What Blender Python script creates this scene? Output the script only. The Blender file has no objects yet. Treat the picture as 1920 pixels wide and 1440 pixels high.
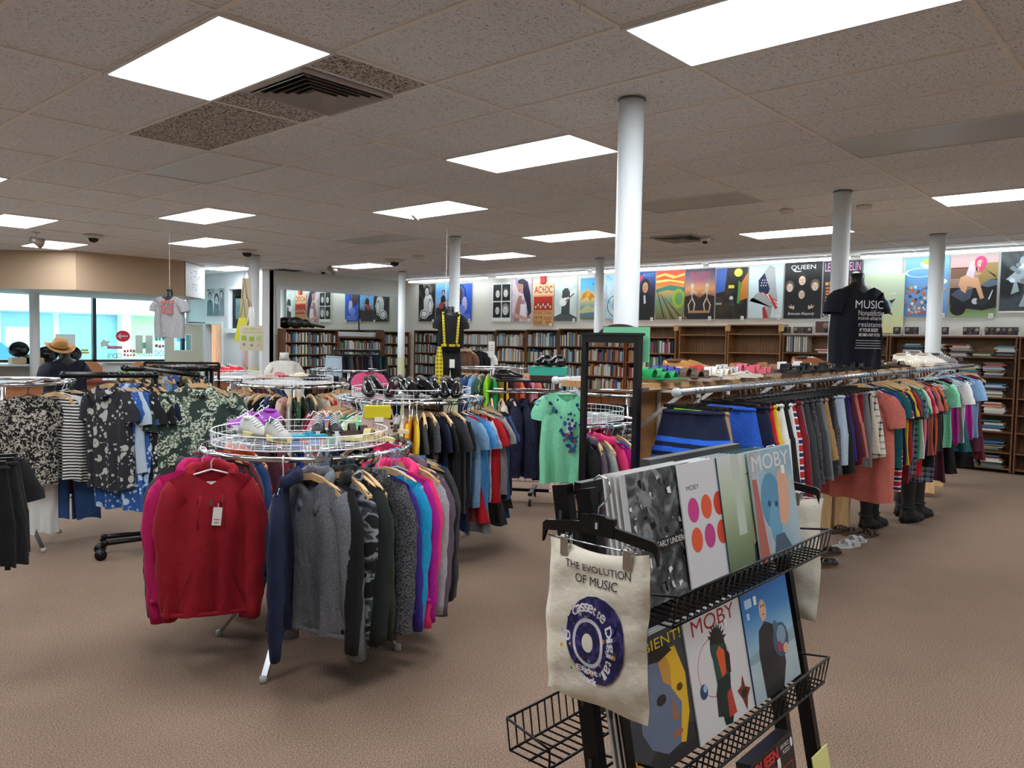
import bpy, bmesh, math, random
from mathutils import Vector, Matrix
PI = math.pi
rnd = random.Random(7)
SC = bpy.context.scene
COL = SC.collection
# ------------------------------------------------------------------ camera
F, YAW, PITCH, ROLL = 1479.7, 0.7306, -0.05294, 0.01952
HC, ZC = 1.60, 2.978
_d = Vector((math.cos(YAW)*math.cos(PITCH), math.sin(YAW)*math.cos(PITCH), math.sin(PITCH)))
_r = Vector((math.sin(YAW), -math.cos(YAW), 0))
_u = _r.cross(_d)
RV = math.cos(ROLL)*_r + math.sin(ROLL)*_u
UV = -math.sin(ROLL)*_r + math.cos(ROLL)*_u
cam = bpy.data.cameras.new('camera'); co = bpy.data.objects.new('camera', cam); COL.objects.link(co)
cam.sensor_width = 36; cam.lens = F/1920*36; cam.clip_start = .05; cam.clip_end = 300
M = Matrix((RV, UV, -_d)).transposed().to_4x4(); M.translation = (0, 0, HC)
co.matrix_world = M
SC.camera = co
# ------------------------------------------------------------------ exposure and sky
SC.view_settings.view_transform = 'Standard'; SC.view_settings.look = 'None'
SC.view_settings.gamma = 1; SC.view_settings.exposure = 0.38; SC.view_settings.use_curve_mapping = False
W = bpy.data.worlds.new('sky'); SC.world = W; W.use_nodes = True
W.node_tree.nodes['Background'].inputs[0].default_value = (.85, .95, 1, 1)
W.node_tree.nodes['Background'].inputs[1].default_value = 7.0
LAMP = 14.0       # radiance of the ceiling panels
SC.cycles.max_bounces = 8; SC.cycles.diffuse_bounces = 4; SC.cycles.glossy_bounces = 4
SC.cycles.transparent_max_bounces = 12
SC.cycles.use_denoising = True
SC.cycles.sample_clamp_indirect = 6

def ray(px, py): return _d + RV*((px-960)/F) - UV*((py-720)/F)
def on(axis, v, px, py):
    q = ray(px, py); c = (0, 0, HC); t = (v-c[axis])/q[axis]
    return Vector(c)+q*t
def at(px, py, t):
    q = ray(px, py); return Vector((0, 0, HC))+q*(t/math.hypot(q.x, q.y))
# grid of the suspended ceiling: 0.61 m by 1.22 m cells
GX = lambda i: i*.61+1.6916
GY = lambda j: j*1.22+4.4589

# ------------------------------------------------------------------ materials
_m = {}
def lin(c):
    if isinstance(c, str):
        c = c.lstrip('#'); c = tuple(int(c[i:i+2], 16)/255 for i in (0, 2, 4))
        c = tuple(((x+.055)/1.055)**2.4 if x > .04045 else x/12.92 for x in c)
    return tuple(c)+(1,)
def mat(c, rough=.6, metal=0., emit=0., spec=.5, bump=0., bscale=200.):
    k = (c, rough, metal, emit, bump, bscale)
    if k in _m: return _m[k]
    m = bpy.data.materials.new('paint'); m.use_nodes = True; n = m.node_tree.nodes; b = n['Principled BSDF']
    b.inputs['Base Color'].default_value = lin(c); b.inputs['Roughness'].default_value = rough
    b.inputs['Metallic'].default_value = metal
    if emit: b.inputs['Emission Color'].default_value = lin(c); b.inputs['Emission Strength'].default_value = emit
    if bump: addbump(m, b, bump, bscale)
    m.diffuse_color = lin(c); _m[k] = m; return m
def addbump(m, b, s, sc, coord='Object'):
    N, L = m.node_tree.nodes, m.node_tree.links
    t = N.new('ShaderNodeTexNoise'); t.inputs['Scale'].default_value = sc
    tc = N.new('ShaderNodeTexCoord'); L.new(tc.outputs[coord], t.inputs['Vector'])
    u = N.new('ShaderNodeBump'); u.inputs['Strength'].default_value = s; u.inputs['Distance'].default_value = .002
    L.new(t.outputs['Fac'], u.inputs['Height']); L.new(u.outputs['Normal'], b.inputs['Normal'])
class NT:
    def __init__(s, name='pattern', rough=.8, metal=0):
        s.m = bpy.data.materials.new(name); s.m.use_nodes = True; s.N = s.m.node_tree.nodes; s.L = s.m.node_tree.links
        s.b = s.N['Principled BSDF']; s.b.inputs['Roughness'].default_value = rough; s.b.inputs['Metallic'].default_value = metal
    def coord(s, kind='Object', scale=(1, 1, 1), rot=(0, 0, 0)):
        tc = s.N.new('ShaderNodeTexCoord'); mp = s.N.new('ShaderNodeMapping'); s.L.new(tc.outputs[kind], mp.inputs[0])
        mp.inputs['Scale'].default_value = scale; mp.inputs['Rotation'].default_value = rot; return mp.outputs[0]
    def node(s, t, vec=None, **kw):
        n = s.N.new(t)
        if vec is not None: s.L.new(vec, n.inputs['Vector'])
        for k, v in kw.items():
            k = k.replace('_', ' ')
            if k in n.inputs: n.inputs[k].default_value = v
            else: setattr(n, k.replace(' ', '_'), v)
        return n
    def ramp(s, fac, stops, const=True):
        r = s.N.new('ShaderNodeValToRGB'); s.L.new(fac, r.inputs[0]); e = r.color_ramp.elements
        if const: r.color_ramp.interpolation = 'CONSTANT'
        while len(e) < len(stops): e.new(.5)
        for q, (p, c) in zip(e, stops): q.position = p; q.color = lin(c)
        return r.outputs[0]
    def mix(s, fac, a, b, mode='MIX'):
        x = s.N.new('ShaderNodeMix'); x.data_type = 'RGBA'; x.blend_type = mode
        for i, v in ((0, fac), (6, a), (7, b)):
            if isinstance(v, bpy.types.NodeSocket): s.L.new(v, x.inputs[i])
            elif i == 0: x.inputs[0].default_value = v
            else: x.inputs[i].default_value = lin(v)
        return x.outputs[2]
    def done(s, col, bump=None, dist=.002, strength=.5):
        s.L.new(col, s.b.inputs['Base Color'])
        if bump is not None:
            u = s.N.new('ShaderNodeBump'); u.inputs['Strength'].default_value = strength; u.inputs['Distance'].default_value = dist
            s.L.new(bump, u.inputs['Height']); s.L.new(u.outputs['Normal'], s.b.inputs['Normal'])
        if s.m.name.startswith('fabric'):       # soft creases of hanging cloth
            w = s.node('ShaderNodeTexNoise', s.coord(scale=(1, 1, .45)), Scale=13., Detail=2., Distortion=.6)
            q = s.N.new('ShaderNodeBump'); q.inputs['Strength'].default_value = .8; q.inputs['Distance'].default_value = .018
            s.L.new(w.outputs[0], q.inputs['Height'])
            if bump is not None: s.L.new(q.outputs['Normal'], u.inputs['Normal'])
            else: s.L.new(q.outputs['Normal'], s.b.inputs['Normal'])
        return s.m
def cached(f):
    c = {}
    def g(*a, **k):
        q = (a, tuple(sorted(k.items())))
        if q not in c: c[q] = f(*a, **k)
        return c[q]
    return g
@cached
def cloth(c, k='plain', c2='#ffffff', c3='#808080'):
    t = NT('fabric', .92)
    if k == 'plain':
        n = t.node('ShaderNodeTexNoise', t.coord(), Scale=60., Detail=4.)
        return t.done(t.mix(.12, c, t.ramp(n.outputs[0], [(.3, '#000000'), (.7, '#ffffff')], False), 'OVERLAY'), n.outputs[0], .002, .4)
    if k == 'heather':
        n = t.node('ShaderNodeTexNoise', t.coord(scale=(1, 1, .5)), Scale=320., Detail=3.)
        return t.done(t.ramp(n.outputs[0], [(.3, c), (.7, c2)], False), n.outputs[0], .002, .5)
    if k == 'floral':
        v = t.node('ShaderNodeTexVoronoi', t.coord(), Scale=13.); n = t.node('ShaderNodeTexNoise', t.coord(), Scale=9.)
        v2 = t.node('ShaderNodeTexVoronoi', t.coord(), Scale=30.)
        a = t.ramp(v.outputs['Distance'], [(0, c3), (.1, c2), (.42, c)])
        b = t.ramp(v2.outputs['Distance'], [(0, c2), (.3, c)])
        f = t.ramp(n.outputs[0], [(0, '#000000'), (.5, '#ffffff')])
        return t.done(t.mix(f, a, b))
    if k == 'speck':
        n = t.node('ShaderNodeTexNoise', t.coord(), Scale=36., Detail=3., Distortion=1.5)
        return t.done(t.ramp(n.outputs[0], [(0, c), (.5, c3), (.53, c2), (.6, c), (.64, c2)]))
    if k == 'camo':
        n = t.node('ShaderNodeTexNoise', t.coord(scale=(1, 1, 1.8)), Scale=9., Detail=2.)
        return t.done(t.ramp(n.outputs[0], [(0, c), (.42, c2), (.5, c3), (.58, c)]))
    if k == 'palm':
        v = t.node('ShaderNodeTexVoronoi', t.coord(scale=(1, 1, .8)), Scale=9.)
        w = t.node('ShaderNodeTexNoise', t.coord(), Scale=70., Detail=2.)
        w2 = t.node('ShaderNodeTexNoise', t.coord(), Scale=16., Detail=3.)
        leaf = t.ramp(w.outputs[0], [(0, c), (.5, c2)])
        f = t.ramp(v.outputs['Distance'], [(0, '#ffffff'), (.5, '#000000')])
        f2 = t.ramp(w2.outputs[0], [(0, '#000000'), (.56, '#ffffff')])
        x = t.mix(f, c, leaf); return t.done(t.mix(f2, x, t.ramp(w.outputs[0], [(0, c3), (.52, c2)])))
    if k in ('stripe', 'vstripe'):
        w = t.node('ShaderNodeTexWave', t.coord(), Scale=14., bands_direction='Z' if k == 'stripe' else 'X')
        return t.done(t.ramp(w.outputs[0], [(0, c), (.5, c2)]))
    if k == 'bigstripe':
        w = t.node('ShaderNodeTexWave', t.coord(), Scale=4.2, bands_direction='Z')
        return t.done(t.ramp(w.outputs[0], [(0, c), (.45, c2), (.8, c3)]))
    if k == 'plaid':
        a = t.node('ShaderNodeTexWave', t.coord(), Scale=7., bands_direction='Z'); b = t.node('ShaderNodeTexWave', t.coord(), Scale=7., bands_direction='X')
        x = t.mix(.5, t.ramp(a.outputs[0], [(0, c), (.6, c2), (.85, c3)]), t.ramp(b.outputs[0], [(0, c), (.6, c2), (.85, c3)])); return t.done(x)
    if k == 'tiedye':
        n = t.node('ShaderNodeTexNoise', t.coord(), Scale=7., Detail=3., Distortion=1.5)
        return t.done(t.ramp(n.outputs[0], [(.35, c), (.5, c2), (.62, c3)], False))
    if k == 'knit':
        w = t.node('ShaderNodeTexWave', t.coord(), Scale=28., bands_direction='X'); 
        return t.done(t.ramp(w.outputs[0], [(0, c), (1, c2)], False), w.outputs[0], .004, .8)
    if k == 'fleck':
        n = t.node('ShaderNodeTexNoise', t.coord(), Scale=150., Detail=4.)
        return t.done(t.ramp(n.outputs[0], [(.4, c), (.62, c2)], False), n.outputs[0], .004, .8)
    if k == 'swim':
        w = t.node('ShaderNodeTexWave', t.coord(), Scale=6.5, Distortion=1.2, bands_direction='Z')
        g = t.node('ShaderNodeSeparateXYZ'); t.L.new(t.coord(), g.inputs[0])
        f = t.ramp(t.scale(g.outputs[2]), [(0, '#ffffff'), (.5, '#000000')])
        return t.done(t.mix(f, c, t.ramp(w.outputs[0], [(0, c), (.45, c2)])))
def _scale(s, sock):
    q = s.N.new('ShaderNodeMapRange'); s.L.new(sock, q.inputs[0]); q.inputs[1].default_value = -.5; q.inputs[2].default_value = -.0; return q.outputs[0]
NT.scale = _scale
@cached
def wood(c1, c2, scale=1.0, axis='X'):
    t = NT('wood', .55)
    s = {'X': (1, 9, 9), 'Y': (9, 1, 9), 'Z': (9, 9, 1)}[axis]
    n = t.node('ShaderNodeTexNoise', t.coord(scale=s), Scale=3.*scale, Detail=5., Distortion=1.2)
    return t.done(t.ramp(n.outputs[0], [(.3, c1), (.7, c2)], False), n.outputs[0], .001, .2)
CHROME = mat('#d8dade', .12, 1.); STEEL = mat('#9a9da0', .3, 1.); BLK = mat('#0c0c0d', .35); BLKM = mat('#131315', .45, .4)
WHT = mat('#e9e9e6', .4); WIRE = mat('#eceef0', .35); PAINTW = mat('#e8eef0', .5); PINE = wood('#b98a55', '#d9b07c'); PLY = wood('#a5764a', '#c59663', .6)
CASE = wood('#5f3d24', '#7b5232'); CASEL = wood('#8a5e36', '#a87848'); HWOOD = wood('#c49a66', '#dcb98a', 3)
PAPER = mat('#eceae4', .8)

# ------------------------------------------------------------------ mesh builder
class MB:
    def __init__(s): s.v = []; s.f = []; s.mi = []; s.mats = []; s.sm = []
    def mid(s, m):
        if m is None: return 0
        if m not in s.mats: s.mats.append(m)
        return s.mats.index(m)
    def add(s, vs, fs, m=None, smooth=False):
        o = len(s.v); i = s.mid(m); s.v += [tuple(x) for x in vs]
        for q in fs: s.f.append([o+k for k in q]); s.mi.append(i); s.sm.append(smooth)
    def box(s, x0, y0, z0, x1, y1, z1, m=None):
        vs = [(x, y, z) for x in (x0, x1) for y in (y0, y1) for z in (z0, z1)]
        s.add(vs, [(0, 1, 3, 2), (4, 6, 7, 5), (0, 4, 5, 1), (2, 3, 7, 6), (0, 2, 6, 4), (1, 5, 7, 3)], m)
    def obox(s, c, X, Y, Z, m=None):           # oriented box from centre and half axes
        c, X, Y, Z = map(Vector, (c, X, Y, Z))
        vs = [c+X*a+Y*b+Z*d for a in (-1, 1) for b in (-1, 1) for d in (-1, 1)]
        s.add(vs, [(0, 1, 3, 2), (4, 6, 7, 5), (0, 4, 5, 1), (2, 3, 7, 6), (0, 2, 6, 4), (1, 5, 7, 3)], m)
    def bar(s, a, b, w, h=None, m=None):
        a, b = Vector(a), Vector(b); h = h or w; d = (b-a); L = d.length; d.normalize()
        up = Vector((0, 0, 1)) if abs(d.z) < .95 else Vector((1, 0, 0)); r = d.cross(up).normalized(); u = r.cross(d)
        s.obox((a+b)/2, d*L/2, r*w/2, u*h/2, m)
    def tube(s, pts, r, n=8, m=None, closed=False, cap=True):
        pts = [Vector(p) for p in pts]; N = len(pts); rr = r if isinstance(r, (list, tuple)) else [r]*N
        prev = None; vs = []
        for i, p in enumerate(pts):
            a = pts[i-1] if (i or closed) else p; b = pts[(i+1) % N] if (i < N-1 or closed) else p
            d = (b-a).normalized()
            if prev is None:
                ref = Vector((0, 0, 1)) if abs(d.z) < .9 else Vector((1, 0, 0)); u = (ref-d*ref.dot(d)).normalized()
            else: u = (prev-d*prev.dot(d)).normalized()
            prev = u; w = d.cross(u)
            vs += [p+(u*math.cos(2*PI*k/n)+w*math.sin(2*PI*k/n))*rr[i] for k in range(n)]
        fs = [(i*n+k, i*n+(k+1) % n, ((i+1) % N)*n+(k+1) % n, ((i+1) % N)*n+k) for i in range(N if closed else N-1) for k in range(n)]
        if cap and not closed: fs += [list(range(n))[::-1], [(N-1)*n+k for k in range(n)]]
        s.add(vs, fs, m, n > 4)
    def cyl(s, a, b, r, n=16, m=None): s.tube([a, b], r, n, m)
    def rings(s, rows, m=None, cap0=False, cap1=False, smooth=True):   # list of closed loops of equal length
        n = len(rows[0]); vs = [p for r in rows for p in r]
        fs = [(i*n+k, i*n+(k+1) % n, (i+1)*n+(k+1) % n, (i+1)*n+k) for i in range(len(rows)-1) for k in range(n)]
        if cap0: fs.append(list(range(n))[::-1])
        if cap1: fs.append([(len(rows)-1)*n+k for k in range(n)])
        s.add(vs, fs, m, smooth)
    def lathe(s, prof, n=20, c=(0, 0, 0), m=None, sx=1, sy=1):
        s.rings([[(c[0]+r*sx*math.cos(2*PI*k/n), c[1]+r*sy*math.sin(2*PI*k/n), c[2]+z) for k in range(n)] for r, z in prof], m, True, True)
    def ell(s, c, rx, ry, rz, m=None, n=14):
        s.rings([[(c[0]+rx*math.sin(a)*math.cos(2*PI*k/n), c[1]+ry*math.sin(a)*math.sin(2*PI*k/n), c[2]-rz*math.cos(a)) for k in range(n)] for a in [PI*(j+.02)/8.04 for j in range(9)]], m, True, True)
    def grid(s, rows, m=None, smooth=True):
        n = len(rows[0]); s.add([p for r in rows for p in r], [(i*n+k, i*n+k+1, (i+1)*n+k+1, (i+1)*n+k) for i in range(len(rows)-1) for k in range(n-1)], m, smooth)
    def mesh(s, name):
        me = bpy.data.meshes.new(name); me.from_pydata(s.v, [], s.f)
        for m in s.mats: me.materials.append(m)
        me.polygons.foreach_set('material_index', s.mi); me.polygons.foreach_set('use_smooth', s.sm)
        bm = bmesh.new(); bm.from_mesh(me); bmesh.ops.recalc_face_normals(bm, faces=bm.faces); bm.to_mesh(me); bm.free()
        me.update(); return me
    def obj(s, name, m=None, parent=None, loc=(0, 0, 0), rz=0, **kw):
        me = s.mesh(name)
        if m is not None:
            if not me.materials: me.materials.append(m)
        return link(name, me, parent, loc, rz, **kw)
def link(name, data, parent=None, loc=(0, 0, 0), rz=0, label=None, cat=None, group=None, kind=None, m=None):
    o = bpy.data.objects.new(name, data); COL.objects.link(o); o.location = loc
    o.rotation_euler = rz if isinstance(rz, (tuple, list)) else (0, 0, rz)
    if parent: o.parent = parent
    tag(o, label, cat, group, kind)
    if m is not None and data is not None:
        if not data.materials: data.materials.append(m)
        o.material_slots[0].link = 'OBJECT'; o.material_slots[0].material = m
    return o
def tag(o, label=None, cat=None, group=None, kind=None):
    if label: o['label'] = label
    if cat: o['category'] = cat
    if group: o['group'] = group
    if kind: o['kind'] = kind
    return o
def empty(name, loc=(0, 0, 0), rz=0, **kw): return link(name, None, None, loc, rz, **kw)
def cbox(name, x0, y0, z0, x1, y1, z1, m, parent=None, **kw):
    b = MB(); b.box(x0, y0, z0, x1, y1, z1); return b.obj(name, m, parent, **kw)
@cached
def textmesh(s, shear=0.0, bold=0.0, space=1.0):
    cu = bpy.data.curves.new('t', 'FONT'); cu.body = s; cu.size = 1; cu.shear = shear; cu.offset = bold; cu.space_character = space; cu.align_x = 'LEFT'; cu.resolution_u = 4
    o = bpy.data.objects.new('t', cu); COL.objects.link(o); bpy.context.view_layer.update()
    me = bpy.data.meshes.new_from_object(o.evaluated_get(bpy.context.evaluated_depsgraph_get()))
    vs = [(v.co.x, v.co.y) for v in me.vertices]; fs = [tuple(p.vertices) for p in me.polygons]
    bpy.data.objects.remove(o); bpy.data.curves.remove(cu); bpy.data.meshes.remove(me)
    x0 = min(v[0] for v in vs); x1 = max(v[0] for v in vs); y0 = min(v[1] for v in vs); y1 = max(v[1] for v in vs)
    return [((x-x0)/(x1-x0), (y-y0)/(y1-y0)) for x, y in vs], fs
# flat printed pictures: local x right, z up, facing -y. elements in 0..1 coordinates
def art(b, w, h, els, y0=0., step=.0002, warp=None, bump_m=.5):
    y = y0
    for e in els:
        y -= step; k = e[0]; m = e[-1] if not isinstance(e[-1], str) else mat(e[-1], bump_m)
        T = warp or (lambda u, v, yy: (u*w, yy, v*h))
        def put(pts, fs): b.add([T(u, v, y) for u, v in pts], fs, m)
        if k == 'r': put([(e[1], e[2]), (e[3], e[2]), (e[3], e[4]), (e[1], e[4])], [(0, 1, 2, 3)])
        elif k == 'e': put([(e[1]+e[3]*math.cos(a*PI/10), e[2]+e[4]*math.sin(a*PI/10)) for a in range(20)], [tuple(range(20))])
        elif k == 'p': put(e[1], [tuple(range(len(e[1])))])
        elif k == 'g':   # subdivided ring: cx cy rx ry inner
            P = []; 
            for a in range(32): P += [(e[1]+e[3]*math.cos(a*PI/16), e[2]+e[4]*math.sin(a*PI/16)), (e[1]+e[5]*e[3]*math.cos(a*PI/16), e[2]+e[5]*e[4]*math.sin(a*PI/16))]
            put(P, [(2*a, 2*((a+1) % 32), 2*((a+1) % 32)+1, 2*a+1) for a in range(32)])
        elif k == 't':   # text x0 y0 x1 y1
            vs, fs = textmesh(e[1], *(e[6] if len(e) > 7 else ())); put([(e[2]+u*(e[4]-e[2]), e[3]+v*(e[5]-e[3])) for u, v in vs], fs)
        elif k == 'rt':  # rotated text: text cx cy width height angle
            vs, fs = textmesh(e[1], 0.0, .02); ca, sa = math.cos(e[6]), math.sin(e[6])
            put([(e[2]+((u-.5)*e[4]*ca-(v-.5)*e[5]*sa), e[3]+((u-.5)*e[4]*sa+(v-.5)*e[5]*ca)*w/h) for u, v in vs], fs)
    return y
def dashes(x0, y0, x1, y1, col, n=6, seed=1):
    r = random.Random(seed); o = []; x = x0
    for k in range(n):
        w = (x1-x0)/n; o.append(('r', x+w*.1, y0+(y1-y0)*r.uniform(0, .2), x+w*r.uniform(.6, .95), y1-(y1-y0)*r.uniform(0, .25), col)); x += w
    return o
@cached
def photo(c1, c2, c3, sc=5.0, dist=1.0):
    t = NT('print', .5); n = t.node('ShaderNodeTexNoise', t.coord('Generated'), Scale=sc, Detail=4., Distortion=dist)
    return t.done(t.ramp(n.outputs[0], [(.34, c1), (.5, c2), (.64, c3)], False))
@cached
def vgrad(*cs):
    t = NT('print', .5); g = t.node('ShaderNodeSeparateXYZ'); t.L.new(t.coord('Generated'), g.inputs[0])
    return t.done(t.ramp(g.outputs[2], [(i/(len(cs)-1), c) for i, c in enumerate(cs)], False))
def face(cx, cy, r, hair='#1a1614', skin='#c9a48c', ry=1.35, hs=1.25, asp=1.0):
    "a small drawn head: hair, face, eyes, nose, mouth (asp = height/width of the sheet)"
    k = r/asp
    return [('e', cx, cy+.25*k, r*hs, k*ry*1.15, hair), ('e', cx, cy-.1*k, r*.82, k*1.12, skin), ('e', cx-.32*r, cy+.12*k, r*.13, k*.09, '#15110f'), ('e', cx+.32*r, cy+.12*k, r*.13, k*.09, '#15110f'),
            ('p', [(cx-.06*r, cy+.1*k), (cx+.12*r, cy-.3*k), (cx-.12*r, cy-.3*k)], '#8d6a58'), ('e', cx, cy-.6*k, r*.26, k*.08, '#7a3a34')]
# ================================================================== the room
XW, YB, XR, YWN = 12.30, 14.55, 8.70, 18.1
def carpet():
    t = NT('carpet', .95); v = t.coord()
    n = t.node('ShaderNodeTexNoise', v, Scale=150., Detail=3.); n2 = t.node('ShaderNodeTexNoise', v, Scale=1.2, Detail=3.); n3 = t.node('ShaderNodeTexNoise', v, Scale=420., Detail=1.)
    a = t.ramp(n.outputs[0], [(.36, '#453529'), (.5, '#816550'), (.63, '#b8987e')], False)
    b = t.ramp(n3.outputs[0], [(.35, '#54453a'), (.65, '#a08a78')], False)
    return t.done(t.mix(.15, t.mix(.45, a, b), t.ramp(n2.outputs[0], [(.4, '#5c4c40'), (.6, '#8f7a6a')], False)), n.outputs[0], .003, .5)
def tile():
    t = NT('ceiling tile', .95); v = t.coord()
    n = t.node('ShaderNodeTexNoise', t.coord(scale=(1, 1.6, 1), rot=(0, 0, .6)), Scale=62., Detail=2., Distortion=1.6)
    n2 = t.node('ShaderNodeTexNoise', v, Scale=.8)
    a = t.ramp(n.outputs[0], [(.34, '#5c5c5c'), (.42, '#eef2f6')], False)
    return t.done(t.mix(.3, a, t.ramp(n2.outputs[0], [(.35, '#dde0e2'), (.65, '#f0f3f6')], False)), n.outputs[0], .004, .5)
def wallpaint(c): return mat(c, .85, bump=.15, bscale=90.)
S = dict(kind='structure')
TILE = tile()
cbox('floor', -6, -6, -.1, 12.6, 19, 0, carpet(), **S)
cbox('ceiling', -6, -6, ZC+.004, 12.6, 19, ZC+.12, TILE, **S)
b = MB()
for i in range(-12, 19): b.box(GX(i)-.012, -6, ZC-.004, GX(i)+.012, 18.1, ZC+.01)
for j in range(-8, 12): b.box(-6, GY(j)-.012, ZC-.0035, 12.3, GY(j)+.012, ZC+.01)
b.obj('trim_1', mat('#f0ece6', .6), **S)
CREAM = wallpaint('#dcdbd2'); WHITEP = wallpaint('#e4e8ea')
cbox('wall_right', XW, -6, 0, XW+.15, YB+.15, ZC, CREAM, **S)
cbox('wall_back', XR, YB, 0, XW, YB+.15, ZC, wallpaint('#d3d1c9'), **S)
# wall at x = 8.7 with door opening and a small office window
b = MB()
x0, x1 = XR, XR+.14
dy0, dy1, dz = 16.42, 17.14, 1.87
wy0, wy1, wz0, wz1 = 15.15, 16.05, 1.78, 2.62
b.box(x0, YB, 0, x1, wy0, ZC); b.box(x0, wy0, 0, x1, wy1, wz0); b.box(x0, wy0, wz1, x1, wy1, ZC); b.box(x0, wy1, 0, x1, dy0, ZC)
b.box(x0, dy0, dz, x1, dy1, ZC); b.box(x0, dy1, 0, x1, YWN, ZC)
b.obj('wall_left', WHITEP, **S)
b = MB()
for (a0, a1, c0, c1) in ((wy0-.07, wy0, wz0-.07, wz1+.07), (wy1, wy1+.07, wz0-.07, wz1+.07), (wy0, wy1, wz1, wz1+.07)): b.box(x0-.03, a0, c0, x0, a1, c1)
b.box(x0-.07, wy0-.1, wz0-.1, x0, wy1+.1, wz0)
w1 = b.obj('window_1', mat('#eef1f2', .4), **S)
def glassmat(tint='#dff2f2'):
    m = bpy.data.materials.new('glass'); m.use_nodes = True; N, L = m.node_tree.nodes, m.node_tree.links; N.clear()
    o = N.new('ShaderNodeOutputMaterial'); tr = N.new('ShaderNodeBsdfTransparent'); tr.inputs[0].default_value = lin(tint)
    g = N.new('ShaderNodeBsdfGlossy'); g.inputs['Roughness'].default_value = .02; mx = N.new('ShaderNodeMixShader'); fr = N.new('ShaderNodeFresnel'); fr.inputs[0].default_value = 1.45
    L.new(fr.outputs[0], mx.inputs[0]); L.new(tr.outputs[0], mx.inputs[1]); L.new(g.outputs[0], mx.inputs[2]); L.new(mx.outputs[0], o.inputs[0]); return m
GLASS = glassmat()
cbox('window_pane', x0+.05, wy0, wz0, x0+.056, wy1, wz1, GLASS, w1)
# room beyond the door: timber panelling
cbox('wall_office', 10.6, 14.7, 0, 10.7, 19, ZC, WHITEP, **S)
b = MB()
for k in range(14): b.box(9.3, 15.9+k*.16, 0, 9.33, 15.9+k*.16+.155, 2.4)
b.obj('wall_panelling', wood('#9a5f2a', '#c38744', 1, 'Z'), **S)
b = MB(); b.box(x0-.02, dy0-.06, 0, x0, dy0, dz+.06); b.box(x0-.02, dy1, 0, x0, dy1+.06, dz+.06); b.box(x0-.02, dy0, dz, x0, dy1, dz+.06)
b.obj('trim_2', mat('#f0f2f2', .4), **S)
# open door leaf with a glazed panel
dr = empty('door_1', (8.66, 17.2, 0), **S)
b = MB(); X0, X1 = -.86, 0.
lz0, lz1, la, lb = 1.28, 1.62, -.66, -.28
b.box(X0, 0, 0, la, .04, 1.87); b.box(lb, 0, 0, X1, .04, 1.87); b.box(la, 0, 0, lb, .04, lz0); b.box(la, 0, lz1, lb, .04, 1.87)
b.obj('door_leaf', mat('#c9c9b8', .6), dr)
b = MB(); b.box(la-.02, -.01, lz0-.02, lb+.02, 0, lz0); b.box(la-.02, -.01, lz1, lb+.02, 0, lz1+.02); b.box(la-.02, -.01, lz0, la, 0, lz1); b.box(lb, -.01, lz0, lb+.02, 0, lz1); b.obj('glazing_bead', mat('#e8e8dc', .5), dr)
cbox('door_pane', la, .015, lz0, lb, .022, lz1, GLASS, dr)
b = MB(); b.tube([(X1, -.01, 1.9), (X1-.35, -.03, 1.9), (X1-.1, -.3, 1.9)], .012, 6); b.obj('door_closer', STEEL, dr)
# window wall
ZS = 1.0; XL = -6
b = MB(); b.box(XL, YWN, 0, XR+.1, YWN+.15, ZS); b.box(XL, YWN, 2.6, XR+.1, YWN+.15, ZC)
b.obj('wall_front', wallpaint('#e6e8e6'), **S)
b = MB(); b.box(XL, YWN-.12, ZS-.03, XR, YWN+.02, ZS); b.obj('trim_3', WHT, **S)
wn = empty('window_2', (0, YWN, 0), **S)
b = MB()
for x in (-2.6, .3, 3.3, 6.68, 8.64): b.box(x-.035, 0, ZS, x+.035, .1, 2.6)
b.box(XL, 0, ZS, XR, .1, ZS+.05); b.box(XL, 0, 2.55, XR, .1, 2.6)
b.obj('window_frame', mat('#3b3f42', .35, .6), wn)
cbox('window_pane', XL, .05, ZS, XR, .058, 2.6, GLASS, wn)
cbox('wall_far_left', -6.1, -6, 0, -6, YWN+.1, ZC, CREAM, **S)
cbox('wall_near', -6, -6.1, 0, 12.3, -6, ZC, CREAM, **S)
# interior wall behind the camera's left that carries bookcases seen in the mirror
# soffit over the sales counter
P = [(3.0, 17.0), (3.6, 15.9), (4.98, 14.28), (6.84, 14.28), (7.6, 15.02), (7.6, 17.2)]
zb = 2.33
b = MB()
for q in range(5):
    (xa, ya), (xb, yb) = P[q], P[q+1]
    b.add([(xa, ya, zb), (xb, yb, zb), (xb, yb, ZC), (xa, ya, ZC)], [(0, 1, 2, 3)], mat('#b89f84', .85, bump=.2, bscale=60.) if q < 4 else WHITEP)
b.add([(x, y, zb) for x, y in P], [tuple(range(6))], mat('#d9d9d4', .8))
b.obj('ceiling_soffit', **S)
# white notice board face of the soffit
c0, c1 = Vector((6.86, 14.29, 0)), Vector((7.585, 14.99, 0)); dd = (c1-c0).normalized(); L0 = (c1-c0).length
b = MB(); art(b, L0, .62, [('r', 0, 0, 1, 1, '#d3d6da')]); n = rnd
for k in range(26):
    x = .22+n.random()*.5; z = n.choice([.78, .72, .62, .55, .5, .28, .22, .36]) if n.random() < .9 else .4
    art(b, L0, .62, [('r', x, z, x+.02+n.random()*.05, z+.025, '#1c1c22')], y0=-.001)
b.obj('whiteboard', None, None, (c0.x-.004, c0.y-.012, zb+.005), math.atan2(dd.y, dd.x), label='white board with black marker scribbles on the soffit beside the hanging grey t-shirt', cat='sign')
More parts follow.
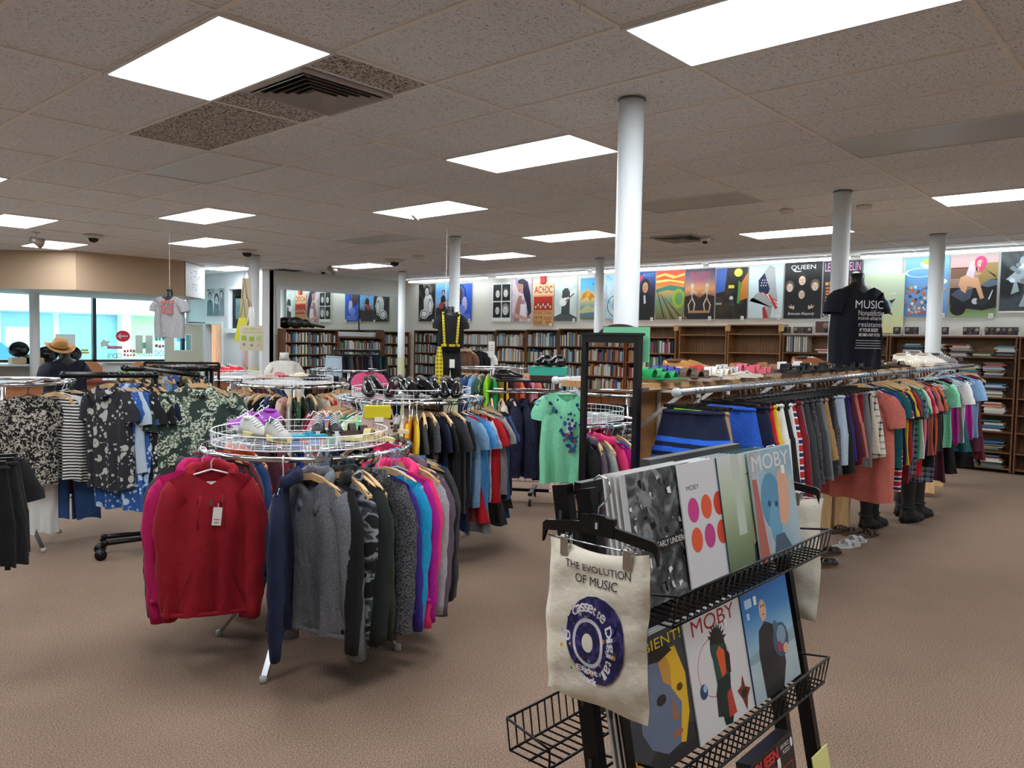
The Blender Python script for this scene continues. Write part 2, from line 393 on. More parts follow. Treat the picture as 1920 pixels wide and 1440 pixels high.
# columns
def column(x, y, r, stain, label):
    o = MB(); o.lathe([(r, 0), (r, ZC)], 28); ob = o.obj('column', PAINTW, None, (x, y, 0), label=label, cat='column', group='white round steel columns')
    c = MB(); c.lathe([(r+.005, ZC-.008), (r+.005, ZC-.001)], 28); c.obj('collar', mat('#6d6a66', .7), ob)
    if stain:
        c = MB(); c.rings([[(math.cos(2*PI*k/28)*(r+.001), math.sin(2*PI*k/28)*(r+.001), z) for k in range(28)] for z in (0, stain)], smooth=True); c.obj('old_paint_band', mat('#d9dcae', .6), ob)
column(3.80, 2.54, .072, 0, 'tall white round column rising behind the black framed mirror, nearest of all')
column(7.14, 2.54, .074, 0, 'white round column rising from the shoe shelf left of the black long t-shirt')
column(10.40, 2.57, .085, 0, 'white round column in front of the blue surreal poster at the right')
column(7.32, 7.62, .072, 1.35, 'white round column behind the dressed black mannequin')
column(10.40, 12.35, .072, 1.25, 'white round column in front of the back bookcases left of the mannequin')
column(10.46, 7.52, .072, 0, 'thin white column between the blue sky poster and the outline drawing poster')
column(7.04, 12.2, .09, 1.1, 'white round column hung with tote bags and paper signs')
column(5.0, 16.4, .085, 0, 'white round column standing by the shop windows under the soffit')
b = MB(); b.box(8.55, 14.5, 0, 8.72, 14.62, ZC); b.obj('trim_4', mat('#f1f4f4', .5), **S)
# ceiling lights
LIT = mat('#f4f9ff', .5, emit=LAMP); LITF = mat('#dfe0de', .4)
OFFM = mat('#c6cacc', .35)
def panel(i, j, label, lit=True):
    cx, cy = GX(i+.5), GY(j+.5)
    o = empty('ceiling_light', (cx, cy, ZC), label=label, cat='ceiling light', group='recessed ceiling light panels' if lit else 'unlit ceiling light panels')
    b = MB(); hx, hy, w = .305, .61, .022
    b.box(-hx, -hy, -.012, hx, -hy+w, .002); b.box(-hx, hy-w, -.012, hx, hy, .002); b.box(-hx, -hy+w, -.012, -hx+w, hy-w, .002); b.box(hx-w, -hy+w, -.012, hx, hy-w, .002)
    b.obj('frame', LITF, o)
    cbox('diffuser', -hx+w, -hy+w, -.006, hx-w, hy-w, 0, LIT if lit else OFFM, o)
seen = [(0, -1, 'lit panel at upper left beside the square air vent, largest on the left'), (2, -3, 'lit panel at the top right edge of the ceiling, nearest of all'), (4, -1, 'lit panel left of the tall near column'),
 (4, 3, 'lit yellowish panel on the left, nearer of the two above the palm shirt'), (6, 5, 'lit panel behind the yellowish one over the left clothes racks'), (6, 1, 'lit panel with a loose white strip hanging under its edge'), (10, 1, 'lit panel just left of the tall near column, farther back'),
 (12, 3, 'lit panel right of the white column behind the mannequin'), (12, -1, 'lit panel touching the column by the black long t-shirt'), (10, -3, 'lit yellowish panel at the right edge of the frame'), (2, 5, 'lit panel at the left edge of the frame'), (4, 7, 'lit panel right above the tan soffit with a small spotlight'),
 (11.8, 5.75, 'lit panel with a spotlight beside the back mirror wall'), (10, 8.1, 'lit panel beyond the soffit near the white side wall')]
for i, j, l in seen: panel(i, j, l)
for i, j in ((-4, -1), (-2, 1), (-2, -3), (0, 3), (-2, 5), (0, 7), (0, -5), (4, -5), (8, -5), (12, -5), (6, 9), (-4, 3), (-6, 1)): panel(i, j, 'lit recessed panel outside the picture')
panel(2, 1, 'unlit grey panel left of centre below the air vent', False); panel(8, -1, 'unlit grey panel right of the tall near column', False); panel(6, -3, 'unlit grey panel at the right edge near the top', False); panel(8, 3, 'unlit grey panel above the mannequin column', False)
# fluorescent strips over the poster wall
for k, (ya, yb) in enumerate(((14.0, 11.5), (11.25, 8.9), (8.8, 6.5), (6.42, 4.1), (4.0, 1.72), (1.6, -.8))):
    o = empty('strip_light', (12.0, (ya+yb)/2, ZC), label=['strip light over the posters in the far corner', 'strip light over the four-portrait and red tour posters', 'strip light over the outline drawing poster', 'strip light over the skeleton and flag posters', 'strip light over the blue surreal poster', 'strip light over the last poster at the right edge'][k], cat='strip light', group='fluorescent strips above the poster wall')
    h = abs(ya-yb)/2-.03
    cbox('housing', -.05, -h, -.03, .05, h, 0, WHT, o); cbox('diffuser', -.045, -h+.01, -.06, .045, h-.01, -.03, mat('#f2fbff', .5, emit=LAMP*.75), o)
# air vents
def vent(cx, cy, s, label, n=5):
    o = empty('air_vent', (cx, cy, ZC), label=label, cat='air vent'); h = s/2
    b = MB()
    for a, c, d, e in ((-h, -h, h, -h+.035), (-h, h-.035, h, h), (-h, -h+.035, -h+.035, h-.035), (h-.035, -h+.035, h, h-.035)): b.box(a, c, -.014, d, e, 0)
    b.obj('frame', mat('#b4b0aa', .5, .2), o)
    cbox('duct', -h+.035, -h+.035, .0005, h-.035, h-.035, .003, mat('#101010', .9), o)
    for k in range(n):
        q = .055+.044*k; b = MB(); R = lambda q, z: [(-q, -q, z), (q, -q, z), (q, q, z), (-q, q, z)]
        b.rings([R(q, -.003), R(q+.026, -.024), R(q+.028, -.023), R(q+.003, -.002)], smooth=False); b.obj('louver', mat('#a8a49e', .5, .2), o)
    cbox('centre_plate', -.045, -.045, -.012, .045, .045, -.008, mat('#9a968f', .5, .2), o)
vent(GX(1.5), GY(-.5), .60, 'square metal air vent beside the large upper left light')
vent(GX(12.1), GY(-.1)+.9, .60, 'dark air vent above the row of posters, partly behind a light')
b = MB()
for yy in (-.25, -.15, -.05, .05): b.box(-.25, yy, -.006, .25, yy+.03, 0)
v = on(2, ZC, 537, 507); b.obj('air_vent', mat('#191817', .8), None, v, label='dark slot vent in the ceiling near the back mirror wall', cat='air vent')
# dirt around the vent: discoloured tile pieces
def dirty(i0, j0, i1, j1, n):
    cbox('trim_%d' % n, GX(i0)+.014, GY(j0)+.014, ZC-.0005, GX(i1)-.014, GY(j1)-.014, ZC+.003, DIRT, **S)
t = NT('stained tile', .95); nn = t.node('ShaderNodeTexNoise', t.coord(), Scale=75., Detail=3.); DIRT = t.done(t.ramp(nn.outputs[0], [(.40, '#58514b'), (.54, '#cdc8c2')], False))
dirty(1, -1, 2, -.77, 5); dirty(1, -.23, 2, 0, 6); dirty(1, 0, 2, 1, 7)
# dome cameras, detectors, spotlights
def dome(px, py, label, r=.07, body='#c9c3b8', ball='#0a0a0a'):
    v = on(2, ZC, px, py); o = empty('security_camera', (v.x, v.y, ZC), label=label, cat='security camera')
    b = MB(); b.lathe([(r*1.25, -.001), (r*1.25, -.012), (r, -.03), (r*.8, -.045)], 24); b.obj('housing', mat(body, .5), o)
    b = MB(); b.ell((0, 0, -.045), r*.66, r*.66, r*.55); b.obj('dome_cover', mat(ball, .08), o)
dome(175, 441, 'dark dome camera above the tan soffit', .11); dome(463, 469, 'dark dome camera beside the column hung with tote bags', .12); dome(740, 487, 'dark dome camera right of the back light panel', .13)
dome(1322, 446, 'small white dome camera above the skeleton poster', .06, '#e8e8e8'); dome(606, 506, 'small dome camera above the back mirror', .08, '#d8d8d8')
def detector(px, py, label, r=.07):
    v = on(2, ZC, px, py); b = MB(); b.lathe([(r, -.001), (r, -.02), (r*.85, -.035), (r*.4, -.045)], 24)
    b.obj('smoke_detector', mat('#d8d3ca', .5), None, (v.x, v.y, ZC), label=label, cat='smoke detector')
detector(1475, 393, 'flat round detector above the small dome camera'); detector(1620, 386, 'white smoke detector right of the second column'); detector(785, 480, 'flat disc on the ceiling above the far corner', .1)
def spot(px, py, label):
    v = on(2, ZC, px, py); o = empty('spotlight', (v.x, v.y, ZC), label=label, cat='spotlight')
    b = MB(); b.lathe([(.05, -.001), (.05, -.012), (.01, -.02), (.01, -.06)], 16); b.obj('mount', WHT, o)
    b = MB(); b.tube([(-.07, -.02, -.10), (.0, 0, -.12), (.07, .02, -.14)], [.045, .05, .075], 14); b.obj('lamp_head', mat('#a89f92', .4, .5), o)
spot(68, 436, 'small cream spotlight hanging in front of the light over the soffit'); spot(622, 493, 'small metal spotlight by the back light panel')
b = MB(); b.bar((0, -.32, 0), (0, .32, -.01), .035, .012); v = on(2, ZC-.03, 782, 413)
b.obj('light_trim_strip', WHT, None, (v.x, v.y, ZC-.02), -.9, label='loose white trim strip hanging below a ceiling light', cat='trim strip')
b = MB(); b.tube([(0, 0, 0), (0, 0, -.02), (.01, 0, -.03), (.015, 0, -.02)], .004, 5); b.box(-.015, -.004, -.001, .015, .004, 0)
v = on(2, ZC-.01, 1087, 12); b.obj('ceiling_clip', PAPER, None, (v.x, v.y, ZC-.005), label='small white clip on the ceiling grid at the top centre', cat='clip')
# ================================================================== outside the windows
cbox('ground_outside', -40, 19, -.15, 60, 60, -.05, mat('#b9c0c2', .9), **S)
bo = empty('shop_building', (0, 32, 0), label='white building across the street with teal, green and blue shop windows', cat='building')
cbox('wall', -22, 0, 0, 32, 5, 6, mat('#dfe9ee', .8), bo)
cbox('awning', -22, -1.6, 2.35, 32, 0, 2.9, mat('#d4e6f0', .7), bo); cbox('fascia', -22, -.9, 2.9, 32, 0, 4.4, mat('#f4f8fa', .7), bo)
cbox('parapet', -22, -.2, 3.5, 32, 0, 6, mat('#eef6fa', .7), bo)
cc = ['#b0cc8c', '#9cc8d0', '#b0dce4', '#8cb8cc', '#a8d4a0', '#5c8cb4', '#84b0c8', '#4878a4', '#6c9cbc', '#8cc0cc']
for k in range(22):
    x = -18+k*2.2; f = cbox('shop_window', x, -.06, .1, x+1.95, -.01, 2.3, mat(cc[(k*7+2) % 10], .25), bo)
    if k % 3 == 0: cbox('poster', x+.4, -.08, .9, x+1.2, -.065, 1.8, mat(['#efe9a0', '#c9ecb0', '#ffffff'][k % 3-0], .7), f)
for k in range(12): cbox('pillar', -18.2+k*4.4, -.5, 0, -17.85+k*4.4, -.1, 2.4, mat('#f4fafc', .6), bo)
for x, c, l in ((6.5, '#3c6fae', 'blue car parked across the street'), (13.5, '#8a9096', 'grey car parked across the street, right of the blue one')):
    o = empty('parked_car', (x, 27.5, 0), label=l, cat='car')
    b = MB(); b.rings([[(X, s*W_, Z) for X, Z in ((-2.1, .45), (-2.1, .8), (-1.3, .92), (-.8, 1.38), (.6, 1.4), (1.2, .95), (2.1, .85), (2.15, .45))] for s, W_ in ((-1, .85), (1, .85))], smooth=False, cap0=True, cap1=True)
    b.obj('body', mat(c, .25), o)
    for sx in (-1.35, 1.35): 
        w_ = MB(); w_.cyl((sx, -.9, .33), (sx, .9, .33), .33, 18); w_.obj('wheel', BLK, o)
def decal(name, px0, py0, px1, py1, els, label):
    a = on(1, YWN+.03, px0, py1); c = on(1, YWN+.03, px1, py0)
    b = MB(); art(b, c.x-a.x, c.z-a.z, els); b.obj(name, None, None, (a.x, YWN+.028, a.z), label=label, cat='window decal')
decal('window_sign', 104, 627, 141, 660, [('r', 0, 0, 1, 1, '#fbfbf8'), ('e', .5, .62, .05, .07, '#9aa0a0'), ('r', .48, .35, .52, .6, '#9aa0a0')], 'white sheet taped low in the window right of the white column')
decal('window_sticker', 217, 620, 244, 641, [('e', .5, .5, .5, .5, '#e8243c'), ('r', .15, .44, .85, .58, '#f6c4c8'), ('p', [(.1, .5), (.35, .75), (.35, .25)], '#f6c4c8')], 'round red and white sticker on the window')
decal('window_lettering', 201, 662, 230, 668, [('t', "CD'S", 1, -.6, 0, .9, '#1f9a5c')], "green CD'S lettering on the window, mirrored from inside")
decal('window_lettering', 201, 648, 229, 655, [('r', 0, .1, 1, .9, '#e85a80'), ('t', 'RECORDS', .95, .2, .05, .8, '#f8dce4')], 'pink RECORDS strip on the window, mirrored from inside')
decal('window_lettering', 231, 655, 254, 669, dashes(0, .55, 1, 1, '#ea5a6a', 4)+dashes(0, 0, 1, .42, '#ea7f8a', 4, 2), 'red two-line lettering on the window right of the green letters')
decal('window_sign', 254, 629, 286, 662, [('r', 0, 0, .42, 1, '#f6f8f2'), ('r', .58, 0, 1, 1, '#f6f8f2'), ('r', .42, .25, .6, .6, '#a8dcc8')], 'pair of white sheets hanging in the window')
decal('window_lettering', 256, 661, 285, 669, [('t', 'LEOOS', 1, .1, 0, .9, '#8aa0d8')], 'pale blue lettering low on the window')
decal('window_lettering', 290, 625, 316, 668, dashes(0, .66, 1, .95, '#3cc8d4', 4)+dashes(0, .36, 1, .52, '#f07a92', 4, 2)+[('t', 'BOOKS', 1, 0, 0, .26, '#2cc4d0')], 'cyan and pink lettering on the window beside the door leaf')
decal('window_sticker', 188, 635, 208, 652, [('p', [(0, .5), (.3, .9), (.6, .7), (1, .8), (.7, .45), (.9, .1), (.4, .2), (.1, .05)], '#f8f8f4')], 'white star shaped paper on the window')
decal('window_sticker', 152, 655, 167, 663, [('r', 0, 0, 1, .4, '#f0c23c'), ('r', 0, .55, .9, 1, '#f0d23c')], 'small yellow sticker on the window right of the hat')

# ================================================================== posters
PX = XW-.022
def poster(i, y0, y1, z0, z1, els, label, tagx=.9, base='#e8e8e4'):
    b = MB(); w, h = abs(y0-y1)-.012, z1-z0
    b.box(0, 0, 0, w, .002, h, mat(base, .5)); art(b, w, h, els)
    o = b.obj('poster', None, None, (PX, max(y0, y1), z0), -PI/2, label=label, cat='poster', group='band and film posters above the bookcases')
    if tagx:
        c = MB(); c.box(tagx*w-.025, -.02, -.025, tagx*w+.03, -.012, .045, PAPER); c.box(tagx*w-.015, -.0205, .0, tagx*w+.02, -.02, .015, mat('#b9b9b4', .8)); c.obj('price_sticker', None, o)
K, G1, G2, G3, WH = '#111113', '#5c6064', '#9aa2a6', '#c9d0d2', '#f0f1ee'
A15 = .87/.58
def guitarist(cx, cy, s, body='#1c1c1e', skin='#cfcfcf', gtr='#ded8cc', hair='#222'):
    hr = '#1c1b1c' if hair == '#222' else hair
    return [('p', [(cx-.2*s, cy-.42*s), (cx-.16*s, cy+.15*s), (cx-.05*s, cy+.22*s), (cx+.1*s, cy+.22*s), (cx+.2*s, cy+.12*s), (cx+.2*s, cy-.42*s)], body)]+face(cx+.02*s, cy+.3*s, .09*s, hr, skin, asp=A15)+\
     [('e', cx-.12*s, cy-.12*s, .17*s, .1*s, gtr), ('e', cx+.0*s, cy-.07*s, .1*s, .065*s, gtr), ('p', [(cx, cy-.08*s), (cx+.38*s, cy+.1*s), (cx+.4*s, cy+.07*s), (cx+.02*s, cy-.12*s)], '#6d5c4a'), ('e', cx+.12*s, cy-.02*s, .05*s, .03*s, skin)]
poster(1, 13.97, 13.39, 2.04, 2.90, [('r', 0, 0, 1, 1, photo('#050505', '#111111', '#7d7d7d', 1.3)), ('p', [(.35, .1), (.3, .55), (.45, .75), (.75, .7), (.9, .45), (.8, .2)], '#c9c9c9')]+face(.5, .8, .14, '#0c0c0c', '#a8a8a8', asp=A15)+[('e', .35, .2, .25, .13, '#efefef'), ('g', .35, .2, .2, .1, .8, '#222222'), ('e', .7, .35, .1, .16, '#e0e0e0'), ('g', .7, .4, .12, .2, .85, '#111111')], 'black and white poster of a guitarist in the far corner')
poster(2, 13.38, 12.8, 2.05, 2.90, [('r', 0, 0, 1, 1, vgrad('#2a2530', '#5a4048', '#79a8cc', '#4b8fd0', '#79b8dc')), ('p', [(0, 0), (0, .32), (.3, .38), (.6, .3), (1, .36), (1, 0)], '#251c20')]+guitarist(.42, .5, .8, '#181820', '#b88870', '#a8302c'), 'blue and red poster of a guitarist, second from the far corner')
poster(3, 12.8, 12.21, 2.05, 2.87, [('r', 0, 0, 1, 1, '#2a5cc8'), ('g', .35, .72, .32, .26, .82, '#1a1320'), ('e', .3, .72, .2, .2, '#4a342c'), ('e', .6, .45, .14, .2, '#b9b4d8'), ('e', .45, .3, .2, .12, '#7a88d8')]+[('r', .2, .05+.05*k, .9, .07+.05*k, '#7d9ae8') for k in range(3)], 'deep blue poster partly behind the column by the mannequin')
poster(4, 11.62, 11.06, 2.03, 2.85, [('r', 0, 0, 1, 1, '#e9edea'), ('r', .06, .53, .48, .95, K), ('r', .53, .53, .95, .95, K), ('r', .06, .1, .48, .5, K), ('r', .53, .1, .95, .5, K)]+face(.3, .72, .13, '#151515', '#e3e3e0', asp=1.5)+face(.72, .73, .13, '#4a4a4a', '#f0f0ee', asp=1.5)+face(.3, .29, .13, '#0c0c0c', '#d8d8d4', asp=1.5)+face(.72, .29, .15, '#8a8a86', '#e0e0dc', asp=1.5), 'poster of four black and white portraits in a two by two grid')
poster(5, 11.05, 10.5, 2.04, 2.91, [('r', 0, 0, 1, 1, photo('#b9a8bc', '#d8cbd2', '#8d7aa8', 1.5)), ('p', [(.1, 0), (.2, .35), (.35, .6), (.5, .6), (.6, .3), (.95, .1), (.95, 0)], '#a97868'), ('p', [(.4, 0), (.45, .4), (.7, .4), (.8, 0)], '#e6e0e4'), ('p', [(.3, .9), (.5, 1), (.8, .92), (.95, .6), (1, .2), (.85, .1), (.75, .4), (.6, .6), (.55, .8)], '#1d1a38'), ('e', .42, .8, .15, .14, '#b98a78'), ('e', .5, .93, .22, .06, '#1a1730'), ('e', .37, .82, .03, .01, K), ('e', .48, .82, .03, .01, K), ('e', .41, .74, .05, .012, '#7a3038'), ('p', [(.1, .1), (.75, .0), (.8, .08), (.15, .2)], '#c8a094')], 'purple toned poster of a woman with long dark hair')
rays = []
for k in range(7): rays += face(.14+.12*k, .44+.05*(k % 2), .055, '#7a1410', '#e8c8a0', asp=1.7)
poster(6, 10.47, 9.92, 1.95, 2.80, [('r', 0, 0, 1, 1, '#d9a56a'), ('r', 0, .72, 1, 1, '#e8c8a0'), ('t', 'AC', .06, .76, .42, .93, (0, .02), '#c0281c'), ('p', [(.52, .95), (.42, .83), (.5, .84), (.44, .74), (.57, .86), (.5, .86)], '#c0281c'), ('t', 'DC', .58, .76, .94, .93, (0, .02), '#c0281c'), ('r', .05, .36, .95, .68, '#b5261c')]+rays+[('t', 'HIGHWAY TO HELL', .05, .26, .95, .34, '#7a4424'), ('t', '1979', .05, .14, .48, .22, '#5c2c1a'), ('t', 'TOUR', .05, .03, .48, .11, '#5c2c1a'), ('t', '05', .66, .03, .92, .11, '#5c2c1a'), ('r', .55, .14, .95, .155, '#8a5a34'), ('r', .55, .18, .95, .195, '#8a5a34')], 'tan and red AC/DC 1979 tour poster', base='#d9a56a')
b = MB(); b.box(0, -.03, 0, .12, 0, .15, mat('#c23328', .6)); b.obj('red_paper', None, None, (PX-.006, 10.26, 2.79), -PI/2, label='small red paper above the tan and red tour poster', cat='paper')
poster(7, 9.91, 9.34, 2.04, 2.88, [('r', 0, 0, 1, 1, photo('#b4c8c8', '#cddcd8', '#e2eeea', 1.2)), ('p', [(0, 0), (0, .1), (.5, .22), (1, .08), (1, 0)], '#4a5454')]+guitarist(.5, .55, .95, '#3a4242', '#d5dcd8', '#eef2ee', '#c8ccc4'), 'pale black and white poster of a man seated with a guitar')
poster(8, 9.27, 8.86, 2.07, 2.86, [('r', 0, 0, 1, 1, vgrad('#6a7450', '#5a98c0', '#e8d878', '#68b8dc', '#3a98d8')), ('p', [(.02, .45), (.15, .62), (.4, .68), (.7, .62), (.95, .5), (.7, .52), (.6, .42), (.45, .55), (.2, .5)], '#e0842c'), ('p', [(.3, .55), (.5, .75), (.6, .55)], '#e8b030'), ('e', .75, .85, .05, .025, '#2a78a8'), ('p', [(0, .22), (.4, .34), (1, .25), (1, .18), (0, .14)], '#c8c890')], 'blue sky poster with orange and yellow winged shapes', 0)
poster(9, 8.68, 8.1, 2.06, 2.90, [('r', 0, 0, 1, 1, photo('#7fb0d0', '#a8cce0', '#d0e4ec', 2.5)), ('g', .42, .3, .34, .24, .93, '#1c2028'), ('g', .5, .33, .2, .26, .9, '#23282e'), ('g', .62, .72, .16, .12, .85, '#23282e'), ('p', [(.5, .85), (.8, .95), (.78, .9), (.55, .8)], '#1c2028'), ('g', .58, .55, .12, .12, .88, '#23282e')], 'light blue poster with a black outline drawing, partly behind the tall column')
poster(10, 8.06, 7.59, 2.05, 2.92, [('r', 0, 0, 1, 1, vgrad('#141418', '#1c1a24', '#2a2a48', '#3058a0')), ('p', [(.05, .9), (.45, .92), (.25, .75)], '#e02848'), ('t', 'KIST', .45, .9, .95, .96, '#5aa0e0'), ('p', [(.1, 0), (.2, .5), (.5, .6), (.85, .5), (1, .2), (1, 0)], '#17171b')]+face(.55, .68, .16, '#1a1412', '#c49070', asp=1.6)+[('p', [(.48, .5), (.56, .52), (.6, .35), (.5, .33)], '#c8c8d8'), ('p', [(0, .3), (0, .75), (.15, .6), (.15, .35)], '#b07a54')], 'dark poster of a woman with black hair right of the tall column')
poster(11, 7.58, 7.0, 2.06, 2.92, [('r', 0, 0, 1, 1, vgrad('#6a5c38', '#7a8a58', '#6f9c84', '#d8a850', '#d8522c', '#d8482c')), ('p', [(0, .9), (.3, .95), (.7, .88), (1, .94), (1, .88), (.6, .83), (.3, .9), (0, .85)], '#f0c050'), ('p', [(0, .8), (.4, .82), (1, .76), (1, .72), (.5, .78), (0, .75)], '#e8d070'), ('p', [(0, .62), (.5, .7), (1, .64), (1, .55), (.4, .6), (0, .55)], '#3f8474'), ('e', .8, .42, .22, .2, '#9ab83c'), ('e', .82, .42, .14, .13, '#6f9c5c')]+[('p', [(.02+.07*k, .6-.04*k), (.04+.07*k, .6-.04*k), (.35+.16*k, 0), (.3+.16*k, 0)], ['#3a2c1c', '#a8885c'][k % 2]) for k in range(6)], 'orange, green and yellow swirled abstract poster')
sk = []
for cx, s in ((.25, 1), (.75, -1)):
    sk += [('e', cx, .66, .06, .05, '#cfc4a8'), ('r', cx-.015, .4, cx+.015, .62, '#cfc4a8')]+[('r', cx-.06, .5+.03*q, cx+.06, .512+.03*q, '#cfc4a8') for q in range(4)]+[('p', [(cx, .4), (cx-.1*s, .28), (cx-.06*s, .12), (cx-.09*s, .12), (cx-.14*s, .28), (cx-.03*s, .4)], '#d8ccb0'), ('p', [(cx, .4), (cx+.08*s, .3), (cx+.04*s, .12), (cx+.07*s, .12), (cx+.12*s, .3), (cx+.03*s, .42)], '#d8ccb0'), ('p', [(cx, .6), (cx+.16*s, .52), (cx+.22*s, .58), (cx+.16*s, .5), (cx, .57)], '#d8ccb0')]
poster(12, 7.0, 6.42, 2.06, 2.92, [('r', 0, 0, 1, 1, vgrad('#181014', '#2a1a1c', '#5c3030', '#e09a68', '#7c6478', '#26304c')), ('p', [(0, .1), (0, .45), (.3, .5), (.5, .42), (.7, .5), (1, .45), (1, .1)], '#2c1618'), ('t', 'GRATEFUL', .14, .84, .86, .94, '#c02c50'), ('t', 'DEAD', .32, .74, .7, .82, '#c02c50')]+sk+[('r', .2, .12, .8, .17, '#b08850')], 'GRATEFUL DEAD poster with two dancing skeletons', .87)
poster(13, 6.41, 5.83, 2.06, 2.91, [('r', 0, 0, 1, 1, photo('#151515', '#1e1a14', '#3c3020', 2.)), ('p', [(0, .5), (0, 1), (.35, 1), (.28, .55), (.1, .52)], '#4468b8'), ('e', .7, .9, .13, .08, '#d8dc50'), ('r', .4, .6, .58, .66, '#d8d040'), ('p', [(.75, .35), (.8, .7), (1, .9), (1, .4)], '#c07a30'), ('p', [(.68, .3), (.72, .75), (.78, .7), (.76, .3)], '#4c9a44'), ('r', .0, .28, .2, .32, '#8aa894'), ('e', .5, .4, .06, .05, '#d8d8d8'), ('p', [(.4, .25), (.45, .38), (.56, .38), (.62, .25)], '#3a4048')], 'dark night street poster with blue sky and orange buildings', .87)
fl = [('p', [(.28, .72), (.45, .86), (.62, .55), (.55, .42), (.3, .5)], '#23284c')]+[('e', .36+.07*(q % 3)+.02*(q//3), .62+.05*(q//3), .015, .012, '#f0f0f0') for q in range(9)]
for q in range(5): fl.append(('p', [(.3+.07*q, .5-.015*q), (.36+.07*q, .5-.015*q), (.86, .3-.03*q+.02), (.8, .3-.035*q)], ['#c03038', '#ecdcdc'][q % 2]))
poster(14, 5.82, 5.23, 2.07, 2.92, [('r', 0, 0, 1, 1, '#c8dce0'), ('p', [(.45, .88), (.6, 1), (.75, .95), (.8, .6), (.85, .35), (.7, .2), (.66, 0), (.5, 0), (.55, .2), (.1, .4), (.03, .33), (.25, .48), (.5, .5), (.4, .7)], '#a4a9a9')]+fl+[('p', [(.45, 0), (.42, .2), (.5, .22), (.6, 0)], '#b02c34')], 'pale poster of a figure wrapped in a stars and stripes flag')
hands = lambda cx, s: [('p', [(cx, .16), (cx+.12*s, .19), (cx+.16*s, .24), (cx+.1*s, .21), (cx+.08*s, .26), (cx+.05*s, .21), (cx, .24), (cx-.02*s, .19)], '#c8ac98')]
poster(15, 5.22, 4.62, 2.06, 2.94, [('r', 0, 0, 1, 1, '#17181a'), ('t', 'QUEEN', .17, .86, .83, .95, '#f2f2f0'), ('p', [(.2, .87), (.28, .83), (.44, .83), (.45, .845), (.3, .85)], '#f2f2f0')]+face(.48, .68, .11, '#2c2620', '#d8bca8', asp=A15)+face(.15, .56, .1, '#5c5450', '#d8bca8', asp=A15)+face(.83, .57, .1, '#6c5c48', '#d8bca8', asp=A15)+face(.48, .43, .1, '#241e1c', '#d0b4a0', asp=A15)+hands(.28, -1)+hands(.68, 1)+[('t', 'Bohemian Rhapsody', .12, .05, .84, .11, (.35, 0), '#e8e8e4')], 'black QUEEN poster with four portraits and white script', 0, '#17181a')
txt = sum([dashes(.06, .5-.055*q, .94, .54-.055*q, '#d8884c', 6, q) for q in range(7)], [])
poster(16, 4.61, 4.03, 2.08, 2.93, [('r', 0, 0, 1, 1, '#34343c'), ('t', 'LED ZEPPELIN', .04, .82, .97, .97, '#e0a0cc'), ('e', .85, .7, .14, .1, '#d8d4c8'), ]+dashes(.05, .57, .8, .64, '#e0a060', 7)+txt+[('g', .12, .06, .09, .06, .8, '#e8e8e8'), ('g', .34, .06, .09, .06, .8, '#e8e8e8'), ('t', 'T', .09, .03, .15, .09, '#e8e8e8'), ('e', .34, .06, .04, .03, '#e8e8e8')], 'dark grey LED ZEPPELIN poster with orange text, half behind a column', 0, '#34343c')
poster(17, 4.02, 3.47, 2.2, 2.93, [('r', 0, 0, 1, 1, '#d4e2dc')], 'blank pale green sheet behind the bird poster', 0)
b = MB(); b.box(0, 0, 0, .56, .002, .86, mat('#d8e2b8', .5)); art(b, .56, .86, [('r', 0, 0, 1, 1, vgrad('#e8dc98', '#cfdcb0', '#cddfc0', '#d4e2c4')), ('p', [(.1, .35), (.35, .62), (.5, .52), (.8, .58), (.62, .42), (.75, .3), (.5, .35), (.45, .2), (.3, .3)], '#2a2e30'), ('p', [(.4, .46), (.62, .56), (.74, .46), (.55, .36)], '#a8c4d4'), ('p', [(.5, .66), (.8, .68), (.8, .66)], '#eef4ea')])
b.obj('poster', None, None, (PX-.03, 3.99, 1.84), -PI/2, label='pale yellow green poster with a dark bird beside the black long t-shirt', cat='poster', group='band and film posters above the bookcases')
bub = [('e', .62, .88, .28, .07, '#f0f6f4'), ('e', .6, .92, .2, .06, '#b4cc50'), ('g', .35, .74, .35, .08, .85, '#d8ecf4'), ('e', .75, .58, .22, .06, '#f0f0e0')]
R2 = random.Random(3)
for q in range(60): bub.append(('e', R2.random()*.92+.04, R2.random()*.45+.05, .02+R2.random()*.03, .01+R2.random()*.02, R2.choice(['#e8b878', '#f0e0b8', '#3c5c98', '#e8f0f0', '#d86c3c', '#6c94c8', '#2c3444'])))
poster(18, 3.44, 2.86, 2.08, 2.92, [('r', 0, 0, 1, 1, vgrad('#5c8cc8', '#7aa8d8', '#6aa4dc', '#88c8ec'))]+bub+[('t', '325', .3, .04, .5, .1, '#d84858')], 'blue surreal poster crowded with tiny figures, behind the right column')
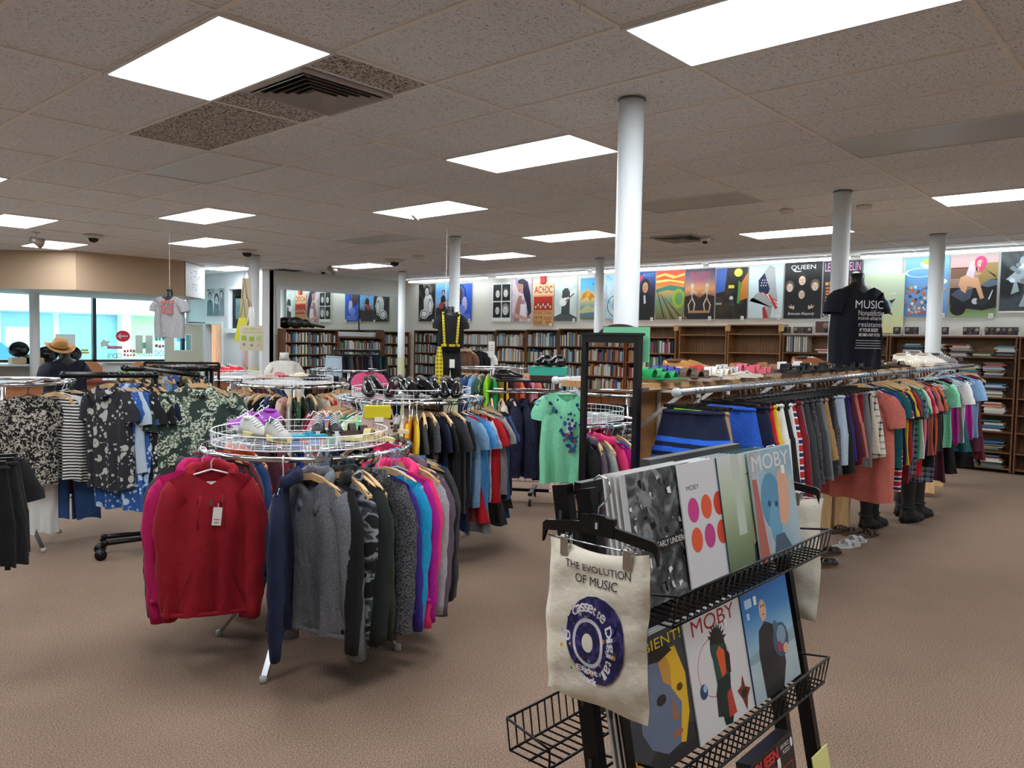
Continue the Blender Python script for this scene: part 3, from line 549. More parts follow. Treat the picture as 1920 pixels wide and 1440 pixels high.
moto = [('r', 0, 0, 1, 1, vgrad('#8cb070', '#5a5a48', '#8a6c54', '#a88878', '#c8a8a8', '#d0b4b4')), ('r', 0, .78, .5, .8, '#7a2838'), ('r', 0, .62, .45, .78, '#7a5c48'), ('r', .6, .5, 1, .86, '#9c8450'), ('p', [(0, .2), (0, .47), (.2, .47), (.35, .42), (.55, .47), (.7, .5), (.85, .6), (1, .6), (1, .15), (.7, .1), (.3, .14)], '#17181c'), ('p', [(.02, .36), (.2, .46), (.38, .42), (.5, .46), (.45, .3), (.3, .24)], '#4a5264'), ('p', [(.65, .5), (.85, .6), (1, .58), (1, .5), (.8, .47)], '#5c6c80'), ('e', .19, .13, .17, .11, '#0c0c0e'), ('e', .55, .25, .07, .05, '#c8c8cc'), ('p', [(.82, .28), (.9, .42), (.92, .42), (.85, .27)], '#d8d8dc'), ('e', .7, .25, .12, .07, '#2a2a2e'),
 ('p', [(.18, .52), (.22, .64), (.35, .68), (.6, .62), (.66, .48), (.74, .3), (.66, .28), (.56, .46), (.38, .5), (.34, .38), (.25, .42)], '#dca884'), ('p', [(.33, .67), (.42, .88), (.55, .9), (.5, .62)], '#d8c8d0'), ('p', [(.48, .85), (.55, .85), (.52, .66), (.66, .68), (.64, .71), (.58, .7)], '#d8a482'), ('e', .64, .87, .13, .1, '#e83c78'), ('e', .63, .85, .07, .06, '#e8b494'), ('p', [(.66, .9), (.76, .82), (.68, .74), (.6, .72), (.64, .82)], '#e83c78'), ('e', .615, .86, .012, .008, K), ('p', [(.72, .76), (.95, .66), (.98, .62), (.96, .62), (.8, .72)], '#16161a')]
poster(19, 2.85, 2.27, 2.07, 2.92, moto, 'poster of a pink haired rider leaning over a black motorcycle', .9)
poster(20, 2.25, 1.6, 2.12, 2.93, [('r', 0, .03, 1, 1, photo('#2c343a', '#465056', '#1c2226', 1.6)), ('p', [(.1, .55), (.3, .7), (.35, .9), (.55, .98), (.8, .9), (.8, .5), (.55, .1), (.35, .1), (.5, .45), (.3, .5), (.35, .35), (.2, .3), (.25, .5)], '#9fb0b8')]+[('e', .2+.5*R2.random(), .5+.3*R2.random(), .05, .035, R2.choice(['#dfe8ec', '#c4d2d8', '#7a8890'])) for q in range(28)]+face(.52, .9, .1, '#7f8c94', '#b8c4ca', asp=1.5), 'black and white poster of a statue like figure at the right edge', 0)
# poster by the side door
b = MB(); b.box(0, 0, 0, .84, .002, .62, WHT); art(b, .84, .62, [('r', .03, .0, .97, .97, photo('#8c9294', '#b4babc', '#dfe3e4', 1.5)), ('p', [(.03, 0), (.05, .5), (.2, .62), (.35, .5), (.38, 0)], '#1d1e20'), ('p', [(.38, 0), (.42, .45), (.55, .5), (.68, .4), (.7, 0)], '#4a4c50'), ('p', [(.7, 0), (.72, .5), (.9, .6), (.97, .4), (.97, 0)], '#77797c'), ('r', .04, .9, .2, .94, K)]+face(.2, .7, .07, '#2c2c2c', '#d4d4d4', asp=.74)+face(.56, .56, .1, '#2c2c2c', '#d4d4d4', asp=.74)+face(.82, .74, .07, '#3c3c3c', '#dcdcdc', asp=.74))
b.obj('poster', None, None, (XR-.01, 17.1, 2.06), -PI/2, label='black and white group photo poster above the side door', cat='poster')
b = MB(); b.box(0, 0, 0, .46, .002, .62, mat('#d8c8e0', .5)); art(b, .46, .62, [('p', [(.2, 1), (.3, .6), (.15, .35), (.3, 0), (.75, 0), (.9, .35), (.72, .6), (.85, 1)], '#dca898'), ('p', [(.25, .95), (.5, .85), (.8, .95), (.75, .8), (.5, .84), (.3, .8)], '#2a1c28'), ('p', [(.2, .34), (.5, .2), (.88, .34), (.6, .26), (.52, .12), (.45, .26)], '#2a1c28')])
v = on(0, XR-.012, 452, 700); b.obj('poster', None, None, (XR-.01, v.y, v.z), -PI/2, label='lilac poster of a swimsuit on the side wall behind the column', cat='poster')
# ================================================================== bookcases
def bookcase(name, x, y, rz, w, d, z0, z1, shelves, m, label, back=None, top=True, backm=None, bead=False):
    o = empty(name, (x, y, 0), rz, label=label, cat='bookcase', group='wooden bookcases along the walls')
    t = .02                                                   # local x along the case, -y front
    cbox('side_panel', 0, 0, z0, t, d, z1, m, o); cbox('side_panel', w-t, 0, z0, w, d, z1, m, o)
    cbox('back_panel', t, d-.012, z0, w-t, d, z1, backm or m, o)
    if top: cbox('top_panel', t, .002, z1-.02, w-t, d-.012, z1, m, o)
    for s in shelves: cbox('shelf', t, .004, s-.02, w-t, d-.012, s, m, o)
    if bead:
        b = MB()
        for k in range(int((w-.04)/.05)): b.box(t+k*.05+.005, d-.018, z0+.1, t+k*.05+.04, d-.012, z1-.03)
        b.obj('beadboard', wood('#6b4a30', '#83603f', 1, 'Z'), o)
    return o
BOOKC = {'cream': '#cfc6b2', 'white': '#dcdcd6', 'black': '#1c1c1f', 'navy': '#23304c', 'blue': '#3f6a96', 'teal': '#3c7a80', 'green': '#3d6a48', 'dark red': '#7c2a28', 'red': '#b23c34', 'brown': '#6c4a36', 'tan': '#b49a70', 'grey': '#84868a', 'pale blue': '#a8bcc8', 'orange': '#c87a3c', 'purple': '#5c4870', 'olive': '#6e6c48'}
PAGES = mat('#d9d0bc', .85)
def bookmesh():
    b = MB(); b.box(0, 0, 0, 1, 1, 1); me = b.mesh('book'); me.materials.append(PAPER); me.materials.append(PAGES)
    for p in me.polygons:
        if abs(p.normal.z) > .5 or p.normal.y > .5: p.material_index = 1
    return me
BM = bookmesh(); BM2 = BM.copy(); BM2.name = 'book'
for p in BM2.polygons: p.material_index = 1 if (abs(p.normal.x) > .5 or p.normal.y > .5) else 0
def bmt(c): return mat(BOOKC[c], .5)
stuff = MB(); nbooks = [0]
def row(x, y, rz, w, z, hmax, where, single, dens=1.0, pal=None, dep=.15, hvar=.3, lean=.0):
    "books standing on a shelf, spines to local -y"
    r = random.Random(hash((round(x, 2), round(y, 2), round(z, 2))) & 0xffff); px = .022; ca, sa = math.cos(rz), math.sin(rz)
    pal = pal or list(BOOKC)
    while px < w-.05:
        th = r.uniform(.016, .042)
        if px+th > w-.024: break
        h = hmax*(1-r.random()*hvar); dp = dep*r.uniform(.85, 1); c = r.choice(pal); yy = .02+r.random()*.015
        if r.random() < dens:
            if single:
                nbooks[0] += 1
                o = link('book', BM, None, (x+px*ca-yy*sa, y+px*sa+yy*ca, z), (0, 0, rz), label='%s book standing on %s' % (c, where), cat='book', group='books on '+where, m=bmt(c)); o.scale = (th-.001, dp, h)
            else:
                vs = [(x+a*ca-b_*sa, y+a*sa+b_*ca, z+c_) for a in (px, px+th-.001) for b_ in (yy, yy+dp) for c_ in (0, h)]
                stuff.add(vs, [(0, 1, 3, 2), (4, 6, 7, 5), (0, 4, 5, 1), (2, 3, 7, 6), (0, 2, 6, 4), (1, 5, 7, 3)], bmt(c))
        px += th
SP = lambda n, top, s: [top-.02-s*k for k in range(1, n+1)]
MUTE = ['cream', 'white', 'tan', 'grey', 'pale blue', 'black', 'brown', 'dark red', 'blue', 'navy', 'teal', 'green', 'olive', 'cream', 'white', 'grey', 'cream']
CR = ['cream', 'white', 'tan', 'cream', 'grey', 'cream', 'white', 'olive', 'pale blue']
xf = 12.0
# cases on the poster wall, from the far corner to the right: y range, top, shelf pitch
cases = [(13.8, 12.95, 1.83, .24, 6, 'bookcase in the far corner left of the dressed mannequin', MUTE, 0), (12.9, 12.35, 1.83, .25, 6, 'narrow bookcase behind the dressed mannequin', MUTE, 0),
 (12.32, 11.26, 1.83, .27, 5, 'bookcase of cream books behind the hanging dark coats', CR, 0), (11.24, 10.42, 1.85, .31, 5, 'bookcase under the four-portrait poster', CR+['pale blue', 'teal', 'dark red'], 0),
 (10.40, 9.58, 1.86, .31, 5, 'bookcase under the red tour poster', MUTE, 0), (9.56, 8.70, 1.88, .31, 5, 'bookcase under the blue sky poster', MUTE, 0)]
for y0, y1, zt, sp, n, lab, pal, sg in cases:
    sh = SP(n, zt, sp); w = y0-y1
    bookcase('bookcase', xf, y0, -PI/2, w, .28, 0.02, zt, sh+[.08], CASE, lab)
    where = ['the %s shelf of the %s' % (q, lab) for q in ('top', 'second', 'third', 'fourth', 'fifth', 'sixth')]
    for k, s in enumerate(sh[:5]): row(xf, y0, -PI/2, w, s, sp-.045, where[k].replace('of the bookcase', 'of the case'), sg and k < 3, 1, pal)
lab = 'light wood bookcase right of the tall column, partly filled'
bookcase('bookcase', xf, 8.65, -PI/2, 1.66, .28, .02, 1.93, [1.74, 1.46, 1.18, .9, .6, .3, .08], CASEL, lab, bead=True)
row(xf, 8.65, -PI/2, 1.66, 1.46, .24, 'the upper shelf right of the tall column', 0, 1, ['black', 'white', 'green', 'red', 'navy', 'cream', 'blue', 'teal', 'grey'], .2)
row(xf, 8.65, -PI/2, 1.66, 1.18, .24, 'the lower shelf right of the tall column', 0, 1, ['cream', 'white', 'green', 'dark red', 'teal', 'cream', 'black', 'grey'], .2)
for y0, y1, zt, lab in ((6.93, 6.05, 1.94, 'empty light wood bookcase under the skeleton poster'), (6.03, 5.13, 1.96, 'empty light wood bookcase under the flag poster')):
    bookcase('bookcase', xf, y0, -PI/2, y0-y1, .28, .02, zt, [zt-.15, zt-.45, zt-.77, zt-1.1, .5, .2], CASEL, lab, bead=True)
for yy, l in ((6.99, 'pale wood block on top of the case under the swirled poster'), (6.03, 'pale wood block between the two empty cases'), (5.13, 'pale wood block at the right end of the empty cases')):
    cbox('wood_block', 11.97, yy-.05, 1.85, 11.995, yy+.03, 1.95, mat('#d8b070', .6), label=l, cat='wood block')
# right cases with lying books
cz = [(5.10, 3.55), (3.53, 1.97), (1.95, .4)]
RS = [1.53, 1.27, 1.0, .78, .55, .28, .07]
labs = ['brown bookcase behind the black long t-shirt', 'brown bookcase of lying books at the right edge', 'brown bookcase beyond the right edge']
for q, (y0, y1) in enumerate(cz): bookcase('bookcase', xf, y0, -PI/2, y0-y1, .30, .02, 1.80, RS, CASE, labs[q], backm=wood('#6e4c30', '#84603e'))
SHN = ['top', 'second', 'third', 'fourth', 'fifth', 'sixth', 'bottom']
def pile(y, z, n, depth, where, wid=.23, pal=None):
    r = random.Random(int(y*100+z*1000)); zz = z
    for k in range(n):
        th = r.uniform(.010, .026); w = wid*r.uniform(.85, 1.1); dx = r.uniform(-.03, .03); c = r.choice(pal or MUTE+['navy', 'black', 'red', 'teal']); a = r.uniform(-.08, .08)
        nbooks[0] += 1
        o = link('book', BM2, None, (12.03, y+w/2+dx, zz), (0, 0, -PI/2+a), label='%s book lying in a pile on the %s' % (c, where), cat='book', group='lying books on the '+where, m=bmt(c)); o.scale = (w, .2, th-.0005)
        zz += th
for k, (z, h) in enumerate(zip(RS, (.24, .23, .23, .20, .2, .2, .18))):
    if k == 0:
        for y, n in ((3.25, 9), (2.95, 8), (2.65, 7), (2.35, 3), (2.1, 7)): pile(y, z, n, .2, SHN[k]+' shelf of the right case')
    else:
        for q_, y in enumerate((3.15, 2.85, 2.53, 2.22)): pile(y, z, max(3, int(h*.86/.018)-(q_ % 2)), .2, SHN[k]+' shelf of the right case')
        if k < 2: pile(3.8, z, 6, .2, SHN[k]+' shelf of the left brown case')
# leaning books behind the t-shirt mannequin
def leaning(y, z, n, h, a, cols, where, dx=.03):
    for k in range(n):
        c = cols[k % len(cols)]; o = link('book', BM, None, (12.04, y-k*.035, z+.001), (0, a, -PI/2), label='%s book leaning on %s' % (c, where), cat='book', group='leaning books on '+where, m=bmt(c)); o.scale = (.022, .2, h)
leaning(5.05, 1.535, 3, .25, 0, ['white', 'pale blue', 'grey'], 'the top shelf beside the empty case')
leaning(4.93, 1.535, 6, .24, -.0, ['white', 'cream', 'white', 'grey'], 'the top shelf left of the column')
leaning(3.9, 1.535, 5, .24, 0, ['teal', 'green', 'dark red', 'black'], 'the top shelf right of the black t-shirt')
pile(4.45, 1.53, 3, .2, 'top shelf of the left brown case', .3)
# window-like back wall cases
for xa, xb, zt, sp, n, lab, sg in ((8.90, 10.20, 1.79, .25, 6, 'bookcase below the left half of the mirror', 0), (10.22, 11.42, 1.64, .25, 5, 'low bookcase between two taller ones under the mirror', 0), (11.44, 12.2, 1.79, .25, 6, 'bookcase at the right end under the mirror', 0)):
    sh = SP(n, zt, sp); bookcase('bookcase', xa, 14.2, 0, xb-xa, .28, .02, zt, sh+[.06], CASE, lab)
    for k, s in enumerate(sh[:5]): row(xa, 14.2, 0, xb-xa, s, sp-.045, '', 0, 1, MUTE)
# cases by the far left wall (seen in the standing mirror)
for k in range(5):
    y = 4.6+k*1.02; bookcase('bookcase', -4.6, y, PI/2, 1.0, .28, .02, 2.1, [1.82, 1.56, 1.3, 1.04, .78, .5, .2], wood('#8a4a26', '#a55c30'), 'reddish bookcase %s seen only in the standing mirror' % ('of paperbacks' if k else 'nearest the entrance'))
    for s in (1.82, 1.56, 1.3, 1.04, .78): row(-4.6, y, PI/2, 1.0, s, .21, '', 0, 1, ['white', 'cream', 'black', 'tan', 'orange', 'blue', 'red', 'white'])
stuff.obj('books', label='rows of books with mixed spines in the more distant bookcases', cat='books', kind='stuff')
# back wall mirror
mo = empty('wall_mirror', (8.97, YB, 0), label='wide framed mirror on the back wall reflecting the posters', cat='mirror')
MIR = mat('#dfe8e6', .015, 1.)
cbox('mirror_glass', 0, -.03, 1.76, 3.42, -.02, 2.6, MIR, mo)
b = MB(); b.box(-.08, -.05, 1.66, 3.5, 0, 1.76); b.box(-.08, -.05, 2.6, 3.5, 0, 2.68); b.box(-.08, -.05, 1.76, 0, 0, 2.6); b.box(3.42, -.05, 1.76, 3.5, 0, 2.6); b.obj('frame', mat('#cfd4d4', .5), mo)
cbox('frame_joint', 2.0, -.035, 1.76, 2.03, -.03, 2.6, BLK, mo)
o = empty('guitar_case', (9.02, 14.2, 1.795), label='black guitar lying on the left bookcase under the mirror', cat='guitar')
b = MB(); b.ell((.2, .12, .12), .2, .09, .12); b.ell((.42, .12, .11), .13, .08, .09); b.obj('body', mat('#1b1413', .4), o)
b = MB(); b.tube([(.5, .12, .1), (.9, .12, .05)], .03, 8); b.obj('neck', mat('#1b1413', .4), o)
# ================================================================== clothes
def zsh(x, nw, zn, slope, dip, front):
    a = abs(x)
    if a <= nw: return zn-(dip if front else dip*.2)*(1-(a/nw)**2)
    return zn-slope*(a-nw)
@cached
def body_mesh(W0, W1, L, D, seed, nw=.07, dip=.06, slope=.3, zn=-.10, waist=0., tilt=0., flare=0, straps=0):
    r = random.Random(seed); ph = [r.random()*6 for _ in range(4)]; n, R = 36, 15; rows = []
    k1, k2 = r.choice([5, 6, 7]), r.choice([9, 11, 13])
    for j in range(R+1):
        t = j/R; w = W0+(W1-W0)*t-waist*math.sin(PI*t); d = D*((.35 if D < .1 else .82)+(.65 if D < .1 else .18)*min(1, t*3)) ; lp = []
        if straps and t < .2: w *= .62+.38*(t/.2)**2
        for k in range(n):
            a = 2*PI*k/n; c, s = math.cos(a), math.sin(a); x = w*math.copysign(abs(c)**.75, c); f = s < 0
            zt = zsh(x*W0/max(w, .01) if not straps else x, nw, zn, slope, dip, f)
            z = zt+(-L-zt)*t
            amp = (.005+.02*t+flare*t)*(1-abs(c)**6)
            y = math.copysign(abs(s)**.6, s)*d + amp*math.sin(k1*x*8+ph[0]+t*1.5)+amp*.5*math.sin(k2*x*7+ph[1]-t*4)
            x += .006*t*math.sin(9*t+ph[2])*(1 if c > 0 else -1)
            z += .008*t*math.sin(7*x*3+ph[3])+tilt*x*t
            lp.append((x, y, z))
        rows.append(lp)
    b = MB(); b.rings(rows); return b.mesh('body')
@cached
def sleeve_mesh(side, W0, length, seed, r0=.085, r1=.055, D=.026, out=.35, zn=-.10, slope=.3, cuff=False):
    r = random.Random(seed+int(side*3)); ph = r.random()*6; n = 14; R = 12 if length > .3 else 6; rows = []
    zs = zn-slope*(W0-.07)-.045; bend = r.uniform(-.03, .05)*min(1, length*2); x, z = W0-.05, zs+.0
    t0 = 0
    for j in range(R+1):
        t = j/R; ang = .85-(.85+.02)*min(1, t*3.4) if length > .3 else .8-(.8-out)*t
        if j: x += math.sin(ang)*length/R; z -= math.cos(ang)*length/R
        rw = r0+(r1-r0)*t; ry = D+.012*math.sin(PI*t)*(length > .3); ny = (math.cos(ang), math.sin(ang))
        if cuff and t > .9: rw *= .85
        lp = []
        for k in range(n):
            a = 2*PI*k/n; q = 1+.09*math.sin(5*t*length*7+a*2+ph)+.04*math.sin(13*t*length*7-a*3+ph)
            lp.append((side*(x+ny[0]*rw*math.cos(a)*q), ry*math.sin(a)*q+bend*t*t, z+ny[1]*rw*math.cos(a)*q))
        rows.append(lp)
    if cuff:
        m = rows[-3:]; b = MB(); b.rings(rows[:-2]); c = MB(); c.rings([[(p[0], p[1], p[2]) for p in q] for q in m], cap1=True); return b.mesh('sleeve'), c.mesh('cuff')
    b = MB(); b.rings(rows); return b.mesh('sleeve'), None
@cached
def hood_mesh(seed, zn=-.10, r0=.098, th=.03):
    b = MB(); rows = []; r = random.Random(seed)
    for j in range(15):
        t = j/14; a = -PI*.18+t*PI*1.36; rr = r0*(1-.25*abs(math.cos(a))**2); cx, cy = math.cos(a)*r0, math.sin(a)*.07+.0
        front = min(1, max(0, -math.sin(a))*3); cz = zn+.012+.02*math.sin(a)-front*.12+.006*math.sin(a*5+seed)
        cxx = cx*(1-front*.45); lp = []; th2 = th*(1-.35*front)
        for k in range(10):
            q = 2*PI*k/10; lp.append((cxx+math.cos(a)*th2*.8*math.cos(q), cy*1.0+math.sin(a)*th2*.6*math.cos(q), cz+th2*1.1*math.sin(q)))
        rows.append(lp)
    b.rings(rows, cap0=True, cap1=True); return b.mesh('hood')
@cached
def collar_mesh(zn=-.10):
    b = MB(); rows = []
    for q, (dr, dz) in enumerate(((0, 0), (.004, .028), (.016, .03), (.024, -.012))):
        rows.append([(math.cos(a)*(.072+dr), -.004+math.sin(a)*(.04+dr), zn-.004+dz-(.05 if math.sin(a) < 0 else .01)*abs(math.sin(a))) for a in [2*PI*k/24 for k in range(24)]])
    b.rings(rows); return b.mesh('collar')
@cached
def ring_mesh(nm, w, d, z, r, L=None):
    b = MB(); b.tube([(w*math.cos(a), d*math.sin(a), z+(0 if math.sin(a) > 0 else -r*0)) for a in [2*PI*k/24 for k in range(24)]], r, 6, closed=True); return b.mesh(nm)
@cached
def legs_mesh(side, W, zt, crotch, L, D, seed, spread=.02, r1=.5):
    r = random.Random(seed+side); ph = r.random()*6; rows = []; R = 9
    for j in range(R+1):
        t = j/R; c0 = side*(W*.5+spread*t); w = W*.5*(1.04-(1-r1*2)*t if r1 < .5 else 1.04+ (r1-.5)*t); z = crotch+.02+(-L-crotch-.02)*t; lp = []
        for k in range(18):
            a = 2*PI*k/18; c, s = math.cos(a), math.sin(a)
            lp.append((c0+w*math.copysign(abs(c)**.8, c), math.copysign(abs(s)**.7, s)*D*(1.15-.2*t)+.013*math.sin(c*6+ph+t*2)*(.3+.7*t)*(1-abs(c)**4), z+.012*math.sin(3*c+ph)*t))
        rows.append(lp)
    b = MB(); b.rings(rows); return b.mesh('leg_panel')
@cached
def hip_mesh(W0, W1, zt, crotch, D, seed):
    r = random.Random(seed); ph = r.random()*6; rows = []
    for j in range(7):
        t = j/6; w = W0+(W1-W0)*t; lp = []
        for k in range(32):
            a = 2*PI*k/32; c, s = math.cos(a), math.sin(a); x = w*math.copysign(abs(c)**.8, c)
            lp.append((x, math.copysign(abs(s)**.65, s)*D*(.5+.6*t)+(.006*math.sin(x*90+ph)*(1-t*.7)+.008*math.sin(x*34-t*3+ph)*t)*(1-abs(c)**4), zt+(crotch-zt)*t+(-.012*(1-t)*(1-(x/w)**2) if s < 0 else 0)))
        rows.append(lp)
    b = MB(); b.rings(rows); return b.mesh('hip_panel')
@cached
def tag_mesh():
    b = MB(); b.box(-.02, -.0015, -.085, .02, 0, 0, PAPER); b.box(-.012, -.002, -.06, .012, -.0015, -.055, mat('#c06058', .7)); b.box(-.01, -.002, -.074, .01, -.0015, -.07, mat('#55555a', .7)); b.tube([(0, -.001, 0), (0, -.004, .02)], .0015, 4); return b.mesh('price_tag')
KINDS = {'t-shirt', 'hoodie', 'sweater', 'jacket', 'shirt', 'tank top', 'dress', 'shorts', 'trousers', 'skirt', 'cardigan', 'long shirt', 'blouse'}
def garment(kind, m, loc, rz, label, group, v=0, L=None, tagz=None, W=None, m2=None, name=None, D=None, full=1, tilt=0.0):
    m2 = m2 or m; D = D or .026
    o = empty(name or kind.replace(' ', '_').replace('-', '_'), loc, rz, label=label, cat='clothing' if kind not in ('shorts', 'trousers', 'skirt') else kind, group=group)
    P_ = lambda me, nm, mm=m: link(nm, me, o, m=mm)
    v = v % 4
    if kind in ('shorts', 'trousers', 'skirt'):
        zt = -.115; 
        if kind == 'shorts': L = L or .53; W = W or .20; cr = -.33
        elif kind == 'trousers': L = L or 1.0; W = W or .20; cr = -.38
        if kind == 'skirt':
            b = body_mesh(W or .18, (W or .18)*1.35, L or .7, D, v, .2, 0, 0, zt, 0, 0, .02); P_(b, 'skirt_panel')
        else:
            P_(hip_mesh(W*(.76 if kind == 'shorts' else .86), W*1.02, zt, cr, D, v), 'hip_panel')
            for s in (-1, 1): P_(legs_mesh(s, W, zt, cr, L, D, v, .03 if kind == 'shorts' else .015, .6 if kind == 'shorts' else .42), 'leg_panel', m2)
        P_(ring_mesh('waistband', (W or .18)*(.77 if kind == 'shorts' else .87), D*.62, zt-.012, .011), 'waistband')
        if kind == 'shorts' and full > 1:
            for s in (-1, 1): 
                b = MB(); b.tube([(s*.01, -D*.9, zt-.02), (s*.02, -D*1.3, zt-.08), (s*.028, -D*1.3, zt-.13)], .0025, 5); b.obj('drawstring', PAPER, o)
    else:
        W0, W1, Lb, kw = .215, .235, .70, {}
        sl = {'t-shirt': .17, 'shirt': .2, 'blouse': .2, 'long shirt': .60, 'hoodie': .72, 'sweater': .70, 'jacket': .68, 'cardigan': .6, 'tank top': 0, 'dress': 0}[kind]
        if kind in ('hoodie', 'jacket', 'sweater', 'cardigan'): W0, W1, Lb = .205, .225, .72
        if kind == 'dress': W0, W1, Lb, kw = .17, .26, .98, dict(flare=.015, waist=.03)
        if kind == 'tank top': W0, W1, kw = .19, .22, dict(straps=1, dip=.1, nw=.06)
        if W: W1 *= W/W0; W0 = W
        Lb = L or Lb
        P_(body_mesh(W0, W1, Lb, D, v, tilt=tilt, **kw), 'body')
        if sl:
            for s in (-1, 1):
                a, c = sleeve_mesh(s, W0, sl*(W0/.215), v+3, .074 if sl < .3 else .062, .07 if sl < .3 else .046, D*.95, .16 if sl < .3 else .1, cuff=kind in ('hoodie', 'sweater') and full > 0)
                so = P_(a, 'sleeve', m2)
                if c: link('cuff', c, so, m=m2)
        if kind in ('hoodie',) and full: P_(hood_mesh(v, -.118), 'hood')
        if kind in ('shirt', 'long shirt', 'jacket') and full: P_(collar_mesh(), 'collar')
        if kind in ('hoodie', 'sweater') and full: P_(ring_mesh('hem_band', W1+.002, D*1.0, -Lb+.004, .012), 'hem_band')
        if kind in ('t-shirt',) and full: P_(ring_mesh('neckband', .068, D*.42, -.112, .005), 'neckband')
    if tagz is not None:
        t_ = link('price_tag', tag_mesh(), o, (.03, -D-.012, tagz), (0, .1, 0))
    return o
# hangers
@cached
def hanger_parts(t):
    hook = MB(); pts = [(math.cos(a)*.019, 0, -.017+math.sin(a)*.019) for a in [PI*(1.15-1.15*k/9) for k in range(10)]]+[(.012, 0, -.035), (0, 0, -.055), (0, 0, -.093)]
    hook.tube(pts, .0018 if t not in ('white', 'blue', 'black') else .0032, 5); out = {}
    b = MB()
    if t == 'wooden':
        for s in (-1, 1): b.rings([[(s*x, y*w, z+q*h) for y, q in ((-1, -1), (1, -1), (1, 1), (-1, 1))] for x, z, w, h in ((0, -.092, .006, .016), (.07, -.104, .007, .015), (.15, -.135, .01, .013), (.205, -.17, .014, .009))], smooth=False, cap0=True, cap1=True)
    elif t == 'clip':
        b.box(-.17, -.006, -.112, .17, .006, -.096); b.box(-.03, -.008, -.112, .03, .008, -.085)
        for s in (-.13, .13): b.box(s-.012, -.014, -.155, s+.012, .014, -.10)
    else:
        b.tube([(0, 0, -.09), (.07, 0, -.11), (.19, 0, -.158), (.205, 0, -.17), (.19, 0, -.178), (-.19, 0, -.178), (-.205, 0, -.17), (-.19, 0, -.158), (-.07, 0, -.11)], .0045 if t != 'wire' else .0018, 6, closed=True)
    return hook.mesh('hook'), b.mesh('arms')
HM = {'wooden': (STEEL, HWOOD), 'clip': (STEEL, mat('#121213', .35)), 'white': (mat('#f0f0ee', .35),)*2, 'black': (mat('#141415', .35),)*2, 'blue': (mat('#8fb4d4', .35),)*2, 'wire': (STEEL, STEEL)}
nh = [0]
def hanger(t, loc, rz, label, group):
    nh[0] += 1; a, b = hanger_parts(t); n = {'wooden': 'wooden_hanger', 'clip': 'clip_hanger', 'wire': 'wire_hanger'}.get(t, 'plastic_hanger')
    o = empty(n, loc, rz, label=label, cat='hanger', group=group)
    link('hook', a, o, m=HM[t][0]); link('arms', b, o, m=HM[t][1]); return o
FAB = {'crimson': ('#980b20',), 'magenta': ('#c01060',), 'navy': ('#0d1838',), 'royal blue': ('#0f2f86',), 'heather grey': ('#4c4e54', 'heather', '#8a8c92'), 'black': ('#0d0d0f',), 'grey camo': ('#16181b', 'camo', '#8c8f94', '#43474c'),
 'dark green': ('#17201c',), 'olive': ('#2d3320',), 'charcoal': ('#1a1a1c', 'fleck', '#66666a'), 'purple': ('#33207a',), 'turquoise': ('#1295c4',), 'fuchsia': ('#b0128a',), 'hot pink': ('#ee3474',), 'light grey': ('#a4a4a6',), 'mauve': ('#62505f',), 'cobalt': ('#14569c',),
 'orange': ('#d8541c',), 'denim blue': ('#33568c',), 'grey': ('#75777b',), 'dark red': ('#7a1420',), 'red': ('#c01824',), 'white': ('#e0e0dc',), 'cream': ('#d8cdb8',), 'yellow': ('#e0c028',), 'mustard': ('#e0a018',), 'dark grey': ('#3c3e42',), 'pale blue': ('#7fa8cc',), 'sky blue': ('#4c94d4',),
 'green': ('#12945c',), 'lime': ('#8cd428',), 'pink': ('#e08898',), 'salmon': ('#c86e60',), 'lavender': ('#8c80ac',), 'brown': ('#6b4a38',), 'khaki': ('#a88658',), 'plum': ('#4c1c30',), 'mint': ('#84dcb0',), 'teal': ('#1c5c60',), 'maroon': ('#58101c',), 'coral': ('#ec6840',), 'taupe': ('#8c7a6c',),
 'tie-dye blue': ('#86a8d0', 'tiedye', '#c8d8e8', '#d08098'), 'tie-dye yellow': ('#4cc090', 'tiedye', '#e8e8a0', '#e8dc58'), 'black floral': ('#111114', 'floral', '#c9cdd0', '#5c6c80'), 'grey floral': ('#26262c', 'floral', '#b4b4ae', '#55565e'), 'blue floral': ('#2c5aa0', 'floral', '#b8d4e8', '#5c8cc8'), 'pink floral': ('#e8c8b8', 'floral', '#d85880', '#58b0a8'),
 'green palm': ('#2c3c36', 'palm', '#c8d0b8', '#64766a'), 'camo brown': ('#4a4030', 'camo', '#7c6c48', '#2c2c20'), 'striped black': ('#141416', 'stripe', '#e4e4e0'), 'striped blue': ('#20305c', 'stripe', '#c0c4d4'), 'plaid blue': ('#20304c', 'plaid', '#c4c4b8', '#5c6480'), 'plaid white': ('#dcdad2', 'plaid', '#d8d6cc', '#23201e'), 'plaid grey': ('#5c6064', 'plaid', '#303438', '#8c9094'),
 'leopard': ('#d0b4a8', 'floral', '#1c1416', '#1c1416'), 'red white striped': ('#c0282c', 'bigstripe', '#e8e8e4', '#1c2c58'), 'speckled black': ('#131214', 'speck', '#cfc8ba', '#4c4640'), 'swim navy': ('#0c1638', 'swim', '#2468e0'), 'swim blue': ('#1c50b0',), 'green floral': ('#2c5c48', 'floral', '#d8c8a0', '#c04858'), 'puffer navy': ('#10142c', 'knit', '#1c2444'), 'light denim': ('#9fb4c8', 'heather', '#b8c8d4')}
def fab(c): return cloth(*FAB[c])
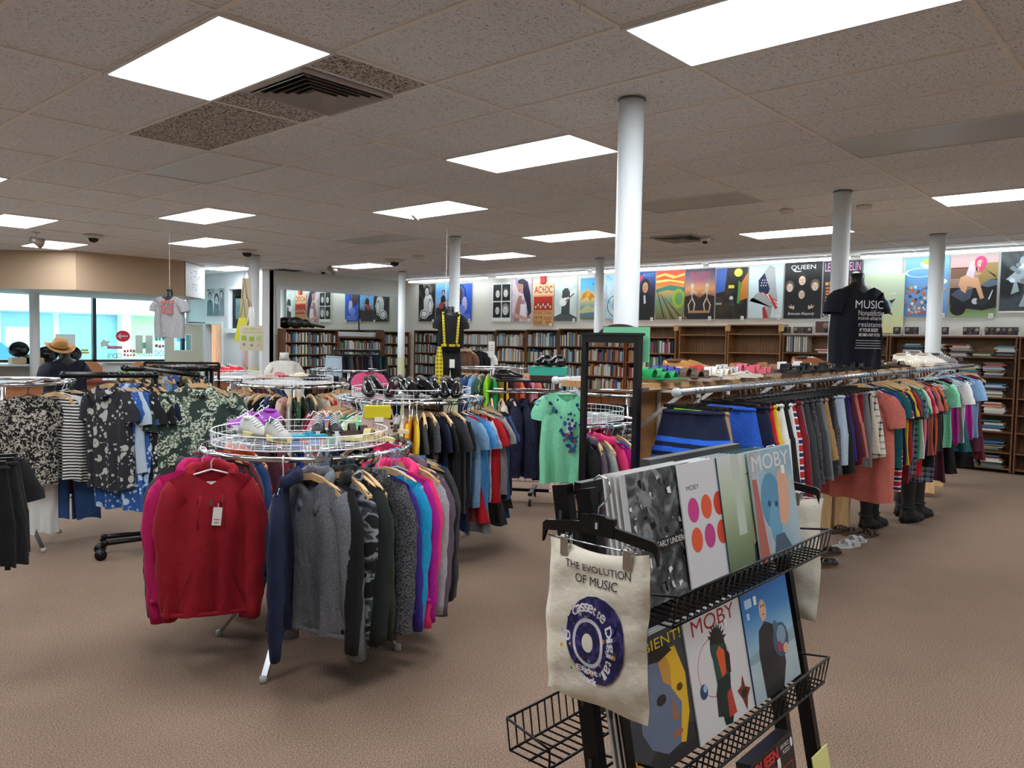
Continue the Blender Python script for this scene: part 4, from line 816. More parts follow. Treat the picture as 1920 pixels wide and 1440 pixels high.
def hang_list(items, where, group, posf):
    "items: (position, kind, colour, hanger, options)"
    for q, it in enumerate(items):
        p, kind, c, h = it[:4]; kw = dict(it[4]) if len(it) > 4 else {}
        n0 = items[q-1][2] if q else None; n1 = items[q+1][2] if q+1 < len(items) else None
        if n0 and n1: nb = 'between %s and %s' % (n0, n1) if n0 != n1 else 'with %s on both sides' % n0
        else: nb = 'at the end beside %s' % (n0 or n1)
        loc, rz = posf(p); rz += kw.pop('turn', 0)+rnd.uniform(-.09, .09)*(kw.pop('wob', 1)); dz = kw.pop('dz', 0)
        lab = kw.pop('label', '%s %s %s, on the %s' % (c, kind, nb, where))
        loc = Vector(loc)
        if kw.pop('hng', 1): hanger(h, loc, rz, '%s hanger, %s %s %s, %s' % (h, c, kind, nb, where), 'hangers on the '+where)
        g = garment(kind, fab(c), loc+Vector((0, 0, dz)), rz, lab, group, v=q*7+3, **kw); g.rotation_euler = (rnd.uniform(-.03, .03), rnd.uniform(-.035, .035), rz)
# ================================================================== round racks
def round_rack(x, y, z, R, label, legrot=.3, double=0):
    o = empty('round_rack', (x, y, 0), label=label, cat='clothes rack', group='round chrome clothes racks')
    b = MB(); b.tube([(R*math.cos(a), R*math.sin(a), z-.013) for a in [2*PI*k/48 for k in range(48)]], .0135, 8, closed=True); b.obj('ring', CHROME, o)
    b = MB(); b.cyl((0, 0, .22), (0, 0, z-.02), .019, 12); b.obj('post', CHROME, o)
    for k in range(3):
        a = legrot+k*2*PI/3+.4; b = MB(); b.cyl((0, 0, z-.05), (R*math.cos(a), R*math.sin(a), z-.018), .008, 8); b.obj('arm', CHROME, o)
    for k in range(4):
        a = legrot+k*PI/2; c, s = math.cos(a), math.sin(a); b = MB(); b.bar((.02*c, .02*s, .62), (R*.95*c, R*.95*s, .012), .028, .012); lg = b.obj('leg', STEEL, o)
        b = MB(); b.lathe([(.018, 0), (.018, .03)], 10, (R*.95*c, R*.95*s, 0)); b.obj('foot', mat('#b8b6ae', .5), lg)
    return o
def ringpos(x, y, z, R):
    ca = math.atan2(-y, -x)
    def f(phi):           # phi: 0 faces the camera, positive to the right in the picture
        a = ca+math.radians(phi); return (x+R*math.cos(a), y+R*math.sin(a), z+.0035), a
    return f
def wire_basket(x, y, z, r, label, a0=0, a1=360, hgt=.07, cut=None, rz=0):
    o = empty('wire_basket', (x, y, z), rz, label=label, cat='basket')
    b = MB(); n = 40
    A = [math.radians(a0+(a1-a0)*k/n) for k in range(n+1)]
    full = a1-a0 >= 360
    yl = cut if cut is not None else -9          # keep y > yl
    def P3(a, zz): 
        X, Y = r*math.cos(a), r*math.sin(a); return (X, max(Y, yl), zz)
    for zz in (.006, hgt*.5, hgt):
        b.tube([P3(a, zz) for a in A[:-1]], .003 if zz != hgt*.5 else .0018, 4, closed=True)
    b.obj('rim', WIRE, o); b = MB()
    for k in range(64):
        a = 2*PI*k/64; b.tube([P3(a, .004), P3(a, hgt)], .0016, 3)
    b.obj('side_wires', WIRE, o); b = MB(); st = .06
    for k in range(int(2*r/st)):
        q = -r+st*(k+.5); h = math.sqrt(max(r*r-q*q, 0))
        if q > yl: b.tube([(-h, q, .004), (h, q, .004)], .0014, 3)
        b.tube([(q, max(-h, yl), .007), (q, h, .007)], .0014, 3)
    b.obj('base_grid', WIRE, o); return o
G1_ = 'clothes on the front round rack'
r1x, r1y, r1z, r1R = 2.33, 3.50, 1.06, .52
round_rack(r1x, r1y, r1z, r1R, 'front round chrome rack of hooded sweatshirts with shoes on top', legrot=math.atan2(3.2-3.5, 1.87-2.33))
f1 = ringpos(r1x, r1y, r1z, r1R)
V1 = [(-150, 'sweater', 'plum', 'black'), (-138, 'hoodie', 'orange', 'wooden'), (-130, 'sweater', 'denim blue', 'black'), (-122, 'sweater', 'heather grey', 'wooden'), (-114, 'hoodie', 'dark red', 'wooden'), (-106, 'jacket', 'black', 'black'), (-98, 'sweater', 'maroon', 'black'), (-90, 'hoodie', 'dark grey', 'black')]
hang_list(V1, 'front round rack', G1_, f1)
# the red hoodie turned to face the aisle, with a magenta one behind it
vr = math.atan2(-(-r1y), 0)
view = math.atan2(r1y, r1x)-PI/2
p, a = f1(-58)
hanger('white', (p[0], p[1], p[2]), view+.10, 'white plastic hanger of the red hoodie facing the aisle', 'hangers on the front round rack')
red = garment('hoodie', fab('crimson'), p, view+.10, 'large red zip hoodie facing the camera on the front round rack', G1_, v=1, L=.77, tagz=-.26, W=.19, D=.05, full=2)
b = MB(); b.box(-.003, -.058, -.76, .003, -.05, -.24); b.obj('zipper', mat('#7c0c1c', .5), red)
b = MB(); b.box(-.006, -.064, -.25, .006, -.056, -.222); b.obj('zip_pull', STEEL, red)
b = MB(); b.box(-.022, -.012, -.165, .022, -.01, -.145); b.obj('neck_label', PAPER, red)
for s in (-1, 1):
    b = MB(); b.tube([(s*.045, -.06, -.2), (s*.055, -.068, -.28), (s*.06, -.064, -.36)], .0028, 5); b.obj('drawstring', mat('#8c0c20', .8), red)
    b = MB(); b.tube([(s*.09, -.055, -.56), (s*.15, -.05, -.72)], .0025, 4); b.obj('pocket_seam', mat('#7c0c1c', .8), red)
p2, a2 = f1(-72); hanger('white', p2, view+.05, 'white plastic hanger of the magenta hoodie behind the red one', 'hangers on the front round rack')
garment('hoodie', fab('magenta'), (p2[0], p2[1], p2[2]), view+.05, 'magenta hoodie just behind the red hoodie', G1_, v=2, L=.74, D=.035)
Z1 = [(-12, 'hoodie', 'navy', 'white', dict(L=.76, turn=.12)), (2, 'hoodie', 'heather grey', 'wooden', dict(L=.80, turn=.75, D=.045, W=.22)), (11, 'hoodie', 'black', 'black', dict(L=.78, turn=.35)), (17, 'hoodie', 'grey camo', 'wooden', dict(L=.74, turn=.3, D=.035)), (23, 'sweater', 'dark green', 'wooden', dict(L=.78, turn=.2, D=.035)), (28, 'sweater', 'olive', 'wooden', dict(L=.7)),
 (34, 'jacket', 'charcoal', 'black', dict(L=.72, D=.04, turn=.15)), (39, 'sweater', 'purple', 'white', dict(L=.74)), (44, 'sweater', 'turquoise', 'wooden', dict(L=.82, turn=.2, D=.034)), (50, 'sweater', 'fuchsia', 'blue', dict(L=.72)), (55, 'hoodie', 'hot pink', 'blue', dict(L=.72)), (61, 'sweater', 'light grey', 'wooden', dict(L=.7)), (66, 'hoodie', 'mauve', 'wooden', dict(L=.75)), (72, 'jacket', 'black', 'black', dict(L=.78, D=.035)), (79, 'jacket', 'dark grey', 'wooden', dict(L=.72)),
 (87, 'jacket', 'cobalt', 'wooden', dict(L=.7)), (97, 'sweater', 'black', 'black'), (107, 'sweater', 'grey', 'black'), (118, 'hoodie', 'hot pink', 'wooden'), (128, 'jacket', 'black', 'wooden', dict(D=.04)), (139, 'sweater', 'teal', 'black'), (150, 'hoodie', 'navy', 'wooden'), (161, 'sweater', 'pale blue', 'black'), (171, 'sweater', 'light grey', 'white'), (183, 'hoodie', 'royal blue', 'black'), (195, 'sweater', 'dark red', 'black')]
hang_list(Z1, 'front round rack', G1_, f1)
bk = wire_basket(r1x-.02, r1y+.03, r1z+.0045, .44, 'white wire basket tray of shoes on the front round rack', cut=-.42, rz=view)
# middle round rack
r2x, r2y, r2z, r2R = 4.07, 4.70, 1.16, .56
round_rack(r2x, r2y, r2z, r2R, 'middle round chrome rack of t-shirts with dress shoes on top', legrot=-.25)
f2 = ringpos(r2x, r2y, r2z, r2R)
seq2 = [('lavender', 'blue'), ('black', 'white'), ('denim blue', 'blue'), ('pink', 'white'), ('grey', 'wooden'), ('dark red', 'wooden'), ('white', 'white'), ('plum', 'wooden'), ('red', 'white'), ('navy', 'wooden'), ('pink', 'wooden'), ('black', 'wooden'), ('sky blue', 'blue'), ('salmon', 'wooden'), ('green', 'white'), ('white', 'white'), ('tie-dye yellow', 'blue'), ('mint', 'white'), ('tie-dye yellow', 'white'), ('pink', 'white'), ('red', 'white'), ('white', 'blue'), ('cream', 'white'), ('mustard', 'white'), ('yellow', 'white'), ('dark grey', 'wooden'), ('charcoal', 'wooden'), ('navy', 'black'),
 ('black', 'wooden'), ('dark grey', 'black'), ('black', 'wooden'), ('pale blue', 'black'), ('sky blue', 'white'), ('tie-dye blue', 'blue'), ('red', 'white'), ('dark red', 'wooden'), ('light grey', 'blue'), ('navy', 'blue'), ('denim blue', 'wooden'), ('black', 'wooden'), ('dark grey', 'black'), ('navy', 'black'), ('black', 'wooden'), ('dark green', 'wooden'), ('black', 'wooden'), ('magenta', 'white'), ('black', 'white')]
it2 = []
for q, (c, h) in enumerate(seq2):
    ph = -112+q*222/(len(seq2)-1); L_ = .70+.05*((q*7) % 3)/2
    if q > 24: L_ += .03
    it2.append((ph, 't-shirt', c, h, dict(L=L_, full=0, D=.018, turn=.18 if q > 30 else 0)))
hang_list(it2, 'middle round rack', 'clothes on the middle round rack', f2)
lo = [(20, 'black'), (30, 'navy'), (40, 'red'), (46, 'grey'), (52, 'black'), (58, 'navy'), (64, 'dark grey'), (70, 'black'), (77, 'olive'), (84, 'denim blue'), (92, 'blue floral')]
hang_list([(a_, 'dress', c, 'black', dict(full=0, L=.96-.04*(q % 3), turn=.2, D=.02, W=.16)) for q, (a_, c) in enumerate(lo)], 'middle round rack', 'long dresses on the middle round rack', f2)
wire_basket(r2x, r2y, r2z+.0045, .46, 'white wire basket tray of black dress shoes on the middle rack', rz=.4)
# left round rack behind the front one
r4x, r4y, r4z, r4R = 4.58, 7.16, 1.13, .56
round_rack(r4x, r4y, r4z, r4R, 'round chrome rack of tops behind the front rack, white basket on top')
f4 = ringpos(r4x, r4y, r4z, r4R)
seq4 = ['brown', 'pink', 'plum', 'cream', 'black', 'salmon', 'taupe', 'dark red', 'white', 'lavender', 'navy', 'white', 'light grey', 'black', 'denim blue', 'black', 'pink floral', 'white', 'green floral', 'olive', 'grey', 'cream', 'red', 'white', 'pink', 'black', 'mint', 'white', 'grey', 'black', 'orange', 'navy', 'blue floral', 'black', 'plum', 'black']
KT = ['t-shirt', 'tank top', 'shirt']
hang_list([(-115+q*6.6, KT[(q*5) % 3] if 4 < q < 30 else 'long shirt', c, ['wooden', 'wooden', 'white', 'black', 'wooden'][(q*3) % 5], dict(full=0, D=.02)) for q, c in enumerate(seq4)], 'left round rack', 'clothes on the left round rack', f4)
wire_basket(r4x-.05, r4y, r4z+.0045, .45, 'white wire basket tray of folded hats on the left round rack')
# racks farther back
r5 = at(654, 692, 12.0); round_rack(r5.x, r5.y, 1.155, .55, 'round chrome rack of black clothes beyond the dress shoes')
f5 = ringpos(r5.x, r5.y, 1.155, .55)
hang_list([(-100+q*13, ['trousers', 'long shirt', 't-shirt'][q % 3], c, ['clip', 'black', 'black'][q % 3], dict(full=0)) for q, c in enumerate(['black', 'dark grey', 'black', 'navy', 'black', 'brown', 'black', 'taupe', 'charcoal', 'black', 'plum', 'black', 'dark grey', 'black', 'navy', 'black'])], 'far round rack', 'dark clothes on the far round rack', f5)
r3 = at(922, 679, 11.6); round_rack(r3.x, r3.y, 1.225, .50, 'round rack of bright tops in front of the bookcases')
f3 = ringpos(r3.x, r3.y, 1.225, .50)
seq3 = ['black', 'black', 'brown', 'cream', 'taupe', 'navy', 'denim blue', 'pale blue', 'green floral', 'lime', 'green', 'mustard', 'plum', 'coral', 'maroon', 'pink', 'salmon', 'dark red', 'maroon', 'white']
hang_list([(-95+q*10, 'long shirt' if q % 2 else 't-shirt', c, 'wooden', dict(full=0, D=.03)) for q, c in enumerate(seq3)], 'bright rack by bookcases', 'tops on the rack before the bookcases', f3)
rD = at(434, 702, 9.6); rDz = 1.6-(703-630)/1480*9.6
round_rack(rD.x, rD.y, rDz, .36, 'small round rack with red sneakers on top, left of the turtleneck bust')
fD = ringpos(rD.x, rD.y, rDz, .36)
hang_list([(-95+q*15, 't-shirt', c, ['wooden', 'black'][q % 2], dict(full=0)) for q, c in enumerate(['pale blue', 'black', 'red', 'white', 'black', 'grey', 'maroon', 'pale blue', 'black', 'plum', 'brown', 'denim blue', 'black'])], 'red sneaker rack', 'tops on the red sneaker rack', fD)
wire_basket(rD.x, rD.y, rDz+.0045, .33, 'white wire basket under the red sneakers')
rA = at(5, 697, 7.0); rAz = 1.6-(697-622)/1480*7.0
round_rack(rA.x, rA.y, rAz, .46, 'round chrome rack at the left edge with the speckled blouse')
fA = ringpos(rA.x, rA.y, rAz, .46)
hang_list([(-60, 'dress', 'cream', 'white', dict(L=1.05, full=0)), (44, 'cardigan', 'striped black', 'wooden', dict(full=0)), (54, 'cardigan', 'white', 'white', dict(full=0)), (60, 'trousers', 'denim blue', 'clip', dict(L=1.05)), (66, 'cardigan', 'magenta', 'wooden', dict(full=0)), (74, 'sweater', 'dark red', 'black', dict(full=0, L=.85)), (82, 'jacket', 'denim blue', 'black', dict(full=0, L=.9)), (90, 't-shirt', 'yellow', 'white', dict(full=0)), (100, 'trousers', 'denim blue', 'clip', dict(L=1.1)), (112, 'sweater', 'cream', 'white', dict(full=0))], 'left edge rack', 'clothes on the left edge rack', fA)
va = math.atan2(rA.y, rA.x)-PI/2
pA = at(52, 700, 6.62); pA.z = rAz+.0035; pS = at(66, 700, 6.78); pS.z = rAz
garment('skirt', cloth('#e2e0da'), pS, va+.1, 'long white tiered skirt below the speckled blouse', 'clothes on the left edge rack', L=1.13, W=.11, D=.05); hanger('black', pA, va, 'black plastic hanger of the speckled blouse at the left edge', 'hangers on the left edge rack')
garment('blouse', fab('speckled black'), pA, va+.05, 'black and cream speckled blouse facing the camera at the left edge', 'clothes on the left edge rack', L=.74, D=.06, W=.175)
# near rack beyond the left edge with hanging trousers
rn = at(-315, 760, 4.2); rnz = 1.15
round_rack(rn.x, rn.y, rnz, .46, 'round chrome rack mostly outside the left edge, with black trousers')
fN = ringpos(rn.x, rn.y, rnz, .46)
hang_list([(70, 'trousers', 'black', 'clip', dict(L=.57, D=.04)), (82, 'trousers', 'black', 'clip', dict(L=.54, D=.04)), (95, 't-shirt', 'black', 'black', dict(L=.6)), (60, 'trousers', 'black', 'clip', dict(L=.55))], 'rack outside the left edge', 'trousers at the left edge', fN)
v = at(14, 1050, 3.95); b = MB(); b.box(-.011, 0, -.045, .011, .003, .045); b.tube([(0, 0, .045), (0, 0, .14)], .002, 4)
b.obj('hang_tag', mat('#23302e', .6), None, v, view, label='dark green hang tag below the black trousers at the left edge', cat='tag')
# ================================================================== shoes
def outline(s=1.0, n=24):
    P_ = []
    for k in range(n):
        a = 2*PI*k/n; x = .14*math.cos(a); w = .046-.010*(x < -.02)*min(1, (-.02-x)/.06)-.004*(x > .05)
        P_.append((x*s, math.sin(a)*w*s*(1 if abs(math.cos(a)) < .9 else 1)+(.006 if x > .03 else 0)*s))
    return P_
@cached
def shoe_sole(th, heel=0., s=1.0):
    b = MB(); o = outline(s); hz = lambda x: heel*max(0, min(1, (-x)/.05)) if heel else 0
    b.rings([[(x, y, z+(0 if z == 0 else 0)) for x, y in o] for z in (0, .003)]+[[(x*1.0, y, th+hz(x)*.0) for x, y in o]], cap0=True, cap1=True, smooth=False); return b.mesh('sole')
@cached
def shoe_upper(kind):
    st = {'sneaker': [(-.135, .012, .03), (-.128, .028, .078), (-.09, .034, .082), (-.05, .036, .084), (-.01, .038, .088), (.03, .041, .066), (.07, .043, .05), (.11, .036, .04), (.135, .016, .022)],
          'dress': [(-.135, .012, .03), (-.128, .028, .066), (-.09, .032, .062), (-.05, .033, .058), (-.01, .036, .07), (.03, .039, .06), (.07, .039, .042), (.11, .029, .032), (.137, .010, .018)],
          'boot': [(-.13, .02, .05), (-.12, .035, .10), (-.08, .042, .12), (-.03, .045, .12), (.0, .045, .10), (.04, .044, .075), (.08, .044, .055), (.12, .034, .045), (.14, .014, .022)]}[kind]
    b = MB(); rows = []
    for x, w, h in st: rows.append([(x+(.0), math.cos(a)*w*(1 if math.sin(a) < .35 else .86)+(.006 if x > .03 else 0), max(0, math.sin(a))*h if math.sin(a) > 0 else 0) for a in [2*PI*k/16 for k in range(16)]])
    b.rings(rows, cap0=True, cap1=True); return b.mesh('upper')
@cached
def shoe_opening(h): b = MB(); b.ell((-.065, 0, h), .05, .027, .012); return b.mesh('lining')
@cached
def shoe_laces(z0, z1, x0=-.02, x1=.06):
    b = MB()
    for k in range(5):
        t = k/4; x = x0+(x1-x0)*t; z = z0+(z1-z0)*t
        b.tube([(x, -.024, z-.014), (x+.008, 0, z+.003), (x-.004, .026, z-.014)], .0035, 5)
    b.tube([(x0-.005, 0, z0+.002), (x0-.0, .03, z0+.018), (x0+.02, .045, z0-.01)], .003, 5); b.tube([(x0-.005, 0, z0+.002), (x0, -.03, z0+.018), (x0+.02, -.045, z0-.01)], .003, 5)
    return b.mesh('laces')
@cached
def strap_mesh(x, w, h, tilt=0.):
    b = MB(); rows = []
    for dx in (-w/2, w/2):
        o = [(x+dx+tilt*math.cos(a)*.5, .045*math.cos(a)+.004, .012+h*max(0, math.sin(a))) for a in [PI*k/12 for k in range(13)]]; rows += [o]
    rows2 = [[(p[0], p[1]*1.06, p[2]+.004) for p in q] for q in rows]
    b.rings([rows[0]+rows[1][::-1], rows2[0]+rows2[1][::-1]], cap0=False); b.grid(rows2, smooth=True); b.grid(rows, smooth=True); return b.mesh('strap')
@cached
def thong_mesh():
    b = MB(); b.tube([(.075, .006, .015), (.05, .012, .032), (.0, .044, .014)], .005, 6); b.tube([(.075, .006, .015), (.05, 0, .032), (.0, -.042, .014)], .005, 6); return b.mesh('thong')
def shoe(kind, c, loc, rz, label, group, c2='#e8e6e0', c3='#101012', s=1.0, rot=None):
    nm = {'sneaker': 'sneaker', 'dress': 'dress_shoe', 'sandal': 'sandal', 'thong': 'flip_flop', 'boot': 'boot', 'clog': 'clog'}[kind]
    o = empty(nm, loc, rot or rz, label=label, cat='shoe', group=group); o.scale = (s, s, s)
    m, m2, m3 = mat(c, .55 if kind != 'dress' else .15), mat(c2, .6), mat(c3, .6)
    if kind == 'sneaker':
        link('sole', shoe_sole(.026), o, m=m2); link('upper', shoe_upper('sneaker'), o, (0, 0, .012), m=m); link('lining', shoe_opening(.094), o, m=m3); link('laces', shoe_laces(.103, .066), o, m=mat('#f0f0ee', .7))
    elif kind == 'dress':
        link('sole', shoe_sole(.012), o, m=BLK); b = link('heel', heel_mesh(), o, m=BLK); link('upper', shoe_upper('dress'), o, (0, 0, .01), m=m); link('lining', shoe_opening(.072), o, m=m3)
    elif kind in ('sandal', 'clog'):
        link('sole', shoe_sole(.016), o, m=m2); link('footbed', footbed(), o, (0, 0, .016), m=m3)
        link('strap', strap_mesh(.06, .04, .036), o, m=m); link('strap', strap_mesh(.0, .036, .048), o, m=m)
        b = link('buckle', buckle_mesh(), o, (.055, -.043, .04), m=STEEL)
    elif kind == 'thong':
        link('sole', shoe_sole(.014), o, m=m2); link('footbed', footbed(), o, (0, 0, .014), m=m3); link('thong', thong_mesh(), o, m=m)
    elif kind == 'boot':
        link('sole', shoe_sole(.022), o, m=BLK); link('foot', shoe_upper('boot'), o, (0, 0, .012), m=m)
        b = MB(); b.rings([[(-.065+dx+rx*math.cos(a), ry*math.sin(a), z) for a in [2*PI*k/20 for k in range(20)]] for z, rx, ry, dx in ((.06, .062, .043, 0), (.13, .056, .045, 0), (.17, .05, .045, .004), (.26, .058, .05, -.002), (.36, .066, .056, -.004), (.43, .066, .058, -.002), (.43, .06, .052, -.002), (.40, .058, .05, 0))]); b.obj('shaft', m, o)
        b = MB(); b.tube([(-.065+.068*math.cos(a), .05*math.sin(a), .13+.01*math.sin(a)) for a in [2*PI*k/16 for k in range(16)]], .006, 5, closed=True); b.obj('ankle_strap', m, o)
    return o
@cached
def heel_mesh(): b = MB(); b.rings([[(-.1+.03*math.cos(a), .026*math.sin(a), z) for a in [2*PI*k/14 for k in range(14)]] for z in (-.012, .004)], cap0=True, cap1=True); return b.mesh('heel')
@cached
def footbed(): b = MB(); o = outline(.92); b.rings([[(x, y, 0) for x, y in o], [(x, y, .005) for x, y in o]], cap0=True, cap1=True, smooth=False); return b.mesh('footbed')
@cached
def buckle_mesh(): b = MB(); b.tube([(-.01, 0, -.008), (.01, 0, -.008), (.01, .002, .008), (-.01, .002, .008)], .0018, 4, closed=True); return b.mesh('buckle')
# shoes on the front rack basket
TZ = r1z+.014
def onr(px, py, z): return on(2, z, px, py)
gf = 'shoes on the front rack basket'
for px, py, ang, kd, c, c2, c3, lab in ((478, 818, -1.0, 'sneaker', '#b9b8b0', '#e6dfa0', '#d4d4cc', 'grey and pale yellow running shoe, the left of its pair'), (520, 826, -1.15, 'sneaker', '#a9a8a0', '#e6dc94', '#26303c', 'grey and pale yellow running shoe, the right of its pair'),
  (462, 806, 2.4, 'sneaker', '#a03cb4', '#f0eef4', '#8c2ca0', 'purple sneaker with white sole, left one'), (492, 798, 2.4, 'sneaker', '#a03cb4', '#f0eef4', '#8c2ca0', 'purple sneaker with white sole, right one'),
  (597, 812, -1.65, 'sneaker', '#17181b', '#f0f0ea', '#0c0c0e', 'black canvas sneaker with white laces, left one'), (627, 812, -1.55, 'sneaker', '#17181b', '#f0f0ea', '#0c0c0e', 'black canvas sneaker with white laces, right one'),
  (566, 822, .2, 'thong', '#1488a4', '#28a0b8', '#28a0b8', 'teal flip flop lying in the front basket'), (690, 826, -.3, 'sandal', '#c8b070', '#e8dc98', '#e0d8a8', 'snake print sandal with pale sole, nearer one'), (720, 812, -.2, 'sandal', '#3c342c', '#e8dcb0', '#d8c890', 'dark snake print sandal with pale sole'), (660, 815, .1, 'sandal', '#3c2c24', '#5c4838', '#3c2c20', 'brown woven sandal behind the black canvas sneakers')):
    v = onr(px, py, TZ); shoe(kd, c, v, view+PI/2+ang*1.0+1.57-PI if kd != 'sneaker' else view+ang, lab, gf, c2, c3, s=1.0)
b = MB(); b.tube([(0, 0, 0), (.12, 0, .004)], .04, 12)
v = onr(708, 800, TZ+.04); o = empty('rolled_purse', v, view, label='yellow and snake print bag standing in the front basket', cat='bag')
b = MB(); b.rings([[(x*sx, y*.6, z) for x, y in ((-.09, -.035), (.09, -.035), (.09, .035), (-.09, .035))] for z, sx in ((-.04, .9), (.04, 1), (.1, .85))], smooth=False, cap0=True, cap1=True); b.obj('bag_body', fab('leopard'), o)
cbox('flap', -.075, -.026, .05, .07, .026, .118, mat('#d8c818', .6), o); cbox('label_patch', -.02, -.03, .03, .03, -.025, .055, PAPER, o)
# dress shoes on the middle rack
gd = 'black dress shoes on the middle rack'
k = 0
for px, py, ang in ((690, 722, 2.6), (704, 716, 2.5), (735, 722, 1.7), (757, 722, 2.3), (772, 716, 2.3), (784, 722, 2.2), (800, 718, 1.3), (815, 722, .9), (832, 716, .6), (846, 722, .3), (856, 712, .2)):
    v = at(px, 720, 5.9+.32*(k % 2)); ang = -1.57+.35*math.sin(k*2.3); k += 1
    shoe('dress', '#100e10' if k != 3 else '#2a1014', (v.x, v.y, r2z+.055), view+ang, ['black dress shoe at the left end of the shoes on the middle rack', 'black dress shoe second from the left on the middle rack', 'dark oxblood dress shoe among the black ones', 'black dress shoe right of the oxblood one', 'black dress shoe fifth along the middle rack', 'black dress shoe at the centre of the middle rack tray', 'black dress shoe left of the yellow plaid fabric', 'black dress shoe in front of the yellow plaid fabric', 'black dress shoe below the mannequin trousers', 'black loafer at the right end of the middle rack, front one', 'black loafer at the right end of the middle rack, rear one'][k-1], gd, c3='#2c2422', s=1.1, rot=(0, .22, view+ang))
for q, (px, py) in enumerate(((421, 702), (436, 700))):
    v = onr(px, py, rDz+.014); shoe('sneaker', '#d8242c', (v.x, v.y, rDz+.014), view+.5, 'bright red sneaker with white sole, the %s of the pair' % ('left', 'right')[q], 'red sneakers', rot=(0, -.25, view+.5), s=1.1)
for px, py, c, l in ((500, 711, '#c8a890', 'beige folded hat on the left end of the left rack basket'), (520, 709, '#b83c44', 'red folded cap at the back of the left rack basket'), (560, 709, '#d8cba8', 'cream folded hat at the right of the left rack basket'), (585, 713, '#2c2c30', 'black folded cap on the left rack basket')):
    v = onr(px, py, r4z+.014); b = MB(); b.ell((0, 0, .022), .13, .09, .022); b.ell((.02, 0, .035), .07, .06, .03); b.obj('folded_hat', mat(c, .9), None, (v.x, v.y, r4z+.016), view, label=l, cat='hat')
# ================================================================== black pipe racks
PIPE = mat('#111113', .35, .5)
def joint(b, p, r=.026): b.ell(p, r, r, r, n=10)
def pipe_rack(x, y, rz, w, d, h, label):
    o = empty('pipe_rack', (x, y, 0), rz, label=label, cat='clothes rack')
    for s in (-1, 1):
        b = MB(); b.tube([(0, s*d/2, .13), (0, s*d/2, h)], .0185, 10); joint(b, (0, s*d/2, h)); joint(b, (0, s*d/2, .13)); b.obj('upright', PIPE, o)
        b = MB(); b.tube([(-w, s*d/2, h), (0, s*d/2, h)], .0185, 10); joint(b, (-w, s*d/2, h), .024); b.obj('top_rail', PIPE, o)
    b = MB(); b.tube([(0, -d/2, .13), (0, d/2, .13)], .0185, 10); b.obj('base_bar', PIPE, o)
    for sx, sy in ((-1, -1), (-1, 1), (1, -1), (1, 1)):
        e = (sx*.33, sy*(d/2+.02), .12); b = MB(); b.tube([(0, sy*d/2, .13), e, (e[0]+sx*.02, e[1], .09)], .0185, 8); joint(b, e, .025); f = b.obj('foot_bar', PIPE, o)
        c = MB(); c.cyl((e[0]+sx*.03-.0, e[1]-.014, .04), (e[0]+sx*.03, e[1]+.014, .04), .04, 16); c.cyl((e[0]+sx*.03, e[1]-.02, .04), (e[0]+sx*.03, e[1]+.02, .04), .012, 10); c.bar((e[0]+sx*.02, e[1]-.02, .09), (e[0]+sx*.03, e[1]-.02, .04), .02, .006); c.obj('caster', BLK, f)
    return o
pb = Vector((2.55, 5.80, 0)); pz = 1.31; prz = view+.25
pipe_rack(pb.x, pb.y, prz, .58, .16, pz, 'black pipe rack on casters with floral shirts')
def pos_pipe(base, rz, z, s=-1, d=.16, face_=None):
    ca, sa = math.cos(rz), math.sin(rz)
    def f(t):
        p = (base.x-t*ca-s*d/2*sa, base.y-t*sa+s*d/2*ca, z+.0205); return p, (math.atan2(p[1], p[0])-PI/2+face_ if face_ is not None else rz-PI/2)
    return f
fp = pos_pipe(pb, prz, pz, face_=-.85)
gp = 'shirts on the floral shirt rack'
hang_list([(.31, 'shirt', 'grey floral', 'wooden', dict(turn=.0, L=.82, W=.195, D=.05)), (.27, 'shirt', 'blue floral', 'wooden', dict(L=.97, D=.03)), (.24, 'shirt', 'light denim', 'wooden'), (.21, 'shirt', 'blue floral', 'wooden', dict(L=.84)), (.17, 'shirt', 'denim blue', 'wooden'), (.14, 'shirt', 'black floral', 'wooden', dict(turn=-.1, L=.92, D=.04)), (.08, 'shirt', 'black floral', 'wooden', dict(L=.94)), (.03, 'shirt', 'navy', 'wooden', dict(L=.9))], 'black pipe rack', gp, fp)
pc = at(392, 760, 6.9); pcz = 1.34; prz2 = view+.35
pipe_rack(pc.x, pc.y, prz2, .62, .16, pcz, 'black pipe rack behind the green palm shirt')
fq = pos_pipe(pc, prz2, pcz)
hang_list([(.62, 'shirt', 'camo brown', 'wooden', dict(turn=.6, L=.8)), (.55, 'shirt', 'olive', 'wooden', dict(turn=.6, L=.75)), (.48, 'shirt', 'pale blue', 'wooden', dict(turn=.6)), (.40, 'shirt', 'light denim', 'wooden', dict(turn=.6, L=.86)), (.3, 'shirt', 'denim blue', 'wooden'), (.2, 'shirt', 'camo brown', 'wooden'), (.1, 'shirt', 'black floral', 'wooden')], 'palm shirt pipe rack', 'shirts on the palm shirt rack', fq)
pv = at(372, 706, 6.1); vv = math.atan2(pv.y, pv.x)-PI/2
b = MB(); q0 = pos_pipe(pc, prz2, pcz)(.5)[0]; b.tube([(pv.x, pv.y, 1.318), (q0[0], q0[1], pcz)], .0185, 8); b.obj('rail_arm', PIPE, None, label='short black arm carrying the green palm shirt', cat='rail')
hanger('wooden', (pv.x, pv.y, 1.34), vv, 'wooden hanger of the green palm shirt', 'hangers on the palm shirt pipe rack')
garment('shirt', fab('green palm'), (pv.x, pv.y, 1.34), vv+.12, 'green palm leaf shirt facing the camera behind the front round rack', 'shirts on the palm shirt rack', L=.82, D=.055, W=.26)
